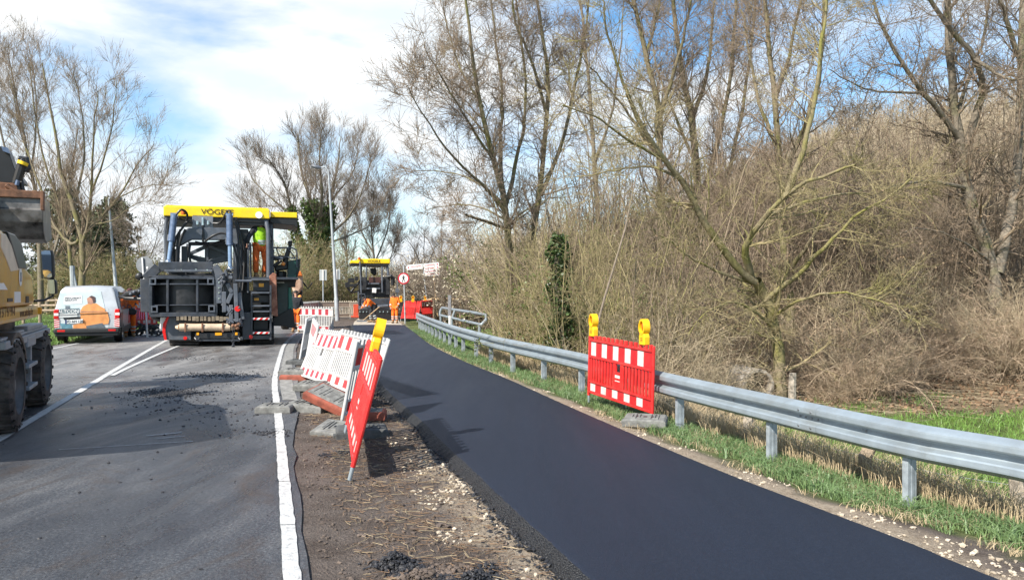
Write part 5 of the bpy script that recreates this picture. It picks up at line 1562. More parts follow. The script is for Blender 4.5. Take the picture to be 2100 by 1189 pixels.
# chassis: grey frame, fender, two steps between the wheels
m = MB()
m.box(-2.0, -.55, -.5, 3.4, .62, 1.05)
m.box(-.62, -.05, .95, 1.62, .98, 1.12)
m.box(-.56, -.12, .92, .97, .35, 1.0); m.box(-.56, -.12, 1.72, 1.77, .35, 1.12); m.box(-.56, -.5, .97, 1.72, .35, 1.0)
ch = epart('chassis', m, M_exgrey, bevel=.02)
m = MB(); m.box(-2.45, -.10, -.55, 3.15, 1.15, 1.19); m.box(-2.4, -.06, -.5, 3.1, 1.05, 1.15); m.box(-.35, -.085, .1, .9, 1.19, 1.23); m.box(-.30, -.09, 1.2, 2.6, 1.19, 1.25); epart('deck', m, M_exgrey, ch, .015)
m = MB(); m.disc((-1.2, 1.2, 1.18), .95, .95, 0, .16, 'z', 36); epart('slew_ring', m, M_dark, ch, .01)
for z in (.40, .70):
    m = MB(); m.box(-.50, -.04, .99, 1.70, z, z + .05); epart('step', m, M_exgrey, ch, .01)
m = MB(); pf_ = []
for k in range(9):
    a = math.pi * (.12 + .55 * k / 8); pf_.append((.12 + .68 * math.cos(a), RW + .60 * math.sin(a)))
for k in range(8, -1, -1):
    a = math.pi * (.12 + .55 * k / 8); pf_.append((.12 + .73 * math.cos(a), RW + .66 * math.sin(a)))
m.prism(pf_, -.60, -.04, 'x'); epart('fender', m, mat('brown_dusty_fender', (.09, .07, .055), .7), ch, .01)
# upper structure: skirt, hood with cream top and dark grille
UX = -.02
def UY(px): return LE.P(px, 600, x=UX).y
m = MB()
yF = LE.P(79, 640, x=UX).y; z0 = LE.P(60, 655, x=UX).z; z1 = LE.P(60, 628, x=UX).z
m.box(-2.5, UX, -2.4, yF, z0, z1); up_ = epart('upper_frame', m, M_exyel, bevel=.05)
m = MB()
prof = [(-2.45, z1 + .005), (LE.P(76, 626, x=UX).y, z1 + .005), (LE.P(74.5, 595, x=UX).y, LE.P(74.5, 595, x=UX).z), (LE.P(70, 560, x=UX).y, LE.P(70, 560, x=UX).z), (LE.P(53, 545, x=UX).y, LE.P(53, 540, x=UX).z), (LE.P(40, 500, x=UX).y - .05, LE.P(38, 500, x=UX).z), (LE.P(20, 478, x=UX).y - .2, LE.P(22, 474, x=UX).z), (-2.4, LE.P(5, 472, x=UX).z)]
m.prism(prof, -1.15, UX - .03, 'x'); hood = epart('hood', m, M_exyel, up_, .06)
pr2 = [LE.P(x_, y_, x=UX - .026) for x_, y_ in ((2, 478), (12, 480), (28, 512), (46, 552), (22, 557), (12, 530), (2, 508))]
m = MB(); m.prism([(p.y, p.z) for p in pr2], UX - .04, UX - .022, 'x'); epart('hood_panel', m, M_excream, hood, .02)
m = MB(); pr3 = [LE.P(x_, y_, x=UX - .02) for x_, y_ in ((14, 474), (30, 480), (44, 500), (55, 552), (38, 551), (26, 510))]
gr_p = [(p.y, p.z) for p in pr3]
m.prism(gr_p, -1.1, UX - .012, 'x'); epart('grille', m, mat('dark_grille', (.015, .022, .028), .3, spec=.6), hood, .02)
m = MB(); c = LE.P(47, 568, x=UX); 
for r_, mm in ((.0, 0),): m.lathe((UX - .028, c.y, c.z), [(.004, .115), (.006, .001)], 'x', 20)
dcl = epart('round_sticker', m, M_signwhite, hood, 0)
m = MB(); m.box(UX - .024, UX - .019, c.y - .022, c.y - .008, c.z - .06, c.z + .06); m.box(UX - .024, UX - .019, c.y + .012, c.y + .026, c.z - .06, c.z + .06); epart('sticker_mark', m, M_black, dcl, 0)
m = MB(); a = LE.P(35, 621, x=UX); b_ = LE.P(47, 598, x=UX); m.box(UX - .032, UX - .022, a.y, b_.y, a.z, b_.z); epart('paper_sticker', m, M_signwhite, hood, .003)
m = MB(); a = LE.P(58, 621, x=UX); b_ = LE.P(63.5, 607, x=UX); m.box(UX - .032, UX - .022, a.y, b_.y, a.z, b_.z); a = LE.P(21, 619, x=UX); b_ = LE.P(31, 611, x=UX); m.box(UX - .032, UX - .022, a.y, b_.y, a.z, b_.z); build_split(m, 'latch', M_black, hood)
m = MB(); pr4 = [LE.P(x_, y_, x=UX) for x_, y_ in ((0, 581), (13, 580), (21, 594), (0, 594))]; m.prism([(p.y, p.z) for p in pr4], UX - .032, UX - .024, 'x'); epart('white_stripe', m, M_signwhite, hood, 0)
SIDE = Matrix(((0, 0, 1, 0), (1, 0, 0, 0), (0, 1, 0, 0), (0, 0, 0, 1)))
for s_, px, sz in (('24 51 / 97 99-0', 14, .16), ('www.autobau.de', 54.5, .145)):
    c = LE.P(px, 640.5, x=UX); text_mesh(s_, sz, mat('brown_lettering', (.12, .055, .015), .6), 'lettering', up_, Matrix.Translation((UX + .001, c.y, c.z)) @ SIDE, sx=1.0)
m = MB(); c = LE.P(80.5, 637, x=UX); m.box(UX - .1, UX + .03, c.y - .03, c.y + .05, c.z - .05, c.z + .05); epart('turn_signal', m, M_amber, up_, .01)
m = MB(); m.box(-2.45, -1.3, -.6, 1.35, z1, z1 + 1.65); cab_ = epart('cab', m, M_exyel, up_, .08)
m = MB(); m.box(-1.305, -1.29, -.45, 1.2, z1 + .75, z1 + 1.5); m.box(-2.3, -1.45, -.615, -.598, z1 + .75, z1 + 1.5); epart('cab_window', m, M_glass, cab_, .005)
# mirrors on an arm
m = MB(); a = LE.P(74, 616, .9); 
yM = 2.05
LE.tube(m, [(70, 617, 1.75), (90, 616, 1.95), (108, 607, yM), (110, 585, yM), (106, 520, yM)], .018, 8); ma = epart('mirror_arm', m, M_black, up_, 0, True)
def mirror(cx, cy, w_, h_, tilt):
    m = MB(); LE.poly(m, [(cx - w_ * .5, cy - h_ * .47), (cx - w_ * .2, cy - h_ * .5), (cx + w_ * .38, cy - h_ * .48), (cx + w_ * .5, cy - h_ * .3), (cx + w_ * .56, cy + h_ * .42), (cx + w_ * .3, cy + h_ * .5), (cx - w_ * .25, cy + h_ * .5), (cx - w_ * .38, cy + h_ * .3)], yM - .06, yM + .06)
    s_ = epart('mirror', m, M_black, ma, .012)
    m = MB(); LE.poly(m, [(cx - w_ * .48, cy - h_ * .43), (cx - w_ * .18, cy - h_ * .47), (cx + w_ * .22, cy - h_ * .46), (cx + w_ * .30, cy - h_ * .3), (cx + w_ * .36, cy + h_ * .42), (cx + w_ * .2, cy + h_ * .46), (cx - w_ * .2, cy + h_ * .46), (cx - w_ * .34, cy + h_ * .3)], yM - .068, yM - .061)
    epart('mirror_glass', m, M_mirror, s_, 0)
mirror(97, 542, 26, 60, 0); mirror(106, 588, 19, 31, 0)
# boom, stick, linkage and bucket in front of the machine
m = MB(); m.prism([(1.2, 1.9), (2.2, 3.4), (3.6, 4.35), (4.0, 4.15), (2.7, 3.1), (1.7, 1.8)], -1.75, -1.35, 'x'); m.prism([(3.5, 4.3), (4.0, 4.25), (4.3, 3.6), (4.2, 2.95), (3.95, 3.0)], -1.68, -1.42, 'x'); epart('boom', m, M_exyel, bevel=.03)
BK = 3.1
m = MB()
a_l = LE.P(-60, 440, BK); 
prof = [LE.P(88, y, BK) for y in (403, 425, 432, 455, 478, 492, 495)]
secs = [(.02, 404), (.0, 428), (-.03, 430), (.0, 455), (.09, 476), (.22, 489), (.45, 495)]
x0 = -2.35; x1 = LE.P(88, 440, BK).x
zs = [(BK + d, LE.P(60, y, BK).z) for d, y in secs]
out_ = zs; inn = [(d + .05, z + .02) for d, z in reversed(zs)]
m.prism([(d, z) for d, z in out_] + inn, x0, x1, 'x')
side_ = [(BK + .02, zs[0][1])] + [(BK + .0, zs[1][1]), (BK + .0, zs[3][1]), (BK + .09, zs[4][1]), (BK + .22, zs[5][1]), (BK + .45, zs[6][1]), (BK + 1.0, zs[6][1] + .10), (BK + .75, zs[0][1])]
xi = LE.P(68, 495, BK).x
m.prism(side_, x1 - .035, x1 + .004, 'x'); m.prism(side_, x0, x0 + .035, 'x')
bk = epart('bucket', m, M_bucket, ex, .01)
m = MB(); m.box(x0 + .01, x1 + .012, BK - .03, BK + .16, zs[0][1] - .02, zs[0][1] + .10); m.box(x1 - .03, x1 + .016, BK - .035, BK + .1, zs[1][1] - .02, zs[0][1] + .10); epart('bucket_lip', m, M_rust, bk, .01)
m = MB(); m.box(x0, x1 - .05, BK + .06, BK + .7, zs[1][1] + .02, zs[0][1] - .025); epart('bucket_inside', m, M_rust, bk, .01)
m = MB()
LE.poly(m, [(-20, 372), (36, 376), (38, 400), (-20, 398)], BK + .15, BK + .45); LE.poly(m, [(10, 378), (18, 376), (22, 402), (12, 402)], BK + .05, BK + .15); LE.tube(m, [(12, 380, BK), (40, 398, BK)], .035, 8)
epart('bucket_linkage', m, M_rust, ex, .01)
m = MB()
LE.poly(m, [(-30, 296), (14, 302), (20, 316), (30, 346), (46, 366), (50, 376), (-20, 374)], BK + .2, BK + .6); LE.tube(m, [(49, 327, BK + .2), (46, 336, BK + .2), (33, 378, BK + .2)], [.055, .07, .065], 10); LE.tube(m, [(38, 326, BK + .2), (54, 326, BK + .2), (57, 346, BK + .2), (52, 352, BK + .2)], .05, 8)
LE.tube(m, [(36, 376, BK + .1), (42, 396, BK + .1)], .03, 8); LE.tube(m, [(44, 372, BK + .1), (49, 398, BK + .1)], .028, 8)
epart('stick', m, M_black, ex, .02)
m = MB(); LE.tube(m, [(45.5, 338, BK + .14), (48, 332, BK + .14)], .078, 10); epart('yellow_band', m, M_canary, ex, 0, True)
m = MB(); LE.poly(m, [(2, 300), (16, 303), (20, 315), (6, 310)], BK + .1, BK + .22); LE.tube(m, [(34, 380, BK + .05), (37, 370, BK + .05)], .03, 8); build_split(m, 'blue_hose_guard', M_cyl, ex)

# ================================================================== the van
OV = Q(179, 705, 24.75); OV.z = 0
LV = Loc(OV, R(21.5))
vn = empty('van', OV, LV.rz, 'white van with a printed rear advert parked left of the road', 'van')
M_vanw = mat('white_van_paint', (.46, .49, .52), .28, var=.12, scale=2, coat=.3, grime=.2)
M_trim = mat('black_bumper_plastic', (.02, .021, .022), .6)
W2 = .96
def ring(y, zb, zbelt, zr, wb, wbelt, wr, lean=0.0):
    pts_ = [(-wb, zb), (-wb * 1.0, zb + .15), (-wbelt, (zb + zbelt) * .5), (-wbelt, zbelt), (-wr, zr - .12), (-wr + .10, zr - .02), (0, zr + .015), (wr - .10, zr - .02), (wr, zr - .12), (wbelt, zbelt), (wbelt, (zb + zbelt) * .5), (wb, zb + .15), (wb, zb)]
    return [(x, y + max(0, z - 1.0) * lean, z) for x, z in pts_]
st_ = [ring(0.0, .38, 1.02, 1.80, .88, .92, .76, .20), ring(.05, .34, 1.02, 1.84, .92, .95, .79, .17), ring(.6, .32, 1.02, 1.89, .94, .96, .82, .05), ring(2.4, .32, 1.02, 1.90, .94, .96, .83), ring(3.1, .32, 1.02, 1.86, .94, .96, .81), ring(3.95, .32, 1.0, 1.22, .93, .95, .80), ring(4.6, .34, .88, .98, .88, .88, .66), ring(4.85, .40, .68, .75, .74, .75, .55)]
m = MB(); n = len(st_[0])
for r_ in st_: m.v += r_
for k in range(len(st_) - 1):
    for j in range(n):
        a, b_ = k * n + j, k * n + (j + 1) % n
        m.f.append((a, b_, b_ + n, a + n)); m.m.append(0)
m.f += [(0, 1, 2, 3, 9, 10, 11, 12), (3, 4, 5, 6, 7, 8, 9)]; m.m += [0, 0]; m.f.append(tuple(reversed(range((len(st_) - 1) * n, len(st_) * n)))); m.m.append(0)
vb = m.build('body', M_vanw, vn, smooth=True)
def vr(px, py, off=.012):
    y = 0.0
    for _ in range(4):
        p = LV.P(px, py, y); y = max(0, p.z - 1.0) * .20 - off
    return LV.P(px, py, y)
def vpatch(name, pts_, mtl, off=.012, parent=vb, th=.006):
    P = [vr(x, y, off) for x, y in pts_]; Bk = [p + Vector((0, th, 0)) for p in P]
    n_ = len(P); m = MB(); m.add(P + Bk, [tuple(range(n_)), tuple(reversed(range(n_, 2 * n_)))] + [(i, i + n_, (i + 1) % n_ + n_, (i + 1) % n_) for i in range(n_)])
    return m.build(name, mtl, parent)
ad = vpatch('rear_window', [(123, 600), (207, 597), (215, 632), (119, 637)], mat('printed_pale_sky', (.52, .60, .60), .18, var=.12, scale=2, coat=.5), .010)
vpatch('rear_door', [(118, 638), (222, 633), (223, 681), (121, 683)], mat('printed_pale_door', (.56, .60, .60), .3, var=.12, scale=2), .011)
M_po = mat('printed_orange', (.72, .30, .10), .35, var=.2, scale=4)
vpatch('printed_torso', [(164, 638.5), (170, 628), (182, 622), (198, 622), (206, 628), (215, 633), (216, 638)], M_po, .020)
vpatch('printed_torso', [(164, 640), (220, 639), (224, 655), (222, 664), (176, 668), (166, 655)], M_po, .020)
vpatch('printed_torso', [(150, 666), (176, 660), (178, 682), (150, 682)], M_po, .020)
vpatch('printed_face', [(178, 612), (184, 608), (191, 609), (193, 617), (188, 624), (180, 622)], mat('printed_skin', (.42, .22, .15), .35), .024)
vpatch('printed_hair', [(183, 608), (188, 606), (195, 609), (196, 618), (192, 622), (189, 613)], mat('printed_dark_hair', (.07, .04, .035), .4), .027)
vpatch('white_notice', [(132, 608), (168, 606), (168, 622), (131, 624)], M_signwhite, .018)
M_pg = mat('printed_grey', (.12, .14, .16), .4)
vpatch('printed_machine', [(177, 668), (200, 664), (210, 662), (216, 672), (214, 679), (178, 680)], M_pg, .022)
vpatch('printed_teal', [(124, 663), (146, 664), (149, 682), (128, 682)], mat('printed_teal', (.12, .26, .32), .4), .019)
vpatch('printed_block', [(134, 627), (143, 627), (143, 635), (134, 635)], M_pg, .022)
vpatch('pale_band', [(119, 644.5), (158, 642), (159, 649), (119, 651)], M_signwhite, .0175)
def vtext(s, px, py, size, mtl, nm, sx=1.0, off=.026):
    c = vr(px, py, off); lean_ = math.atan(.20) if c.z > 1.0 else 0
    text_mesh(s, size, mtl, nm, vb, Matrix.Translation(c) @ Matrix.Rotation(-lean_, 4, 'X') @ FACE_CAM, sx=sx)
vpatch('grey_band', [(118.8, 634), (163, 631.5), (161, 643.5), (119, 645)], mat('printed_mid_grey', (.16, .20, .21), .4), .0165)
vpatch('door_seam', [(117.5, 646.2), (223, 641), (223, 642), (117.5, 647.2)], M_black, .0285)
vtext('MASCHINIST', 149.5, 611, .085, M_black, 'lettering', .95); vtext('GESUCHT', 145, 615.5, .085, M_black, 'lettering', .95)
vtext('ALTCON', 140, 638.6, .15, M_signwhite, 'lettering', 1.0)
m_pl = vpatch('number_plate', [(133.5, 656), (170, 654), (170, 662), (133.5, 664)], M_signwhite, .03)
vpatch('plate_band', [(133.5, 656), (136.3, 655.9), (136.3, 663.8), (133.5, 664)], mat('plate_blue', (.01, .06, .30), .4), .034)
vtext('DO AM 1200', 153.5, 659.3, .115, M_black, 'plate_lettering', .88, .036)
vpatch('plate_recess', [(129, 652), (171, 649), (171, 654), (132, 656)], M_black, .016)
m = MB(); a = LV.P(119, 684, 0)
m.box(-.95, .95, -.10, .5, .34, .50); m.box(-.92, .92, -.06, .3, .24, .36); bmp = m.build('bumper', M_trim, vn, bevel=.04)
m = MB()
for s_ in (-1, 1): x0_, x1_ = sorted((s_ * .62, s_ * .84)); m.box(x0_, x1_, -.106, -.098, .40, .46)
build_split(m, 'bumper_reflector', M_redlight, bmp)
for s_, px in ((-1, 0), (1, 1)):
    m = MB(); x0_, x1_ = sorted((s_ * .955, s_ * .80))
    m.box(x0_, x1_, -.03, .10, .80, 1.12); o = m.build('tail_light', M_redlight, vn, bevel=.03)
    m = MB(); x0_, x1_ = sorted((s_ * .945, s_ * .815)); m.box(x0_, x1_, -.036, -.025, .92, 1.0); m.build('reversing_lens', M_signwhite, o)
    m = MB(); x0_, x1_ = sorted((s_ * .94, s_ * .79))
    m.use(0); m.box(x0_, x1_, -.020, -.008, .52, .80); m.use(1)
    for k in range(4):
        z = .53 + k * .07
        pts_ = [(x0_, z + (.03 if s_ > 0 else 0)), (x1_, z + (0 if s_ > 0 else .03)), (x1_, z + (.03 if s_ > 0 else .06)), (x0_, z + (.06 if s_ > 0 else .03))]
        m.prism(pts_, -.026, -.0195)
    m.build('chevron_strip', [M_signwhite, M_redlight], vn)
m = MB()
for pts_ in ([(.45, 1.10), (1.55, 1.08), (1.5, 1.66), (.62, 1.70)], [(1.62, 1.08), (2.5, 1.07), (2.42, 1.66), (1.58, 1.67)], [(2.58, 1.07), (3.5, 1.06), (2.98, 1.62), (2.5, 1.65)]):
    vs = []
    for off in (.008, -.02):
        for (y, z) in pts_: vs.append((.96 - (z - 1.02) * (.135 / .76) * 1.0 + off + .004, y, z))
    m.add(vs, [(0, 1, 2, 3), (7, 6, 5, 4), (0, 4, 5, 1), (1, 5, 6, 2), (2, 6, 7, 3), (3, 7, 4, 0)])
build_split(m, 'side_window', mat('tinted_window', (.05, .055, .06), .08, spec=.8), vn)
m = MB(); m.box(.955, .966, 2.6, 3.2, .55, .98); m.build('red_side_mark', mat('printed_red', (.5, .05, .06), .4), vb)
m = MB(); m.box(.90, .985, .3, 4.3, .33, .50); m.build('side_sill', M_trim, vn, bevel=.02)
m = MB(); m.box(.955, .972, .10, .70, .52, 1.0); m.build('dark_side_panel', mat('printed_dark_panel', (.06, .075, .09), .3, coat=.3), vb)
for x_, y_ in ((.93, .85), (.93, 3.95), (-.93, .85), (-.93, 3.95)):
    m = MB(); s_ = 1 if x_ > 0 else -1
    m.lathe((x_, y_, .335), [(.02 * s_, .20), (.04 * s_, .26), (.02 * s_, .325), (-.03 * s_, .335), (-.18 * s_, .335), (-.22 * s_, .30), (-.22 * s_, .1)], 'x', 28); o = m.build('wheel', M_black, vn, smooth=True)
    m = MB(); m.lathe((x_, y_, .335), [(.015 * s_, .205), (-.01 * s_, .19), (-.03 * s_, .12), (.02 * s_, .05), (.02 * s_, .001)], 'x', 20); m.build('rim', M_chrome, o, smooth=True)
m = MB(); m.box(.96, 1.16, 3.25, 3.36, 1.08, 1.28); m.build('wing_mirror', M_trim, vn, bevel=.04)

# dark car parked beyond it
OC = Q(262, 690, 33.5); OC.z = 0
cr = empty('parked_car', OC, R(22), 'dark blue car parked beyond the van, only its roof and side showing', 'car')
m = MB(); sts = []
def cring(y, zb, zbelt, zr, wb, wr): return [(-wb, y, zb), (-wb * 1.02, y, zbelt), (-wr, y, zr - .08), (-wr + .12, y, zr), (wr - .12, y, zr), (wr, y, zr - .08), (wb * 1.02, y, zbelt), (wb, y, zb)]
sts = [cring(0, .4, .75, .9, .8, .65), cring(.15, .3, .95, 1.05, .88, .7), cring(.75, .28, 1.0, 1.62, .9, .68), cring(2.3, .28, 1.0, 1.70, .9, .70), cring(3.2, .28, .98, 1.15, .9, .72), cring(4.1, .3, .8, .9, .86, .7), cring(4.4, .4, .6, .7, .75, .6)]
n = 8
for r_ in sts: m.v += r_
for k in range(len(sts) - 1):
    for j in range(n):
        a, b_ = k * n + j, k * n + (j + 1) % n; m.f.append((a, b_, b_ + n, a + n)); m.m.append(0)
m.f.append(tuple(range(n))); m.m.append(0); m.f.append(tuple(reversed(range((len(sts) - 1) * n, len(sts) * n)))); m.m.append(0)
m.build('body', mat('dark_blue_car_paint', (.012, .035, .10), .2, coat=.6), cr, smooth=True)
m = MB(); m.add([(-.66, .22, 1.06), (.66, .22, 1.06), (.62, .70, 1.52), (-.62, .70, 1.52)], [(0, 1, 2, 3)]); m.v = [(x, y - .02, z + .01) for x, y, z in m.v]; m.build('rear_window', M_glass, cr)
m = MB(); m.box(.80, .84, .9, 3.0, 1.08, 1.45); m.build('side_window', M_glass, cr, bevel=.01)
for x_, y_ in ((.82, .8), (.82, 3.5), (-.82, .8), (-.82, 3.5)):
    m = MB(); m.lathe((x_, y_, .32), [(.1, .001), (.1, .2), (.1, .30), (.05, .32), (-.1, .32), (-.1, .1)], 'x', 22); m.build('wheel', M_black, cr, smooth=True)
# van worker with a black tool bag
vw = Q(266, 690, 28.2)
person((vw.x, vw.y, -.0), R(30), 'worker in bright orange and dark cap beside the parked van', dict(re=(.24, -.02, 1.14), rw=(.14, -.22, 1.06), rh=(.10, -.29, 1.06), le=(-.24, .0, 1.14), lw=(-.12, -.22, 1.04), lh=(-.08, -.29, 1.04)), cap=mat('dark_red_brown_cap', (.07, .02, .02), .8), scale=1.03)
tb = empty('tool_bag', (vw.x + .12, vw.y - .42, .86), R(20), 'black bag held in front by the orange worker by the van', 'bag')
m = MB(); m.prism([(-.3, 0), (.28, -.03), (.34, .12), (.24, .22), (-.2, .24), (-.32, .14)], -.1, .1); m.build('bag', M_black, tb, bevel=.04)
m = MB(); m.tube([(-.15, 0, .23), (-.1, 0, .34), (.1, 0, .34), (.15, 0, .22)], .015, 6); m.build('strap', M_anth, tb)
a = Q(279, 660, 29.2); b_ = Q(312, 661, 29.8)
bb1 = barrier('barrier', 'red fence panel with white blocks between the orange worker and the large paver', 'barrier', GW, Vector((a.x, a.y, .35)), Vector((b_.x - a.x, b_.y - a.y, 0)), (0, 0, 1), .9, M_red, red_b, teeth=7, nstripe=7, plate=False)
rt = empty('rubble_heap', (a.x + .5, a.y - .1, 0), 0, 'dark heap of lattice rubber mats below the red panel left of the paver', 'heap')
m = MB(); rg = random.Random(12)
for k in range(60):
    c = Vector((rg.uniform(-.35, .7), rg.uniform(-.3, .3), rg.uniform(.02, .42))); d = Vector((rg.uniform(-1, 1), rg.uniform(-1, 1), rg.uniform(-.6, .6))).normalized() * .14
    m.bar(c - d, c + d, .06, .05)
m.build('mat_piece', M_rubdark, rt)
# ------------------------------------------------------------------ trees and other growth
def bark(name, a, b_, moss, mossy=.5, scale=3.0):
    m = bpy.data.materials.new(name)
    t, b = nodes_of(m)
    geo_ = N(t, 'ShaderNodeTexCoord')
    def nz_(s, d=6, r=.65):
        n = N(t, 'ShaderNodeTexNoise', Scale=s, Detail=d, Roughness=r); t.links.new(geo_.outputs['Object'], n.inputs['Vector']); return n.outputs['Fac']
    c = ramp(t, nz_(scale * 4), [(.3, a), (.7, b_)])
    ms = N(t, 'ShaderNodeMapRange'); ms.inputs['From Min'].default_value = .62 - mossy * .3; ms.inputs['From Max'].default_value = .80 - mossy * .3
    t.links.new(nz_(scale * .5, 5), ms.inputs['Value'])
    t.links.new(mixc(t, ms.outputs['Result'], c, moss), b.inputs['Base Color'])
    b.inputs['Roughness'].default_value = .9; b.inputs['Specular IOR Level'].default_value = .2
    bp = N(t, 'ShaderNodeBump', Strength=.8, Distance=.02); t.links.new(nz_(scale * 9, 4), bp.inputs['Height']); t.links.new(bp.outputs['Normal'], b.inputs['Normal'])
    return m
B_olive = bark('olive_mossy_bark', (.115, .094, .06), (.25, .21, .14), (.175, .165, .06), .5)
B_sunmoss = bark('sunlit_mossy_bark', (.14, .115, .065), (.30, .255, .16), (.22, .205, .06), .6)  # lighter copy of the mossy bark, sunlight put into its colour
B_grey = bark('grey_brown_bark', (.12, .102, .078), (.27, .23, .18), (.16, .155, .07), .35)
B_tw = bark('brown_twig_bark', (.165, .125, .088), (.33, .255, .185), (.22, .19, .10), .25)
B_twg = bark('green_tan_twig_bark', (.22, .18, .095), (.41, .335, .195), (.28, .255, .10), .45)
B_tan = bark('dry_tan_twig_bark', (.32, .255, .165), (.54, .445, .31), (.39, .32, .19), .2)
B_red = bark('reddish_twig_bark', (.30, .22, .15), (.53, .41, .295), (.39, .31, .19), .25)
B_far = bark('far_twig_bark', (.16, .125, .095), (.26, .21, .165), (.20, .175, .10), .3)
def leafmat(name, a, b_, rough=.5):
    m = bpy.data.materials.new(name); t, b = nodes_of(m)
    geo_ = N(t, 'ShaderNodeTexCoord'); n = N(t, 'ShaderNodeTexNoise', Scale=3.0, Detail=6.0, Roughness=.7); t.links.new(geo_.outputs['Object'], n.inputs['Vector'])
    t.links.new(ramp(t, n.outputs['Fac'], [(.3, a), (.7, b_)]), b.inputs['Base Color']); b.inputs['Roughness'].default_value = rough
    return m
L_ivy = leafmat('ivy_leaf', (.022, .048, .014), (.075, .115, .030), .35)
L_priv = leafmat('privet_leaf', (.055, .085, .016), (.13, .165, .035), .45)
L_spruce = leafmat('spruce_needles', (.045, .060, .026), (.13, .145, .062), .7)
L_bud = leafmat('brown_buds', (.14, .085, .045), (.26, .18, .10), .7)
L_bloss = leafmat('pale_blossom', (.50, .43, .30), (.72, .65, .52), .7)
L_grass = leafmat('fresh_grass_blade', (.070, .135, .045), (.165, .235, .09), .5)
L_meadow = leafmat('meadow_grass_blade', (.085, .175, .030), (.18, .29, .06), .5)
L_dry = leafmat('dry_grass_blade', (.34, .255, .145), (.52, .42, .27), .7)
L_litter = leafmat('dead_leaf', (.13, .075, .042), (.30, .195, .115), .8)

def norm(a): return a / np.maximum(np.linalg.norm(a, axis=-1, keepdims=True), 1e-9)
def tubes_np(P, Rr, sides):
    n, m, _ = P.shape
    T = norm(np.gradient(P, axis=1))
    ref = np.broadcast_to(np.array([.31, .23, .92]), T.shape).copy()
    bad = np.abs((T * ref).sum(-1)) > .95; ref[bad] = (1, 0, 0)
    U = norm(np.cross(T, ref)); V_ = np.cross(T, U)
    ang = np.arange(sides) * 2 * np.pi / sides
    ringv = P[:, :, None, :] + Rr[:, :, None, None] * (np.cos(ang)[None, None, :, None] * U[:, :, None, :] + np.sin(ang)[None, None, :, None] * V_[:, :, None, :])
    b0 = (np.arange(n) * m * sides)[:, None, None] + (np.arange(m - 1) * sides)[None, :, None]
    k = np.arange(sides)[None, None, :]; k2 = (np.arange(sides) + 1) % sides
    a = b0 + k; b_ = b0 + k2[None, None, :]
    F = np.stack([a, b_, b_ + sides, a + sides], -1).reshape(-1, 4)
    return ringv.reshape(-1, 3), F
class Bag:
    def __init__(s): s.v = []; s.f = []; s.o = 0
    def add(s, v, f): s.v.append(v); s.f.append(f + s.o); s.o += len(v)
    def build(s, name, mtl, parent=None, smooth=True): return np_mesh(name, np.concatenate(s.v), np.concatenate(s.f), mtl, parent, smooth)
def resample(pts, m, rng, jit=0.0):
    p = np.array([tuple(q) for q in pts], float)
    n = len(p); o = []
    for t_ in np.linspace(0, n - 1 - 1e-6, m):
        i = int(t_); u = t_ - i
        p0, p1, p2, p3 = p[max(i - 1, 0)], p[i], p[i + 1], p[min(i + 2, n - 1)]
        o.append(.5 * ((2 * p1) + (p2 - p0) * u + (2 * p0 - 5 * p1 + 4 * p2 - p3) * u * u + (3 * p1 - p0 - 3 * p2 + p3) * u ** 3))
    o = np.array(o)
    if jit:
        o[1:] += rng.normal(0, jit, (m - 1, 3)) * np.linspace(.3, 1, m - 1)[:, None]
    return o
def spawn(P, Rr, k, ln, ang, nseg, rng, rratio=.55, tmin=.15, wander=.22, up=.06, tip=.3, rmin=.002, lvar=.5, taper=.55, flat=None):
    """k children on every parent branch; returns their centre lines and radii"""
    n, m, _ = P.shape
    kk = np.broadcast_to(np.asarray(k), (n,)).astype(int)
    idx = np.repeat(np.arange(n), kk); c = len(idx)
    if c == 0: return np.zeros((0, nseg + 1, 3)), np.zeros((0, nseg + 1))
    t_ = tmin + (1 - tmin) * rng.random(c) ** .85
    f = t_ * (m - 1); i = np.minimum(f.astype(int), m - 2); u = (f - i)[:, None]
    pos = P[idx, i] * (1 - u) + P[idx, i + 1] * u
    T = norm(P[idx, i + 1] - P[idx, i])
    r = (Rr[idx, i] * (1 - u[:, 0]) + Rr[idx, i + 1] * u[:, 0])
    rnd = rng.normal(size=(c, 3)); 
    if flat is not None: rnd[:, 2] *= flat
    perp = norm(rnd - (rnd * T).sum(-1, keepdims=True) * T)
    a = (np.asarray(ang) * (1 + .3 * rng.normal(size=c)))[:, None]
    d = norm(T * np.cos(a) + perp * np.sin(a))
    Ls = ln if np.ndim(ln) == 0 else np.asarray(ln)[idx]
    Lc = Ls * (1 - lvar + lvar * 2 * rng.random(c)) * (1 - taper * t_)
    out_ = [pos]; p = pos.copy()
    for s_ in range(nseg):
        d = norm(d + wander * rng.normal(size=(c, 3)) + np.array([0, 0, up]))
        p = p + d * (Lc / nseg)[:, None]; out_.append(p)
    r0 = np.maximum(r * rratio, rmin)
    R2 = r0[:, None] * np.linspace(1, tip, nseg + 1)[None, :]
    return np.stack(out_, 1), np.maximum(R2, rmin * .6)
def leaf_quads(C, size, rng, vert=0.0, aspect=.65):
    n = len(C)
    a = norm(rng.normal(size=(n, 3)) + np.array([0, 0, vert])); q = rng.normal(size=(n, 3)); b_ = norm(q - (q * a).sum(-1, keepdims=True) * a)
    s_ = (size * (.6 + .8 * rng.random(n)))[:, None] * .5
    V_ = np.stack([C - a * s_, C + b_ * s_ * aspect, C + a * s_, C - b_ * s_ * aspect], 1).reshape(-1, 3)
    return V_, np.arange(n * 4).reshape(n, 4)

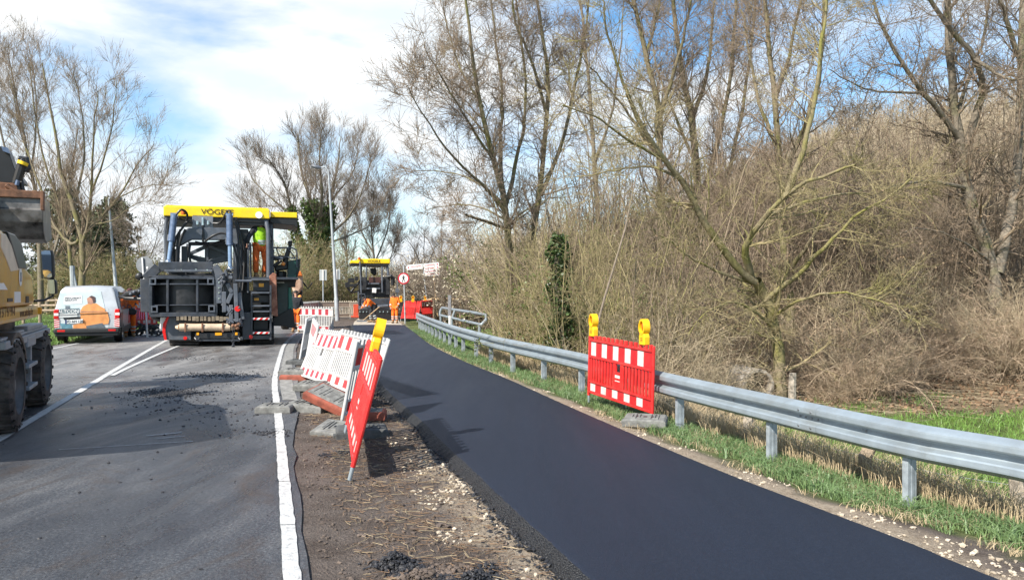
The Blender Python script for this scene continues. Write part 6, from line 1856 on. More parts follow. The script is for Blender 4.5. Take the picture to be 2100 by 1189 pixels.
def tree(label, limbs, rng, name='tree', cat='tree', group=None, tm=B_olive, cm=B_tw, dens=1.0, L1=2.2, L2=1.0, L3=.5, L4=0.0, k1=1.8, k2=7, k3=6, k4=4, up=.10, base=None, r3=.0058, jit=.03, ang=.85, buds=0, budm=None, ivy=None, wander=.2, k3m=1.0, tubers=None):
    """limbs: list of (points, r0, r1)"""
    P = []; Rr = []; M_ = 14
    for pts_, r0, r1 in limbs:
        P.append(resample(pts_, M_, rng, jit)); Rr.append(r0 + (r1 - r0) * np.linspace(0, 1, M_) ** .8)
    P = np.array(P); Rr = np.array(Rr)
    b0 = Vector(P[0][0]) if base is None else Vector(base)
    e = empty(name, b0, 0, label, cat, group)
    off = np.array(b0)
    P = P - off
    tb = Bag(); tb.add(*tubes_np(P, Rr, 9)); tb.build('trunk', tm, e)
    ll = np.linalg.norm(np.diff(P, axis=1), axis=2).sum(1)
    cr_ = Bag()
    k = np.maximum(1, np.round(ll * k1 * dens)).astype(int)
    A, Ra = spawn(P, Rr, k, L1, ang, 6, rng, .34, .16, wander * .7, up, .25, .009)
    B, Rb = spawn(A, Ra, max(1, int(k2 * dens)), L2, ang * .95, 4, rng, .5, .12, wander * .75, up, .3, .006)
    C, Rc = spawn(B, Rb, max(1, int(k3 * dens)), L3, ang * .9, 3, rng, .6, .1, wander * .8, up, .4, r3)
    P2, R2 = spawn(P, Rr, np.maximum(1, (ll * 1.5 * dens).astype(int)), L1 * .45, ang * 1.1, 4, rng, .2, .1, wander, up, .3, .006)
    C2, Rc2 = spawn(P2, R2, 5, L3, ang, 3, rng, .6, .1, wander, up, .4, r3)
    cr_.add(*tubes_np(A, Ra, 5)); cr_.add(*tubes_np(B, Rb, 4)); cr_.add(*tubes_np(C, Rc, 3)); cr_.add(*tubes_np(P2, R2, 4)); cr_.add(*tubes_np(C2, Rc2, 3))
    tw_ = C
    if L4:
        D4, Rd = spawn(C, Rc, k4, L4, ang * .9, 2, rng, .7, .1, wander, up, .5, r3 * .8); cr_.add(*tubes_np(D4, Rd, 3)); tw_ = D4
    cr = cr_.build('crown', cm, e)
    if buds:
        ends = tw_[:, -1, :]; s_ = ends[rng.random(len(ends)) < buds]
        np_mesh('buds', *leaf_quads(s_, .045, rng), budm or L_bud, e, False)
    if ivy:
        # leaves clinging round the listed stretch of each limb
        cs = []
        for (li, t0, t1, nl, rad) in ivy:
            t_ = t0 + (t1 - t0) * rng.random(nl); f = t_ * (M_ - 1); i = np.minimum(f.astype(int), M_ - 2); u = (f - i)[:, None]
            c = P[li, i] * (1 - u) + P[li, i + 1] * u
            d = norm(rng.normal(size=(nl, 3))) * np.array([1, 1, .5])
            lump = .5 + .9 * vnoise(t_ * 9 + li * 3, np.arctan2(d[:, 1], d[:, 0]) * 1.2 + 10, 7 + li)
            cs.append(c + d * (Rr[li, i] + rad * lump * (.5 + .5 * rng.random(nl)))[:, None])
        np_mesh('ivy', *leaf_quads(np.concatenate(cs), .13 if P[0][0][1] + b0.y < 40 else .22, rng, 0, .9), L_ivy if tubers is None else tubers, e, False)
    return e
def LQ(pts, D=None): return [Q(p[0], p[1], p[2] if len(p) > 2 else D) for p in pts]
rng = np.random.default_rng(11)

# --- the right-hand trees, left to right
tree('tall many-stemmed tree at the left end of the thicket, long branches sweeping over the path', [
    (LQ([(1048, 712, 24), (1045, 560, 24), (1038, 430, 23.8), (1010, 320, 23.4), (985, 200, 23), (962, 60, 22.6), (945, -70, 22)]), 0.156, 0.028),
    (LQ([(1040, 440, 23.8), (1002, 392, 23.3), (940, 335, 22.5), (885, 262, 21.6), (832, 178, 20.8)]), 0.070, 0.011),
    (LQ([(1038, 470, 23.8), (990, 452, 22.8), (957, 443, 22.2)]), 0.057, 0.036),
    (LQ([(1034, 420, 23.8), (985, 378, 24.6), (915, 352, 25.4), (848, 352, 26)]), 0.045, 0.010),
    (LQ([(1042, 455, 24), (985, 425, 25), (925, 420, 26), (868, 432, 26.5)]), 0.041, 0.008),
    (LQ([(1012, 330, 23.4), (960, 250, 22.6), (905, 160, 21.8), (868, 88, 21)]), 0.049, 0.010),
    (LQ([(1095, 690, 25), (1086, 540, 25), (1104, 410, 25), (1117, 280, 25), (1122, 150, 25), (1106, 30, 25), (1082, -80, 25)]), 0.139, 0.036),
    (LQ([(1120, 230, 25), (1092, 130, 24.4), (1062, 55, 24), (1032, -60, 23.5)]), 0.061, 0.024),
    (LQ([(1036, 425, 23.8), (1058, 330, 24.4), (1078, 215, 24.8), (1070, 90, 25), (1050, -60, 25)]), 0.078, 0.024),
    (LQ([(1030, 390, 23.7), (1026, 300, 24.6), (1030, 190, 25.4), (1012, 60, 26), (1000, -70, 26.5)]), 0.074, 0.024),
    (LQ([(1108, 400, 25), (1150, 300, 25.6), (1178, 180, 26), (1200, 60, 26.4), (1215, -70, 26.6)]), 0.082, 0.028),
    (LQ([(990, 220, 23.1), (945, 140, 23.6), (915, 50, 24), (905, -40, 24)]), 0.045, 0.010),
    (LQ([(1000, 280, 23.3), (935, 205, 24.5), (880, 150, 25.6)]), 0.037, 0.008)],
    rng, tm=B_olive, cm=B_tw, L1=1.75, L2=.95, L3=.55, k1=2.9, k2=8, k3=9, up=.07, buds=.12)
tree('straight mossy tree behind the thicket, left of the big leaning limb', [
    (LQ([(1352, 640, 27), (1356, 440, 27), (1353, 358, 27), (1352, 230, 27), (1322, 98, 27), (1290, -30, 27), (1275, -90, 27)]), 0.156, 0.056),
    (LQ([(1352, 240, 27), (1385, 140, 26.5), (1410, 40, 26), (1425, -80, 25.6)]), 0.082, 0.028),
    (LQ([(1353, 330, 27), (1300, 250, 26.2), (1240, 170, 25.6), (1190, 110, 25)]), 0.066, 0.014),
    (LQ([(1326, 110, 27), (1350, 20, 27.6), (1365, -80, 28)]), 0.057, 0.024),
    (LQ([(1355, 400, 27), (1400, 350, 27.4), (1450, 320, 28), (1510, 300, 28.5)]), 0.049, 0.011)],
    rng, tm=B_olive, cm=B_tw, L1=2.0, L2=1.0, L3=.55, k1=2.6, k2=8, k3=9, buds=.2)
tree('slim tree far behind the thicket with an upright stem', [
    (LQ([(1228, 560, 34), (1224, 420, 34), (1216, 300, 34), (1205, 150, 34), (1192, 20, 34), (1185, -80, 34)]), 0.139, 0.040),
    (LQ([(1220, 330, 34), (1255, 230, 33.5), (1270, 120, 33), (1280, 0, 32.6)]), 0.074, 0.024),
    (LQ([(1216, 300, 34), (1180, 220, 34.5), (1160, 120, 35)]), 0.057, 0.016)],
    rng, tm=B_grey, cm=B_tw, L1=2.4, L2=1.1, L3=.6, k1=1.6, k2=6, k3=5)
tree('thick forked tree in the middle of the wood, several stems fanning upward', [
    (LQ([(1440, 640, 30), (1432, 500, 30), (1430, 380, 30), (1416, 230, 30), (1392, 100, 30), (1372, -80, 30)]), 0.246, 0.064),
    (LQ([(1432, 420, 30), (1462, 330, 29.5), (1490, 210, 29), (1505, 80, 28.6), (1510, -70, 28.2)]), 0.123, 0.040),
    (LQ([(1436, 480, 30), (1480, 400, 30.6), (1508, 300, 31), (1530, 180, 31.4), (1545, 50, 31.8), (1552, -60, 32)]), 0.115, 0.036),
    (LQ([(1418, 250, 30), (1450, 150, 30.5), (1462, 40, 31), (1470, -70, 31.4)]), 0.098, 0.032),
    (LQ([(1424, 330, 30), (1385, 240, 30.8), (1350, 150, 31.4), (1330, 60, 32)]), 0.074, 0.020),
    (LQ([(1440, 520, 30), (1490, 470, 29.4), (1530, 400, 28.8), (1555, 340, 28.4)]), 0.082, 0.024)],
    rng, tm=B_olive, cm=B_tw, L1=2.3, L2=1.1, L3=.6, k1=2.4, k2=8, k3=9)
tree('near leaning tree whose mossy trunk forks low into two long slanting limbs', [
    (LQ([(1602, 838, 17.8), (1599, 760, 17.8), (1592, 690, 17.8), (1575, 620, 17.7), (1545, 577, 17.5)]), 0.152, 0.120),
    (LQ([(1548, 580, 17.5), (1500, 537, 17.2), (1436, 441, 16.8), (1411, 390, 16.6), (1353, 320, 16.2), (1309, 243, 15.9), (1288, 190, 15.6)]), 0.102, 0.040),
    (LQ([(1300, 225, 15.8), (1268, 140, 15.5), (1245, 60, 15.2), (1230, -30, 15)]), 0.041, 0.014),
    (LQ([(1353, 320, 16.2), (1310, 300, 15.6), (1255, 262, 15), (1200, 232, 14.6), (1150, 215, 14.2)]), 0.041, 0.010),
    (LQ([(1390, 365, 16.4), (1340, 345, 16.6), (1290, 345, 16.8), (1235, 355, 17), (1180, 362, 17.2)]), 0.037, 0.010),
    (LQ([(1540, 572, 17.5), (1530, 520, 17.1), (1538, 490, 16.9), (1571, 447, 16.6), (1609, 402, 16.3), (1686, 358, 15.8), (1760, 340, 15.3)]), 0.102, 0.024),
    (LQ([(1609, 405, 16.3), (1650, 300, 16), (1672, 180, 15.8), (1690, 60, 15.6), (1700, -60, 15.5)]), 0.070, 0.024),
    (LQ([(1580, 440, 16.6), (1640, 420, 17), (1720, 400, 17.5), (1800, 395, 18)]), 0.049, 0.012),
    (LQ([(1545, 580, 17.5), (1480, 560, 17.3), (1420, 530, 17), (1370, 490, 16.8), (1330, 470, 16.6)]), 0.049, 0.011),
    (LQ([(1570, 615, 17.6), (1640, 560, 17), (1700, 500, 16.5), (1775, 430, 16), (1870, 370, 15.5)]), 0.070, 0.016),
    (LQ([(1590, 680, 17.8), (1550, 640, 17), (1500, 620, 16.4), (1450, 640, 15.8), (1410, 690, 15.4)]), 0.037, 0.008),
    (LQ([(1585, 650, 17.8), (1640, 615, 17), (1720, 600, 16.4), (1810, 620, 15.8), (1880, 660, 15.4)]), 0.041, 0.008)],
    rng, tm=B_sunmoss, cm=B_twg, L1=1.6, L2=.85, L3=.45, k1=3.0, k2=7, k3=7, up=.03, r3=.0045, buds=.2)
tree('upright mossy tree behind the leaning forked one, its stem splitting toward the sky', [
    (LQ([(1628, 800, 21), (1622, 690, 21), (1615, 594, 21), (1609, 511, 21), (1600, 415, 21), (1596, 307, 21), (1590, 192, 21), (1578, 90, 21), (1556, -60, 21)]), 0.172, 0.048),
    (LQ([(1602, 420, 21), (1615, 345, 20.6), (1647, 268, 20.2), (1673, 179, 19.9), (1688, 64, 19.6), (1692, -70, 19.4)]), 0.098, 0.032),
    (LQ([(1612, 560, 21), (1650, 510, 20.4), (1690, 450, 19.8), (1730, 380, 19.3), (1770, 290, 19)]), 0.074, 0.020),
    (LQ([(1596, 310, 21), (1560, 220, 21.6), (1540, 130, 22), (1520, 20, 22.4)]), 0.066, 0.024),
    (LQ([(1612, 580, 21), (1560, 520, 21.4), (1510, 450, 21.8), (1470, 390, 22)]), 0.057, 0.014),
    (LQ([(1592, 200, 21), (1620, 110, 20.6), (1640, 10, 20.2), (1650, -70, 20)]), 0.057, 0.024)],
    rng, tm=B_olive, cm=B_tw, L1=1.9, L2=1.0, L3=.52, k1=2.8, k2=7, k3=9, buds=.2)
tree('big grey-green tree at the right with arching limbs and a wide fork', [
    (LQ([(2052, 800, 20.5), (2042, 690, 20.5), (2036, 544, 20.5), (2000, 443, 20.4), (1979, 372, 20.3), (1963, 265, 20.2), (1954, 179, 20.1), (1947, 71, 20), (1942, -70, 20)]), 0.221, 0.072),
    (LQ([(1968, 285, 20.2), (1922, 222, 19.8), (1872, 165, 19.4), (1822, 79, 19), (1795, 10, 18.7), (1780, -60, 18.5)]), 0.082, 0.024),
    (LQ([(1972, 330, 20.3), (2008, 215, 20), (2017, 175, 19.8), (1993, 114, 19.5), (1950, 60, 19.2), (1905, -10, 19), (1880, -70, 18.8)]), 0.107, 0.040),
    (LQ([(1998, 120, 19.5), (2045, 150, 19), (2085, 165, 18.6), (2140, 140, 18.2)]), 0.057, 0.016),
    (LQ([(2045, 560, 20.5), (2060, 490, 20.7), (2074, 425, 21), (2088, 322, 21.2), (2095, 170, 21.4), (2098, 20, 21.6), (2100, -70, 21.8)]), 0.156, 0.072),
    (LQ([(2094, 130, 21.4), (2065, 50, 21), (2045, -20, 20.7), (2030, -80, 20.5)]), 0.082, 0.032),
    (LQ([(1980, 385, 20.3), (1930, 375, 19.6), (1880, 372, 19), (1800, 395, 18.4), (1730, 440, 18)]), 0.061, 0.011),
    (LQ([(1890, 190, 19.5), (1830, 190, 18.8), (1760, 180, 18.2), (1700, 140, 17.7)]), 0.041, 0.010),
    (LQ([(2036, 540, 20.5), (1980, 500, 19.6), (1900, 470, 18.8), (1830, 480, 18)]), 0.041, 0.010),
    (LQ([(1960, 240, 20.2), (1990, 150, 20.8), (2020, 60, 21.4), (2040, -60, 22)]), 0.057, 0.024)],
    rng, tm=B_grey, cm=B_tw, L1=1.9, L2=1.0, L3=.52, k1=3.0, k2=7, k3=9, up=.04, buds=.2)
# --- left side
tree('bare spreading tree behind the van with many rising stems', [
    (LQ([(170, 640, 40), (168, 583, 40), (169, 500, 40), (149, 421, 40), (127, 364, 40), (118, 299, 40), (101, 205, 40), (85, 130, 40)]), 0.211, 0.028),
    (LQ([(169, 500, 40), (180, 462, 39.6), (189, 364, 39), (192, 277, 38.6), (200, 190, 38.2)]), 0.118, 0.021),
    (LQ([(180, 470, 39.6), (210, 443, 40.4), (245, 400, 41), (280, 342, 41.6), (316, 296, 42)]), 0.099, 0.021),
    (LQ([(245, 405, 41), (297, 382, 40), (350, 378, 39.4)]), 0.043, 0.008),
    (LQ([(164, 490, 40), (144, 500, 40.6), (105, 452, 41), (83, 382, 41.4), (61, 325, 41.8), (39, 255, 42), (24, 165, 42.2)]), 0.105, 0.021),
    (LQ([(150, 425, 40), (172, 330, 41), (168, 230, 41.6), (150, 150, 42)]), 0.074, 0.021),
    (LQ([(186, 400, 39.2), (215, 320, 38.4), (232, 240, 38), (240, 165, 37.6)]), 0.062, 0.014),
    (LQ([(150, 640, 41), (146, 560, 41), (138, 480, 41.4), (122, 420, 41.6), (90, 330, 42), (70, 220, 42.4), (60, 130, 42.6)]), 0.136, 0.021),
    (LQ([(196, 460, 39.8), (235, 450, 38.8), (275, 420, 38), (320, 410, 37.4)]), 0.043, 0.008)],
    rng, tm=B_olive, cm=B_tw, L1=2.6, L2=1.3, L3=.75, k1=1.9, k2=7, k3=6, up=.12, r3=.0075, buds=.25, ang=.58, wander=.14)
tree('pale bare tree at the left edge behind the excavator bucket', [
    (LQ([(84, 640, 46), (82, 540, 46), (78, 430, 46), (60, 330, 46), (35, 210, 46), (15, 110, 46)]), 0.198, 0.028),
    (LQ([(80, 450, 46), (40, 400, 45.4), (10, 300, 45), (-15, 180, 44.6), (-30, 100, 44.2)]), 0.112, 0.021),
    (LQ([(64, 350, 46), (75, 250, 47), (70, 160, 47.6), (60, 100, 48)]), 0.074, 0.021),
    (LQ([(95, 640, 45), (110, 520, 45), (135, 440, 44.6), (150, 340, 44.2), (160, 260, 44)]), 0.124, 0.021),
    (LQ([(40, 230, 46), (20, 160, 46.6), (5, 110, 47)]), 0.050, 0.014)],
    rng, tm=B_grey, cm=B_tw, L1=2.6, L2=1.3, L3=.75, k1=1.9, k2=7, k3=6, up=.12, r3=.0075, buds=.25, ang=.58, wander=.14)
c_ = 60.0
tree('round-crowned bare tree with ivy on its trunks behind the tall street lamp', [
    (LQ([(656, 625, c_), (655, 540, c_), (652, 470, c_), (640, 420, c_), (618, 350, c_), (610, 280, c_)]), 0.341, 0.042),
    (LQ([(648, 600, c_), (630, 530, c_ - 1), (608, 480, c_ - 2), (596, 425, c_ - 3), (580, 370, c_ - 4), (545, 320, c_ - 5)]), 0.223, 0.035),
    (LQ([(660, 560, c_), (672, 480, c_ + 1), (675, 420, c_ + 1), (690, 350, c_ + 2), (700, 280, c_ + 3)]), 0.223, 0.035),
    (LQ([(653, 470, c_), (660, 400, c_ - 2), (655, 330, c_ - 3), (660, 260, c_ - 4)]), 0.161, 0.028),
    (LQ([(678, 480, c_), (710, 450, c_ - 1), (740, 400, c_ - 2), (760, 330, c_ - 3)]), 0.124, 0.028),
    (LQ([(670, 500, c_), (710, 485, c_ + 2), (755, 465, c_ + 3), (785, 440, c_ + 4)]), 0.099, 0.021),
    (LQ([(600, 440, c_ - 3), (560, 410, c_ - 3), (520, 370, c_ - 3), (505, 330, c_ - 3)]), 0.099, 0.021),
    (LQ([(600, 460, c_ - 2), (560, 448, c_), (520, 430, c_ + 1), (495, 400, c_ + 2)]), 0.081, 0.017),
    (LQ([(640, 420, c_), (625, 350, c_ + 3), (640, 285, c_ + 5)]), 0.099, 0.021),
    (LQ([(680, 410, c_ + 1), (725, 350, c_ + 3), (735, 290, c_ + 5)]), 0.093, 0.021)],
    rng, tm=B_grey, cm=B_far, L1=3.2, L2=1.7, L3=1.0, k1=1.9, k2=7, k3=7, up=.13, r3=.0105, ang=.6, wander=.14, buds=.3, ivy=[(0, 0, .62, 4200, .9), (1, .1, .6, 1300, .45), (2, 0, .5, 1300, .5)], tubers=leafmat('green_ivy_leaf', (.055, .10, .022), (.125, .185, .045), .5))
tree('thin young tree right of the round-crowned one above the far paver', [
    (LQ([(775, 625, 66), (768, 540, 66), (762, 460, 66), (770, 380, 66)]), 0.136, 0.021), (LQ([(768, 540, 66), (795, 470, 66), (800, 400, 66)]), 0.087, 0.021),
    (LQ([(766, 520, 66), (735, 460, 67), (725, 390, 67)]), 0.087, 0.021), (LQ([(770, 580, 66), (800, 530, 65), (815, 480, 65)]), 0.062, 0.014), (LQ([(705, 625, 68), (712, 540, 68), (708, 470, 68), (715, 410, 68)]), 0.099, 0.021)],
    rng, tm=B_grey, cm=B_far, L1=2.6, L2=1.4, L3=.9, k1=2.6, k2=8, k3=7, up=.12, r3=.012, ang=.58, wander=.14, buds=.6)
tree('small bare tree between the left street lamp and the paver canopy', [
    (LQ([(292, 630, 54), (290, 570, 54), (285, 510, 54), (280, 460, 54)]), 0.099, 0.021), (LQ([(290, 560, 54), (315, 510, 54), (325, 470, 53)]), 0.062, 0.014), (LQ([(288, 560, 54), (260, 510, 55), (250, 470, 55)]), 0.062, 0.014)],
    rng, tm=B_grey, cm=B_far, L1=2.6, L2=1.4, L3=.8, k1=2.4, k2=7, k3=5, up=.08, r3=.010, buds=.4)

# --- spruces behind the left trees
def spruce(px, top, D, label, wdt):
    a = Q(px, 640, D); b_ = Q(px, top, D)
    H = b_.z
    e = empty('spruce', (a.x, a.y, 0), 0, label, 'tree', 'spruces behind the left trees')
    m = MB(); m.tube([(0, 0, -.3), (0, 0, H * .5), (0, 0, H)], [.28, .18, .02], 9); m.build('trunk', B_grey, e, smooth=True)
    n = 150
    z = H * (.08 + .9 * np.linspace(0, 1, n)); az = np.arange(n) * 2.4 + rng.random(n)
    ln = wdt * (1 - .85 * z / H) * (.7 + .5 * rng.random(n))
    P0 = np.stack([np.zeros(n), np.zeros(n), z], 1)
    d = np.stack([np.cos(az), np.sin(az), np.full(n, -.18)], 1)
    t_ = np.linspace(0, 1, 5)[None, :, None]
    P = P0[:, None, :] + d[:, None, :] * ln[:, None, None] * t_ + np.array([0, 0, 1])[None, None, :] * (.14 * ln)[:, None, None] * t_ ** 2
    bg_ = Bag(); bg_.add(*tubes_np(P, np.broadcast_to(np.linspace(.04, .01, 5), (n, 5)), 4))
    S, Rs = spawn(P, np.full((n, 5), .02), 12, .75, .9, 2, rng, .5, .15, .15, -.12, .4, .006); bg_.add(*tubes_np(S, Rs, 3)); bg_.build('branches', B_grey, e)
    i = rng.integers(0, len(S), 14000); u = rng.random(14000)[:, None]
    c = S[i, 0] * (1 - u) + S[i, 2] * u + rng.normal(0, .05, (14000, 3))
    np_mesh('crown', *leaf_quads(c, .26, rng, -.5, .4), L_spruce, e, False)
spruce(128, 385, 56, 'dark spruce behind the bare tree left of the van', 4.6)
spruce(232, 405, 60, 'dark spruce just right of the left street lamp', 4.4)
spruce(185, 430, 64, 'dark spruce behind, between the other two', 4.4)

# --- shrubs: a few kinds, copied
def shrub_proto(kind, rng, H, name='shrub'):
    e = empty(name, (0, 0, 0))
    n = {'upright': 22, 'bramble': 26, 'privet': 20, 'brush': 30, 'thin': 12}[kind]
    az = rng.random(n) * 2 * np.pi; rad = .55 * np.sqrt(rng.random(n))
    P0 = np.stack([np.cos(az) * rad, np.sin(az) * rad, np.full(n, -.25)], 1)
    le = {'upright': .25, 'bramble': .75, 'privet': .35, 'brush': .55, 'thin': .16}[kind]
    d = norm(np.stack([np.cos(az) * le * (.4 + rng.random(n)), np.sin(az) * le * (.4 + rng.random(n)), np.ones(n)], 1))
    ln = H * (.55 + .5 * rng.random(n)); pts_ = [P0]; p = P0
    droop = {'upright': .03, 'bramble': -.17, 'privet': .02, 'brush': -.05, 'thin': .03}[kind]
    for s_ in range(8):
        d = norm(d + .13 * rng.normal(size=(n, 3)) + np.array([0, 0, droop * (s_ > 1)])); p = p + d * (ln / 8)[:, None]; pts_.append(p)
    P = np.stack(pts_, 1); P[:, :, 2] = np.where(P[:, :, 2] < .02, np.maximum(P[:, :, 2], -.25), P[:, :, 2])
    r0 = {'upright': .017, 'bramble': .013, 'privet': .014, 'brush': .012, 'thin': .026}[kind]
    Rr = r0 * (.6 + .6 * rng.random(n))[:, None] * np.linspace(1, .35, 9)[None, :]
    A, Ra = spawn(P, Rr, 7, H * .26, .75, 4, rng, .6, .15, .2, .02 if kind != 'bramble' else -.05, .4, .0045)
    B, Rb = spawn(A, Ra, 6, H * .12, .8, 3, rng, .7, .1, .22, .02, .5, .0034)
    bg_ = Bag(); bg_.add(*tubes_np(P, Rr, 5)); bg_.add(*tubes_np(A, Ra, 3)); bg_.add(*tubes_np(B, Rb, 3))
    m_ = {'upright': B_twg, 'bramble': B_red, 'privet': B_twg, 'brush': B_tan, 'thin': B_tw}[kind]
    bg_.build('stems', m_, e)
    if kind == 'privet':
        i = rng.integers(0, len(B), 5200); u = rng.random(5200)[:, None]; c = B[i, 0] * (1 - u) + B[i, 3] * u + rng.normal(0, .03, (5200, 3))
        np_mesh('foliage', *leaf_quads(c, .055, rng, 0, .6), L_priv, e, False)
    elif kind == 'upright':
        i = rng.integers(0, len(B), 900); np_mesh('buds', *leaf_quads(B[i, 3], .030, rng), L_priv, e, False)
    return e
PROT = {}
for kd, H in (('upright', 5.0), ('privet', 4.0), ('bramble', 2.7), ('brush', 3.0), ('thin', 6.5)):
    PROT[kd] = [shrub_proto(kd, np.random.default_rng(100 + i * 7 + len(kd)), H) for i in range(3)]
USED = set()
LAB = {'upright': ('upright olive-stemmed shrub in the thicket behind the guardrail', 'upright shrubs of the thicket'), 'privet': ('shrub with small green leaves among the bare thicket stems', 'leafy shrubs of the thicket'),
       'bramble': ('arching reddish-brown bramble bush at the foot of the trees', 'arching bramble bushes'), 'thin': ('thin brown many-stemmed sapling clump between the trees of the wood', 'sapling clumps in the wood'), 'brush': ('dry tan brushwood bush tangled behind the guardrail', 'dry brushwood bushes')}
rs = random.Random(77)
def put_shrub(kind, x, y, s_, sz=None, lab=None, grp=None):
    i = rs.randrange(3); key = (kind, i)
    pr = PROT[kind][i]
    if key in USED: o = copy_tree(pr)
    else: o = pr; USED.add(key)
    o.location = (x, y, gz(x, y)); o.rotation_euler = (0, 0, rs.uniform(0, 6.28)); o.scale = (s_ * rs.uniform(.85, 1.15), s_ * rs.uniform(.85, 1.15), (sz or s_) * rs.uniform(.9, 1.12))
    l, g = LAB[kind]; tag(o, lab or l, 'shrub', grp or g)
# the thicket: left part close behind the rail, receding to the right
def rail_off(y, d): return float(xr(y)) + d
for y in np.arange(13.2, 40, .85):
    for d0 in (1.1, 2.6, 4.4, 6.6, 9.2):
        d = d0 + rs.uniform(-.6, .7); yy = y + rs.uniform(-.5, .5)
        if y < 16.5 and d < 2.2: continue
        if y > 24 and d < 2.4: continue
        if y > 30 and d < 4: continue
        x = rail_off(yy, d)
        px = 1050 + x * FPX / yy
        if px > 1420 or px < 985: continue
        if yy > 19 and d < 3.4 and px < 1060: continue
        if px < 1030 and yy < 36 and d < 5: continue
        if rs.random() < .22: continue
        kd = rs.choice(['upright', 'upright', 'thin', 'privet', 'brush'] if px < 1230 else ['thin', 'brush', 'upright', 'brush', 'thin', 'upright', 'brush', 'privet'])
        if d0 < 2 : kd = rs.choice(['upright', 'brush', 'upright'])
        put_shrub(kd, x, yy, rs.uniform(.65, 1.2) * (1.0 if px > 1000 else .8), lab=None)
# right part: brush and brambles under the trees
for k in range(115):
    px = rs.uniform(1250, 2180); D = rs.choice([15.5, 17, 18.5, 20, 22, 24, 27, 30]) + rs.uniform(-.7, .7)
    if px < 1560 and D > 19: pass
    edge = 17.4 + (px - 1700) * .0042 if px > 1500 else 14.6
    if D < edge: D = edge + rs.uniform(.0, 1.2)
    small = 1400 < px < 1720 and D < 18.8
    if 1530 < px < 1680 and D < 18.3: continue
    if rs.random() < .12: continue
    x = (px - 1050) * D / FPX
    if px > 1500: kd = rs.choice(['bramble', 'bramble', 'brush'] if D < 21 else ['brush', 'thin', 'bramble', 'thin'])
    else: kd = rs.choice(['brush', 'brush', 'bramble', 'brush', 'thin'])
    s_ = rs.uniform(.75, 1.1) * (.95 if D < 20 else 1.25) * (.5 if small else 1)
    put_shrub(kd, x, D, s_)
# taller thin saplings standing through the brush
for k in range(46):
    px = rs.uniform(1180, 2150); D = rs.uniform(23, 34)
    x = (px - 1050) * D / FPX
    if x - float(xr(D)) < 3: continue
    put_shrub('thin', x, D, rs.uniform(.9, 1.25))
# hedge of thin bushes with blossom at the far bend
def hedge_bush(label, px, D, h, w_, mtl, bl, group):
    a = Q(px, 640, D); r_ = np.random.default_rng(int(px * 7 + D))
    e = empty('bush', (a.x, a.y, gz(a.x, a.y)), 0, label, 'bush', group)
    n = 34; az = r_.random(n) * 6.28; d = norm(np.stack([np.cos(az) * .45, np.sin(az) * .45, np.ones(n)], 1)); P0 = np.stack([np.cos(az) * w_ * .3 * r_.random(n), np.sin(az) * w_ * .3 * r_.random(n), np.full(n, -.2)], 1)
    pts_ = [P0]; p = P0
    for s_ in range(6):
        d = norm(d + .16 * r_.normal(size=(n, 3))); p = p + d * h / 6 * (.6 + .5 * r_.random((n, 1))); pts_.append(p)
    P = np.stack(pts_, 1); Rr = np.broadcast_to(np.linspace(.035, .012, 7), (n, 7))
    A, Ra = spawn(P, Rr, 9, h * .3, .8, 3, r_, .6, .1, .2, .02, .5, .009); B, Rb = spawn(A, Ra, 7, h * .14, .8, 2, r_, .7, .1, .2, .02, .5, .0075)
    bg_ = Bag(); bg_.add(*tubes_np(P, Rr, 4)); bg_.add(*tubes_np(A, Ra, 3)); bg_.add(*tubes_np(B, Rb, 3)); bg_.build('stems', mtl, e)
    if bl:
        i = r_.integers(0, len(B), bl); c = B[i, 2] + r_.normal(0, .05, (bl, 3)); np_mesh('blossom' if mtl is B_far else 'foliage', *leaf_quads(c, .10, r_), L_bloss if mtl is B_far else L_priv, e, False)
for k, (px, D, h, w_) in enumerate([(820, 58, 4.2, 3), (850, 55, 4.6, 3), (880, 52, 4.8, 3), (905, 50, 5.0, 3), (935, 47, 4.8, 3), (960, 44, 4.6, 3), (985, 40, 4.4, 3), (895, 62, 6.2, 4), (950, 57, 6.0, 4), (985, 52, 6.2, 4), (840, 66, 5.5, 4), (1010, 46, 5.5, 3)]):
    hedge_bush('pale blossoming bush in the hedge beyond the wooden rail fence', px, D, h, w_, B_far, 900, 'blossoming hedge bushes at the far bend')
for k, (px, D, h, w_) in enumerate([(40, 52, 3.5, 4), (110, 50, 3.2, 4), (150, 50, 3.8, 4), (190, 49, 4.6, 4), (225, 50, 4.8, 4), (260, 50, 4.6, 4), (300, 49, 4.4, 4), (335, 50, 4.2, 4), (375, 52, 4.2, 4), (420, 54, 4.4, 4), (470, 55, 4.6, 4), (520, 56, 5.0, 4), (560, 55, 5.2, 4), (590, 54, 6.4, 4), (615, 56, 7.0, 4), (640, 62, 5.5, 4), (700, 60, 3.6, 4), (735, 60, 4.0, 4), (780, 60, 3.8, 4)]):
    hedge_bush('olive bush in the hedge along the left side of the road', px, D, h, w_, B_twg, 1500, 'olive hedge bushes on the left')
for k, (px, tp_, D) in enumerate([(870, 470, 70), (905, 455, 66), (930, 480, 72), (850, 500, 78), (960, 470, 60)]):
    a = Q(px, 640, D); b_ = Q(px, tp_, D); a.z = 0
    mid_ = a.lerp(b_, .45)
    tree('slender far sapling above the blossoming hedge', [([a, mid_, b_], .12, .02), ([mid_, mid_.lerp(b_, .5) + Vector((1.0, 0, .3)), b_ + Vector((1.8, .5, -1.2))], .07, .015), ([mid_, mid_.lerp(b_, .5) + Vector((-1.0, 0, .3)), b_ + Vector((-1.7, -.5, -1.0))], .07, .015)], rng, group='slender saplings at the far bend', tm=B_far, cm=B_far, L1=2.0, L2=1.1, L3=.6, k1=1.6, k2=5, k3=4, up=.14, r3=.010, ang=.6)

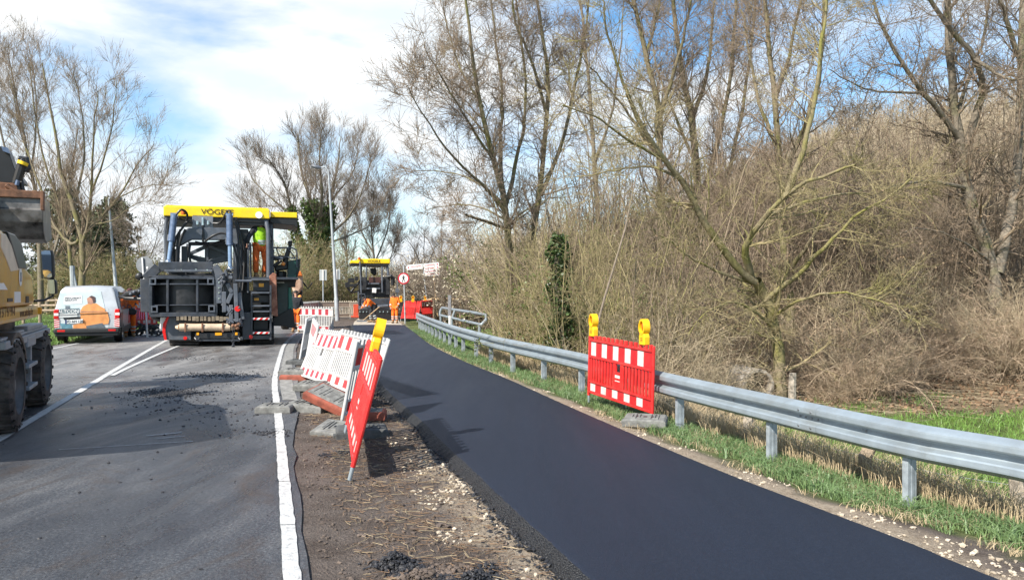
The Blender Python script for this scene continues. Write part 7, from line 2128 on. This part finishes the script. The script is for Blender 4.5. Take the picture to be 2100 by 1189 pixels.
# ivy-clad stub in the thicket and the leaning dead pole
e = empty('ivy_stump', Q(1150, 745, 17), 0, 'dark ivy-covered trunk standing in the thicket', 'tree')
H = Q(1145, 492, 17).z - e.location.z
m = MB(); m.tube([(0, 0, -.4), (-.03, 0, H * .5), (-.05, 0, H)], [.14, .12, .09], 9); m.build('trunk', B_grey, e, smooth=True)
nl = 4200; t_ = rng.random(nl); az = rng.random(nl) * 6.28
lump = .06 + .30 * vnoise(t_ * 7, az * .8 + 5, 3) ** 1.5 + .12 * (1 - t_) * rng.random(nl)
c = np.stack([np.cos(az) * lump - .05 * t_, np.sin(az) * lump, t_ * (H + .1)], 1) + rng.normal(0, .03, (nl, 3))
np_mesh('ivy', *leaf_quads(c, .070, rng, 0, .95), L_ivy, e, False)
m = MB(); m.tube([Q(1195, 735, 14.6) - Vector((0, 0, .4)), Q(1240, 610, 14.8), Q(1282, 470, 15), Q(1306, 355, 15.2)], [.024, .022, .018, .010], 8)
tag(m.build('dead_sapling', B_far, None, smooth=True), 'pale leaning dead sapling left of the upright red panel', 'sapling')

# --- the wood on the slope: one mass of thin stems and twigs
n = 6500
xs_ = rng.uniform(-6, 95, n); ys_ = rng.uniform(30, 105, n)
pxs = 1050 + xs_ * FPX / ys_
keep = (pxs > 1000) & (pxs < 2500); xs_ = xs_[keep]; ys_ = ys_[keep]; n = len(xs_)
P0 = np.stack([xs_, ys_, ground_z(xs_, ys_) - .3], 1)
d = norm(np.stack([rng.normal(0, .12, n), rng.normal(0, .12, n), np.ones(n)], 1)); Ls = rng.uniform(2.0, 5.8, n); p = P0; pts_ = [P0]
for s_ in range(4):
    d = norm(d + .10 * rng.normal(size=(n, 3))); p = p + d * (Ls / 4)[:, None]; pts_.append(p)
P = np.stack(pts_, 1); Rr = (rng.uniform(.03, .09, n))[:, None] * np.linspace(1, .3, 5)[None, :]
A, Ra = spawn(P, Rr, 13, 2.0, .8, 3, rng, .45, .12, .2, .04, .4, .014); B, Rb = spawn(A, Ra, 5, 1.0, .8, 1, rng, .6, .1, .2, .03, .5, .013)
bg_ = Bag(); bg_.add(*tubes_np(P, Rr, 4)); bg_.add(*tubes_np(A, Ra, 3)); bg_.add(*tubes_np(B, Rb, 3))
tag(bg_.build('hillside_wood', bark('hillside_twig_bark', (.31, .25, .175), (.54, .45, .33), (.36, .315, .18), .35, 1.0)), kind='stuff')
# far line of wood on the left horizon
n = 1500
pxs = rng.uniform(-700, 1000, n); ys_ = rng.uniform(85, 150, n); xs_ = (pxs - 1050) * ys_ / FPX
P0 = np.stack([xs_, ys_, np.full(n, -.3)], 1); d = norm(np.stack([rng.normal(0, .12, n), rng.normal(0, .12, n), np.ones(n)], 1)); Ls = rng.uniform(2.5, 6.0, n); p = P0; pts_ = [P0]
for s_ in range(4):
    d = norm(d + .1 * rng.normal(size=(n, 3))); p = p + d * (Ls / 4)[:, None]; pts_.append(p)
P = np.stack(pts_, 1); Rr = rng.uniform(.05, .12, n)[:, None] * np.linspace(1, .3, 5)[None, :]
A, Ra = spawn(P, Rr, 12, 2.2, .8, 3, rng, .5, .1, .2, .04, .4, .03)
bg_ = Bag(); bg_.add(*tubes_np(P, Rr, 4)); bg_.add(*tubes_np(A, Ra, 3)); tag(bg_.build('far_wood', B_far), kind='stuff')

# ------------------------------------------------------------------ grass, stones, litter
def blades(name, X, Y, h, w_, mtl, rng, lean=.35, bend=.5):
    n = len(X); Z = ground_z(X, Y)
    az = rng.random(n) * 6.28; hh = h * (.5 + .8 * rng.random(n))
    s_ = np.stack([np.cos(az), np.sin(az), np.zeros(n)], 1)
    la = rng.random(n) * 6.28; ld_ = np.stack([np.cos(la), np.sin(la), np.zeros(n)], 1) * (lean * rng.random(n))[:, None]
    b0 = np.stack([X, Y, Z - .01], 1); ww = w_ * (.6 + .7 * rng.random(n))[:, None]
    m1 = b0 + np.array([0, 0, 1]) * (hh * .55)[:, None] + ld_ * (hh * .5)[:, None]
    tp_ = b0 + np.array([0, 0, 1]) * (hh * (.95 - bend * .25))[:, None] + ld_ * (hh * (1.1 + bend))[:, None]
    V_ = np.stack([b0 - s_ * ww * .5, b0 + s_ * ww * .5, m1 + s_ * ww * .4, m1 - s_ * ww * .4, tp_ + s_ * ww * .08, tp_ - s_ * ww * .08], 1).reshape(-1, 3)
    o = np.arange(n)[:, None] * 6
    F = np.concatenate([o + np.array([[0, 1, 2, 3]]), o + np.array([[3, 2, 4, 5]])])
    return tag(np_mesh(name, V_, F, mtl, None, False), kind='stuff')
def scatter(n, y0, y1, d0, d1, rng, power=1.6, f=xr):
    y = y0 + (y1 - y0) * rng.random(n) ** power
    return f(y) + d0 + (d1 - d0) * rng.random(n), y
X, Y = scatter(52000, 3.2, 34, -.62, .75, rng, 1.9)
clump = fbm(X * 2.2, Y * 2.2, 51) ; dd = X - xr(Y)
k = (clump > .46 - .14 * (dd > -.35)) ; X, Y = X[k], Y[k]
blades('verge_grass', X, Y, .15, .009, L_grass, rng, .8, .9)
X, Y = scatter(44000, 3.5, 22, .22, 1.6, rng, 1.6); k = fbm(X * 1.6, Y * 1.6, 61) > .40; X, Y = X[k], Y[k]
blades('dry_grass', X, Y, .42, .007, L_dry, rng, .5, .6)
X, Y = scatter(16000, 3.2, 30, -.8, .3, rng, 1.7); k = fbm(X * 2.5, Y * 2.5, 63) > .50; X, Y = X[k], Y[k]
blades('dry_tufts', X, Y, .10, .006, L_dry, rng, 1.2, 1.0)
n = 90000; Y = 4.5 + 15 * rng.random(n) ** .9; X = xr(Y) + 1.3 + 16 * rng.random(n) ** 1.1; g1, g2, g3 = zones(X, Y); k = (rng.random(n) < g2) & (X * FPX / Y < 1300); X, Y = X[k], Y[k]
blades('meadow_grass', X, Y, .17, .012, L_meadow, rng, .8, .8)
n = 26000; Y = 18 + 30 * rng.random(n); X = xe(Y) - 7.2 - .15 - 9 * rng.random(n) ** 1.5
blades('left_grass', X, Y, .14, .02, L_meadow, rng, .8, .8)
n = 9000; Y = 24 + 22 * rng.random(n); X = xr(Y) + .5 + 4.5 * rng.random(n); blades('bank_grass', X, Y, .15, .02, L_meadow, rng, .8, .8)
# leaf litter and fallen twigs under the trees and on the verge
n = 26000; Y = 14 + 16 * rng.random(n); X = xr(Y) + 1.2 + 22 * rng.random(n); g1, g2, g3 = zones(X, Y); k = rng.random(n) < g3 * (1 - g2); X, Y = X[k], Y[k]
C = np.stack([X, Y, ground_z(X, Y) + .02 + .05 * rng.random(len(X))], 1); tag(np_mesh('leaf_litter', *leaf_quads(C, .09, rng, 0, .7), L_litter, None, False), kind='stuff')
def sticks(name, X, Y, ln, r_, mtl, rng, zo=.01):
    n = len(X); az = rng.random(n) * 6.28; l = ln * (.4 + .9 * rng.random(n))
    p = np.stack([X, Y, ground_z(X, Y) + zo + .012 * rng.random(n)], 1); d = np.stack([np.cos(az), np.sin(az), rng.normal(0, .05, n)], 1); q = np.stack([-np.sin(az), np.cos(az), np.zeros(n)], 1)
    P = np.stack([p, p + d * (l * .5)[:, None] + q * (l * .12 * rng.normal(size=n))[:, None], p + d * l[:, None]], 1)
    o = Bag(); o.add(*tubes_np(P, np.broadcast_to(np.array([1, .9, .5]) * r_, (n, 3)), 3)); return tag(o.build(name, mtl), kind='stuff')
y = 3.6 + 17 * rng.random(900) ** 1.7; u = rng.random(900); x = xe(y) + .45 + u * np.maximum(xpl(y) - xe(y) - .65, .1); sticks('verge_straw', x, y, .12, .0022, L_dry, rng)
y = 3.6 + 17 * rng.random(2600) ** 1.7; u = rng.random(2600); x = xe(y) + .45 + u * np.maximum(xpl(y) - xe(y) - .65, .1); sticks('verge_twigs', x, y, .10, .0025, L_litter, rng)
n = 1500; Y = 14.5 + 9 * rng.random(n); X = xr(Y) + 2.5 + 16 * rng.random(n); g1, g2, g3 = zones(X, Y); k = (g2 < .5); sticks('fallen_branches', X[k], Y[k], .9, .007, B_tan, rng, .05)
# stones
ico = bmesh.new(); bmesh.ops.create_icosphere(ico, subdivisions=1, radius=1.0); ico.verts.ensure_lookup_table()
IV = np.array([v.co[:] for v in ico.verts]); IF = np.array([[v.index for v in f.verts] for f in ico.faces]); ico.free()
def stones(name, X, Y, size, mtl, rng, zf=None, sink=.3, flat=.65):
    n = len(X); s_ = size * (.35 + 1.1 * rng.random(n) ** 2.2)
    V_ = IV[None] * (1 + .28 * rng.normal(size=(n, len(IV), 1)).clip(-1.2, 1.2)) * (s_[:, None] * (.7 + .6 * rng.random((n, 3))))[:, None, :]
    V_[:, :, 2] *= flat
    a = rng.random(n) * 6.28; ca_, sa_ = np.cos(a)[:, None], np.sin(a)[:, None]
    x_, y_ = V_[:, :, 0].copy(), V_[:, :, 1].copy(); V_[:, :, 0] = x_ * ca_ - y_ * sa_; V_[:, :, 1] = x_ * sa_ + y_ * ca_
    z = ground_z(X, Y) if zf is None else zf(X, Y)
    V_ += np.stack([X, Y, z + s_ * sink], 1)[:, None, :]
    F = IF[None] + (np.arange(n) * len(IV))[:, None, None]
    return tag(np_mesh(name, V_.reshape(-1, 3), F.reshape(-1, 3), mtl, None, False), kind='stuff')
M_lime = mat('pale_limestone', (.42, .34, .24), .9, var=.35, scale=5, col2=(.60, .52, .41), bump=.4, bscale=40)
M_crumb = mat('asphalt_crumb', (.022, .022, .025), .6, var=.4, scale=20)
M_clod = mat('dark_soil_clod', (.105, .080, .064), .95, var=.5, scale=14)
y = 3.4 + 15 * rng.random(1500) ** 1.5; x = xpr(y) + .10 + .45 * rng.random(1500); k = fbm(x * 2.1, y * 2.1, 71) > .50; x, y = x[k], y[k]; stones('gravel', x, y, .0145, M_lime, rng)
y = 3.4 + 6 * rng.random(2600) ** 1.2; x = xpl(y) - .16 - .5 * rng.random(2600) ** 1.3; k = (rng.random(2600) < .55 * (1 - sstep(6, 10, y))) & (fbm(x * 2.4, y * 2.4, 73) > .42); stones('gravel', x[k], y[k], .015, M_lime, rng)
y = 3.4 + 14 * rng.random(3200) ** 1.6; u = rng.random(3200); x = xe(y) + .2 + u * np.maximum(xpl(y) - xe(y) - .4, .1); stones('soil_clods', x, y, .014, M_clod, rng)
y = 3.4 + 34 * rng.random(5200) ** 1.5; x = xpl(y) - .10 - .14 * np.abs(rng.normal(size=5200)); stones('loose_asphalt', x, y, .0125, M_crumb, rng, lambda X, Y: np.interp(X - xpl(Y), [-.24, -.1, 0], [-.03, .0, .05]))
cx, cy = [], []
for (px, py, sx_, sy_, n) in ((352, 806, 34, 4, 1500), (330, 822, 60, 16, 260), (440, 769, 50, 3, 700), (480, 850, 50, 25, 160), (560, 888, 25, 3, 200), (430, 800, 90, 30, 300), (300, 1000, 220, 140, 60), (390, 736, 30, 2, 160), (520, 765, 30, 5, 120)):
    a, b_ = rng.normal(px, sx_, n), np.maximum(rng.normal(py, sy_, n), 700)
    D = EYE * FPX / (b_ - 594.5); cx.append((a - 1050) * D / FPX); cy.append(D)
X, Y = np.concatenate(cx), np.concatenate(cy); k = (X < xe(Y) + .2) & (X > xe(Y) - 7) & (Y > 3.3); X, Y = X[k], Y[k]
stones('asphalt_crumbs', X, Y, .0135, M_crumb, rng, lambda X, Y: 0 * X)
# the dark heap of torn asphalt at the bottom of the picture
def heap(n, pts_, size, mtl, name, sp):
    X, Y, Z = [], [], []
    for (px, py, hh, cnt) in pts_:
        p = G(px, py); a = rng.normal(0, sp, cnt); b_ = rng.normal(0, sp * .8, cnt); X.append(p.x + a); Y.append(p.y + b_); Z.append(np.maximum(0, hh * np.exp(-(a * a + b_ * b_) / (2 * sp * sp)) * rng.random(cnt)))
    X, Y, Z = map(np.concatenate, (X, Y, Z)); return stones(name, X, Y, size, mtl, rng, lambda a, b_: ground_z(a, b_) + Z)
heap(0, [(812, 1152, .08, 900), (850, 1168, .05, 500), (900, 1182, .04, 500), (978, 1182, .06, 700), (1000, 1162, .03, 150), (680, 930, .008, 220), (700, 925, .008, 100)], .0115, M_crumb, 'torn_asphalt', .07)
heap(0, [(870, 1180, .07, 600), (925, 1165, .03, 300)], .013, M_clod, 'loose_soil', .09)
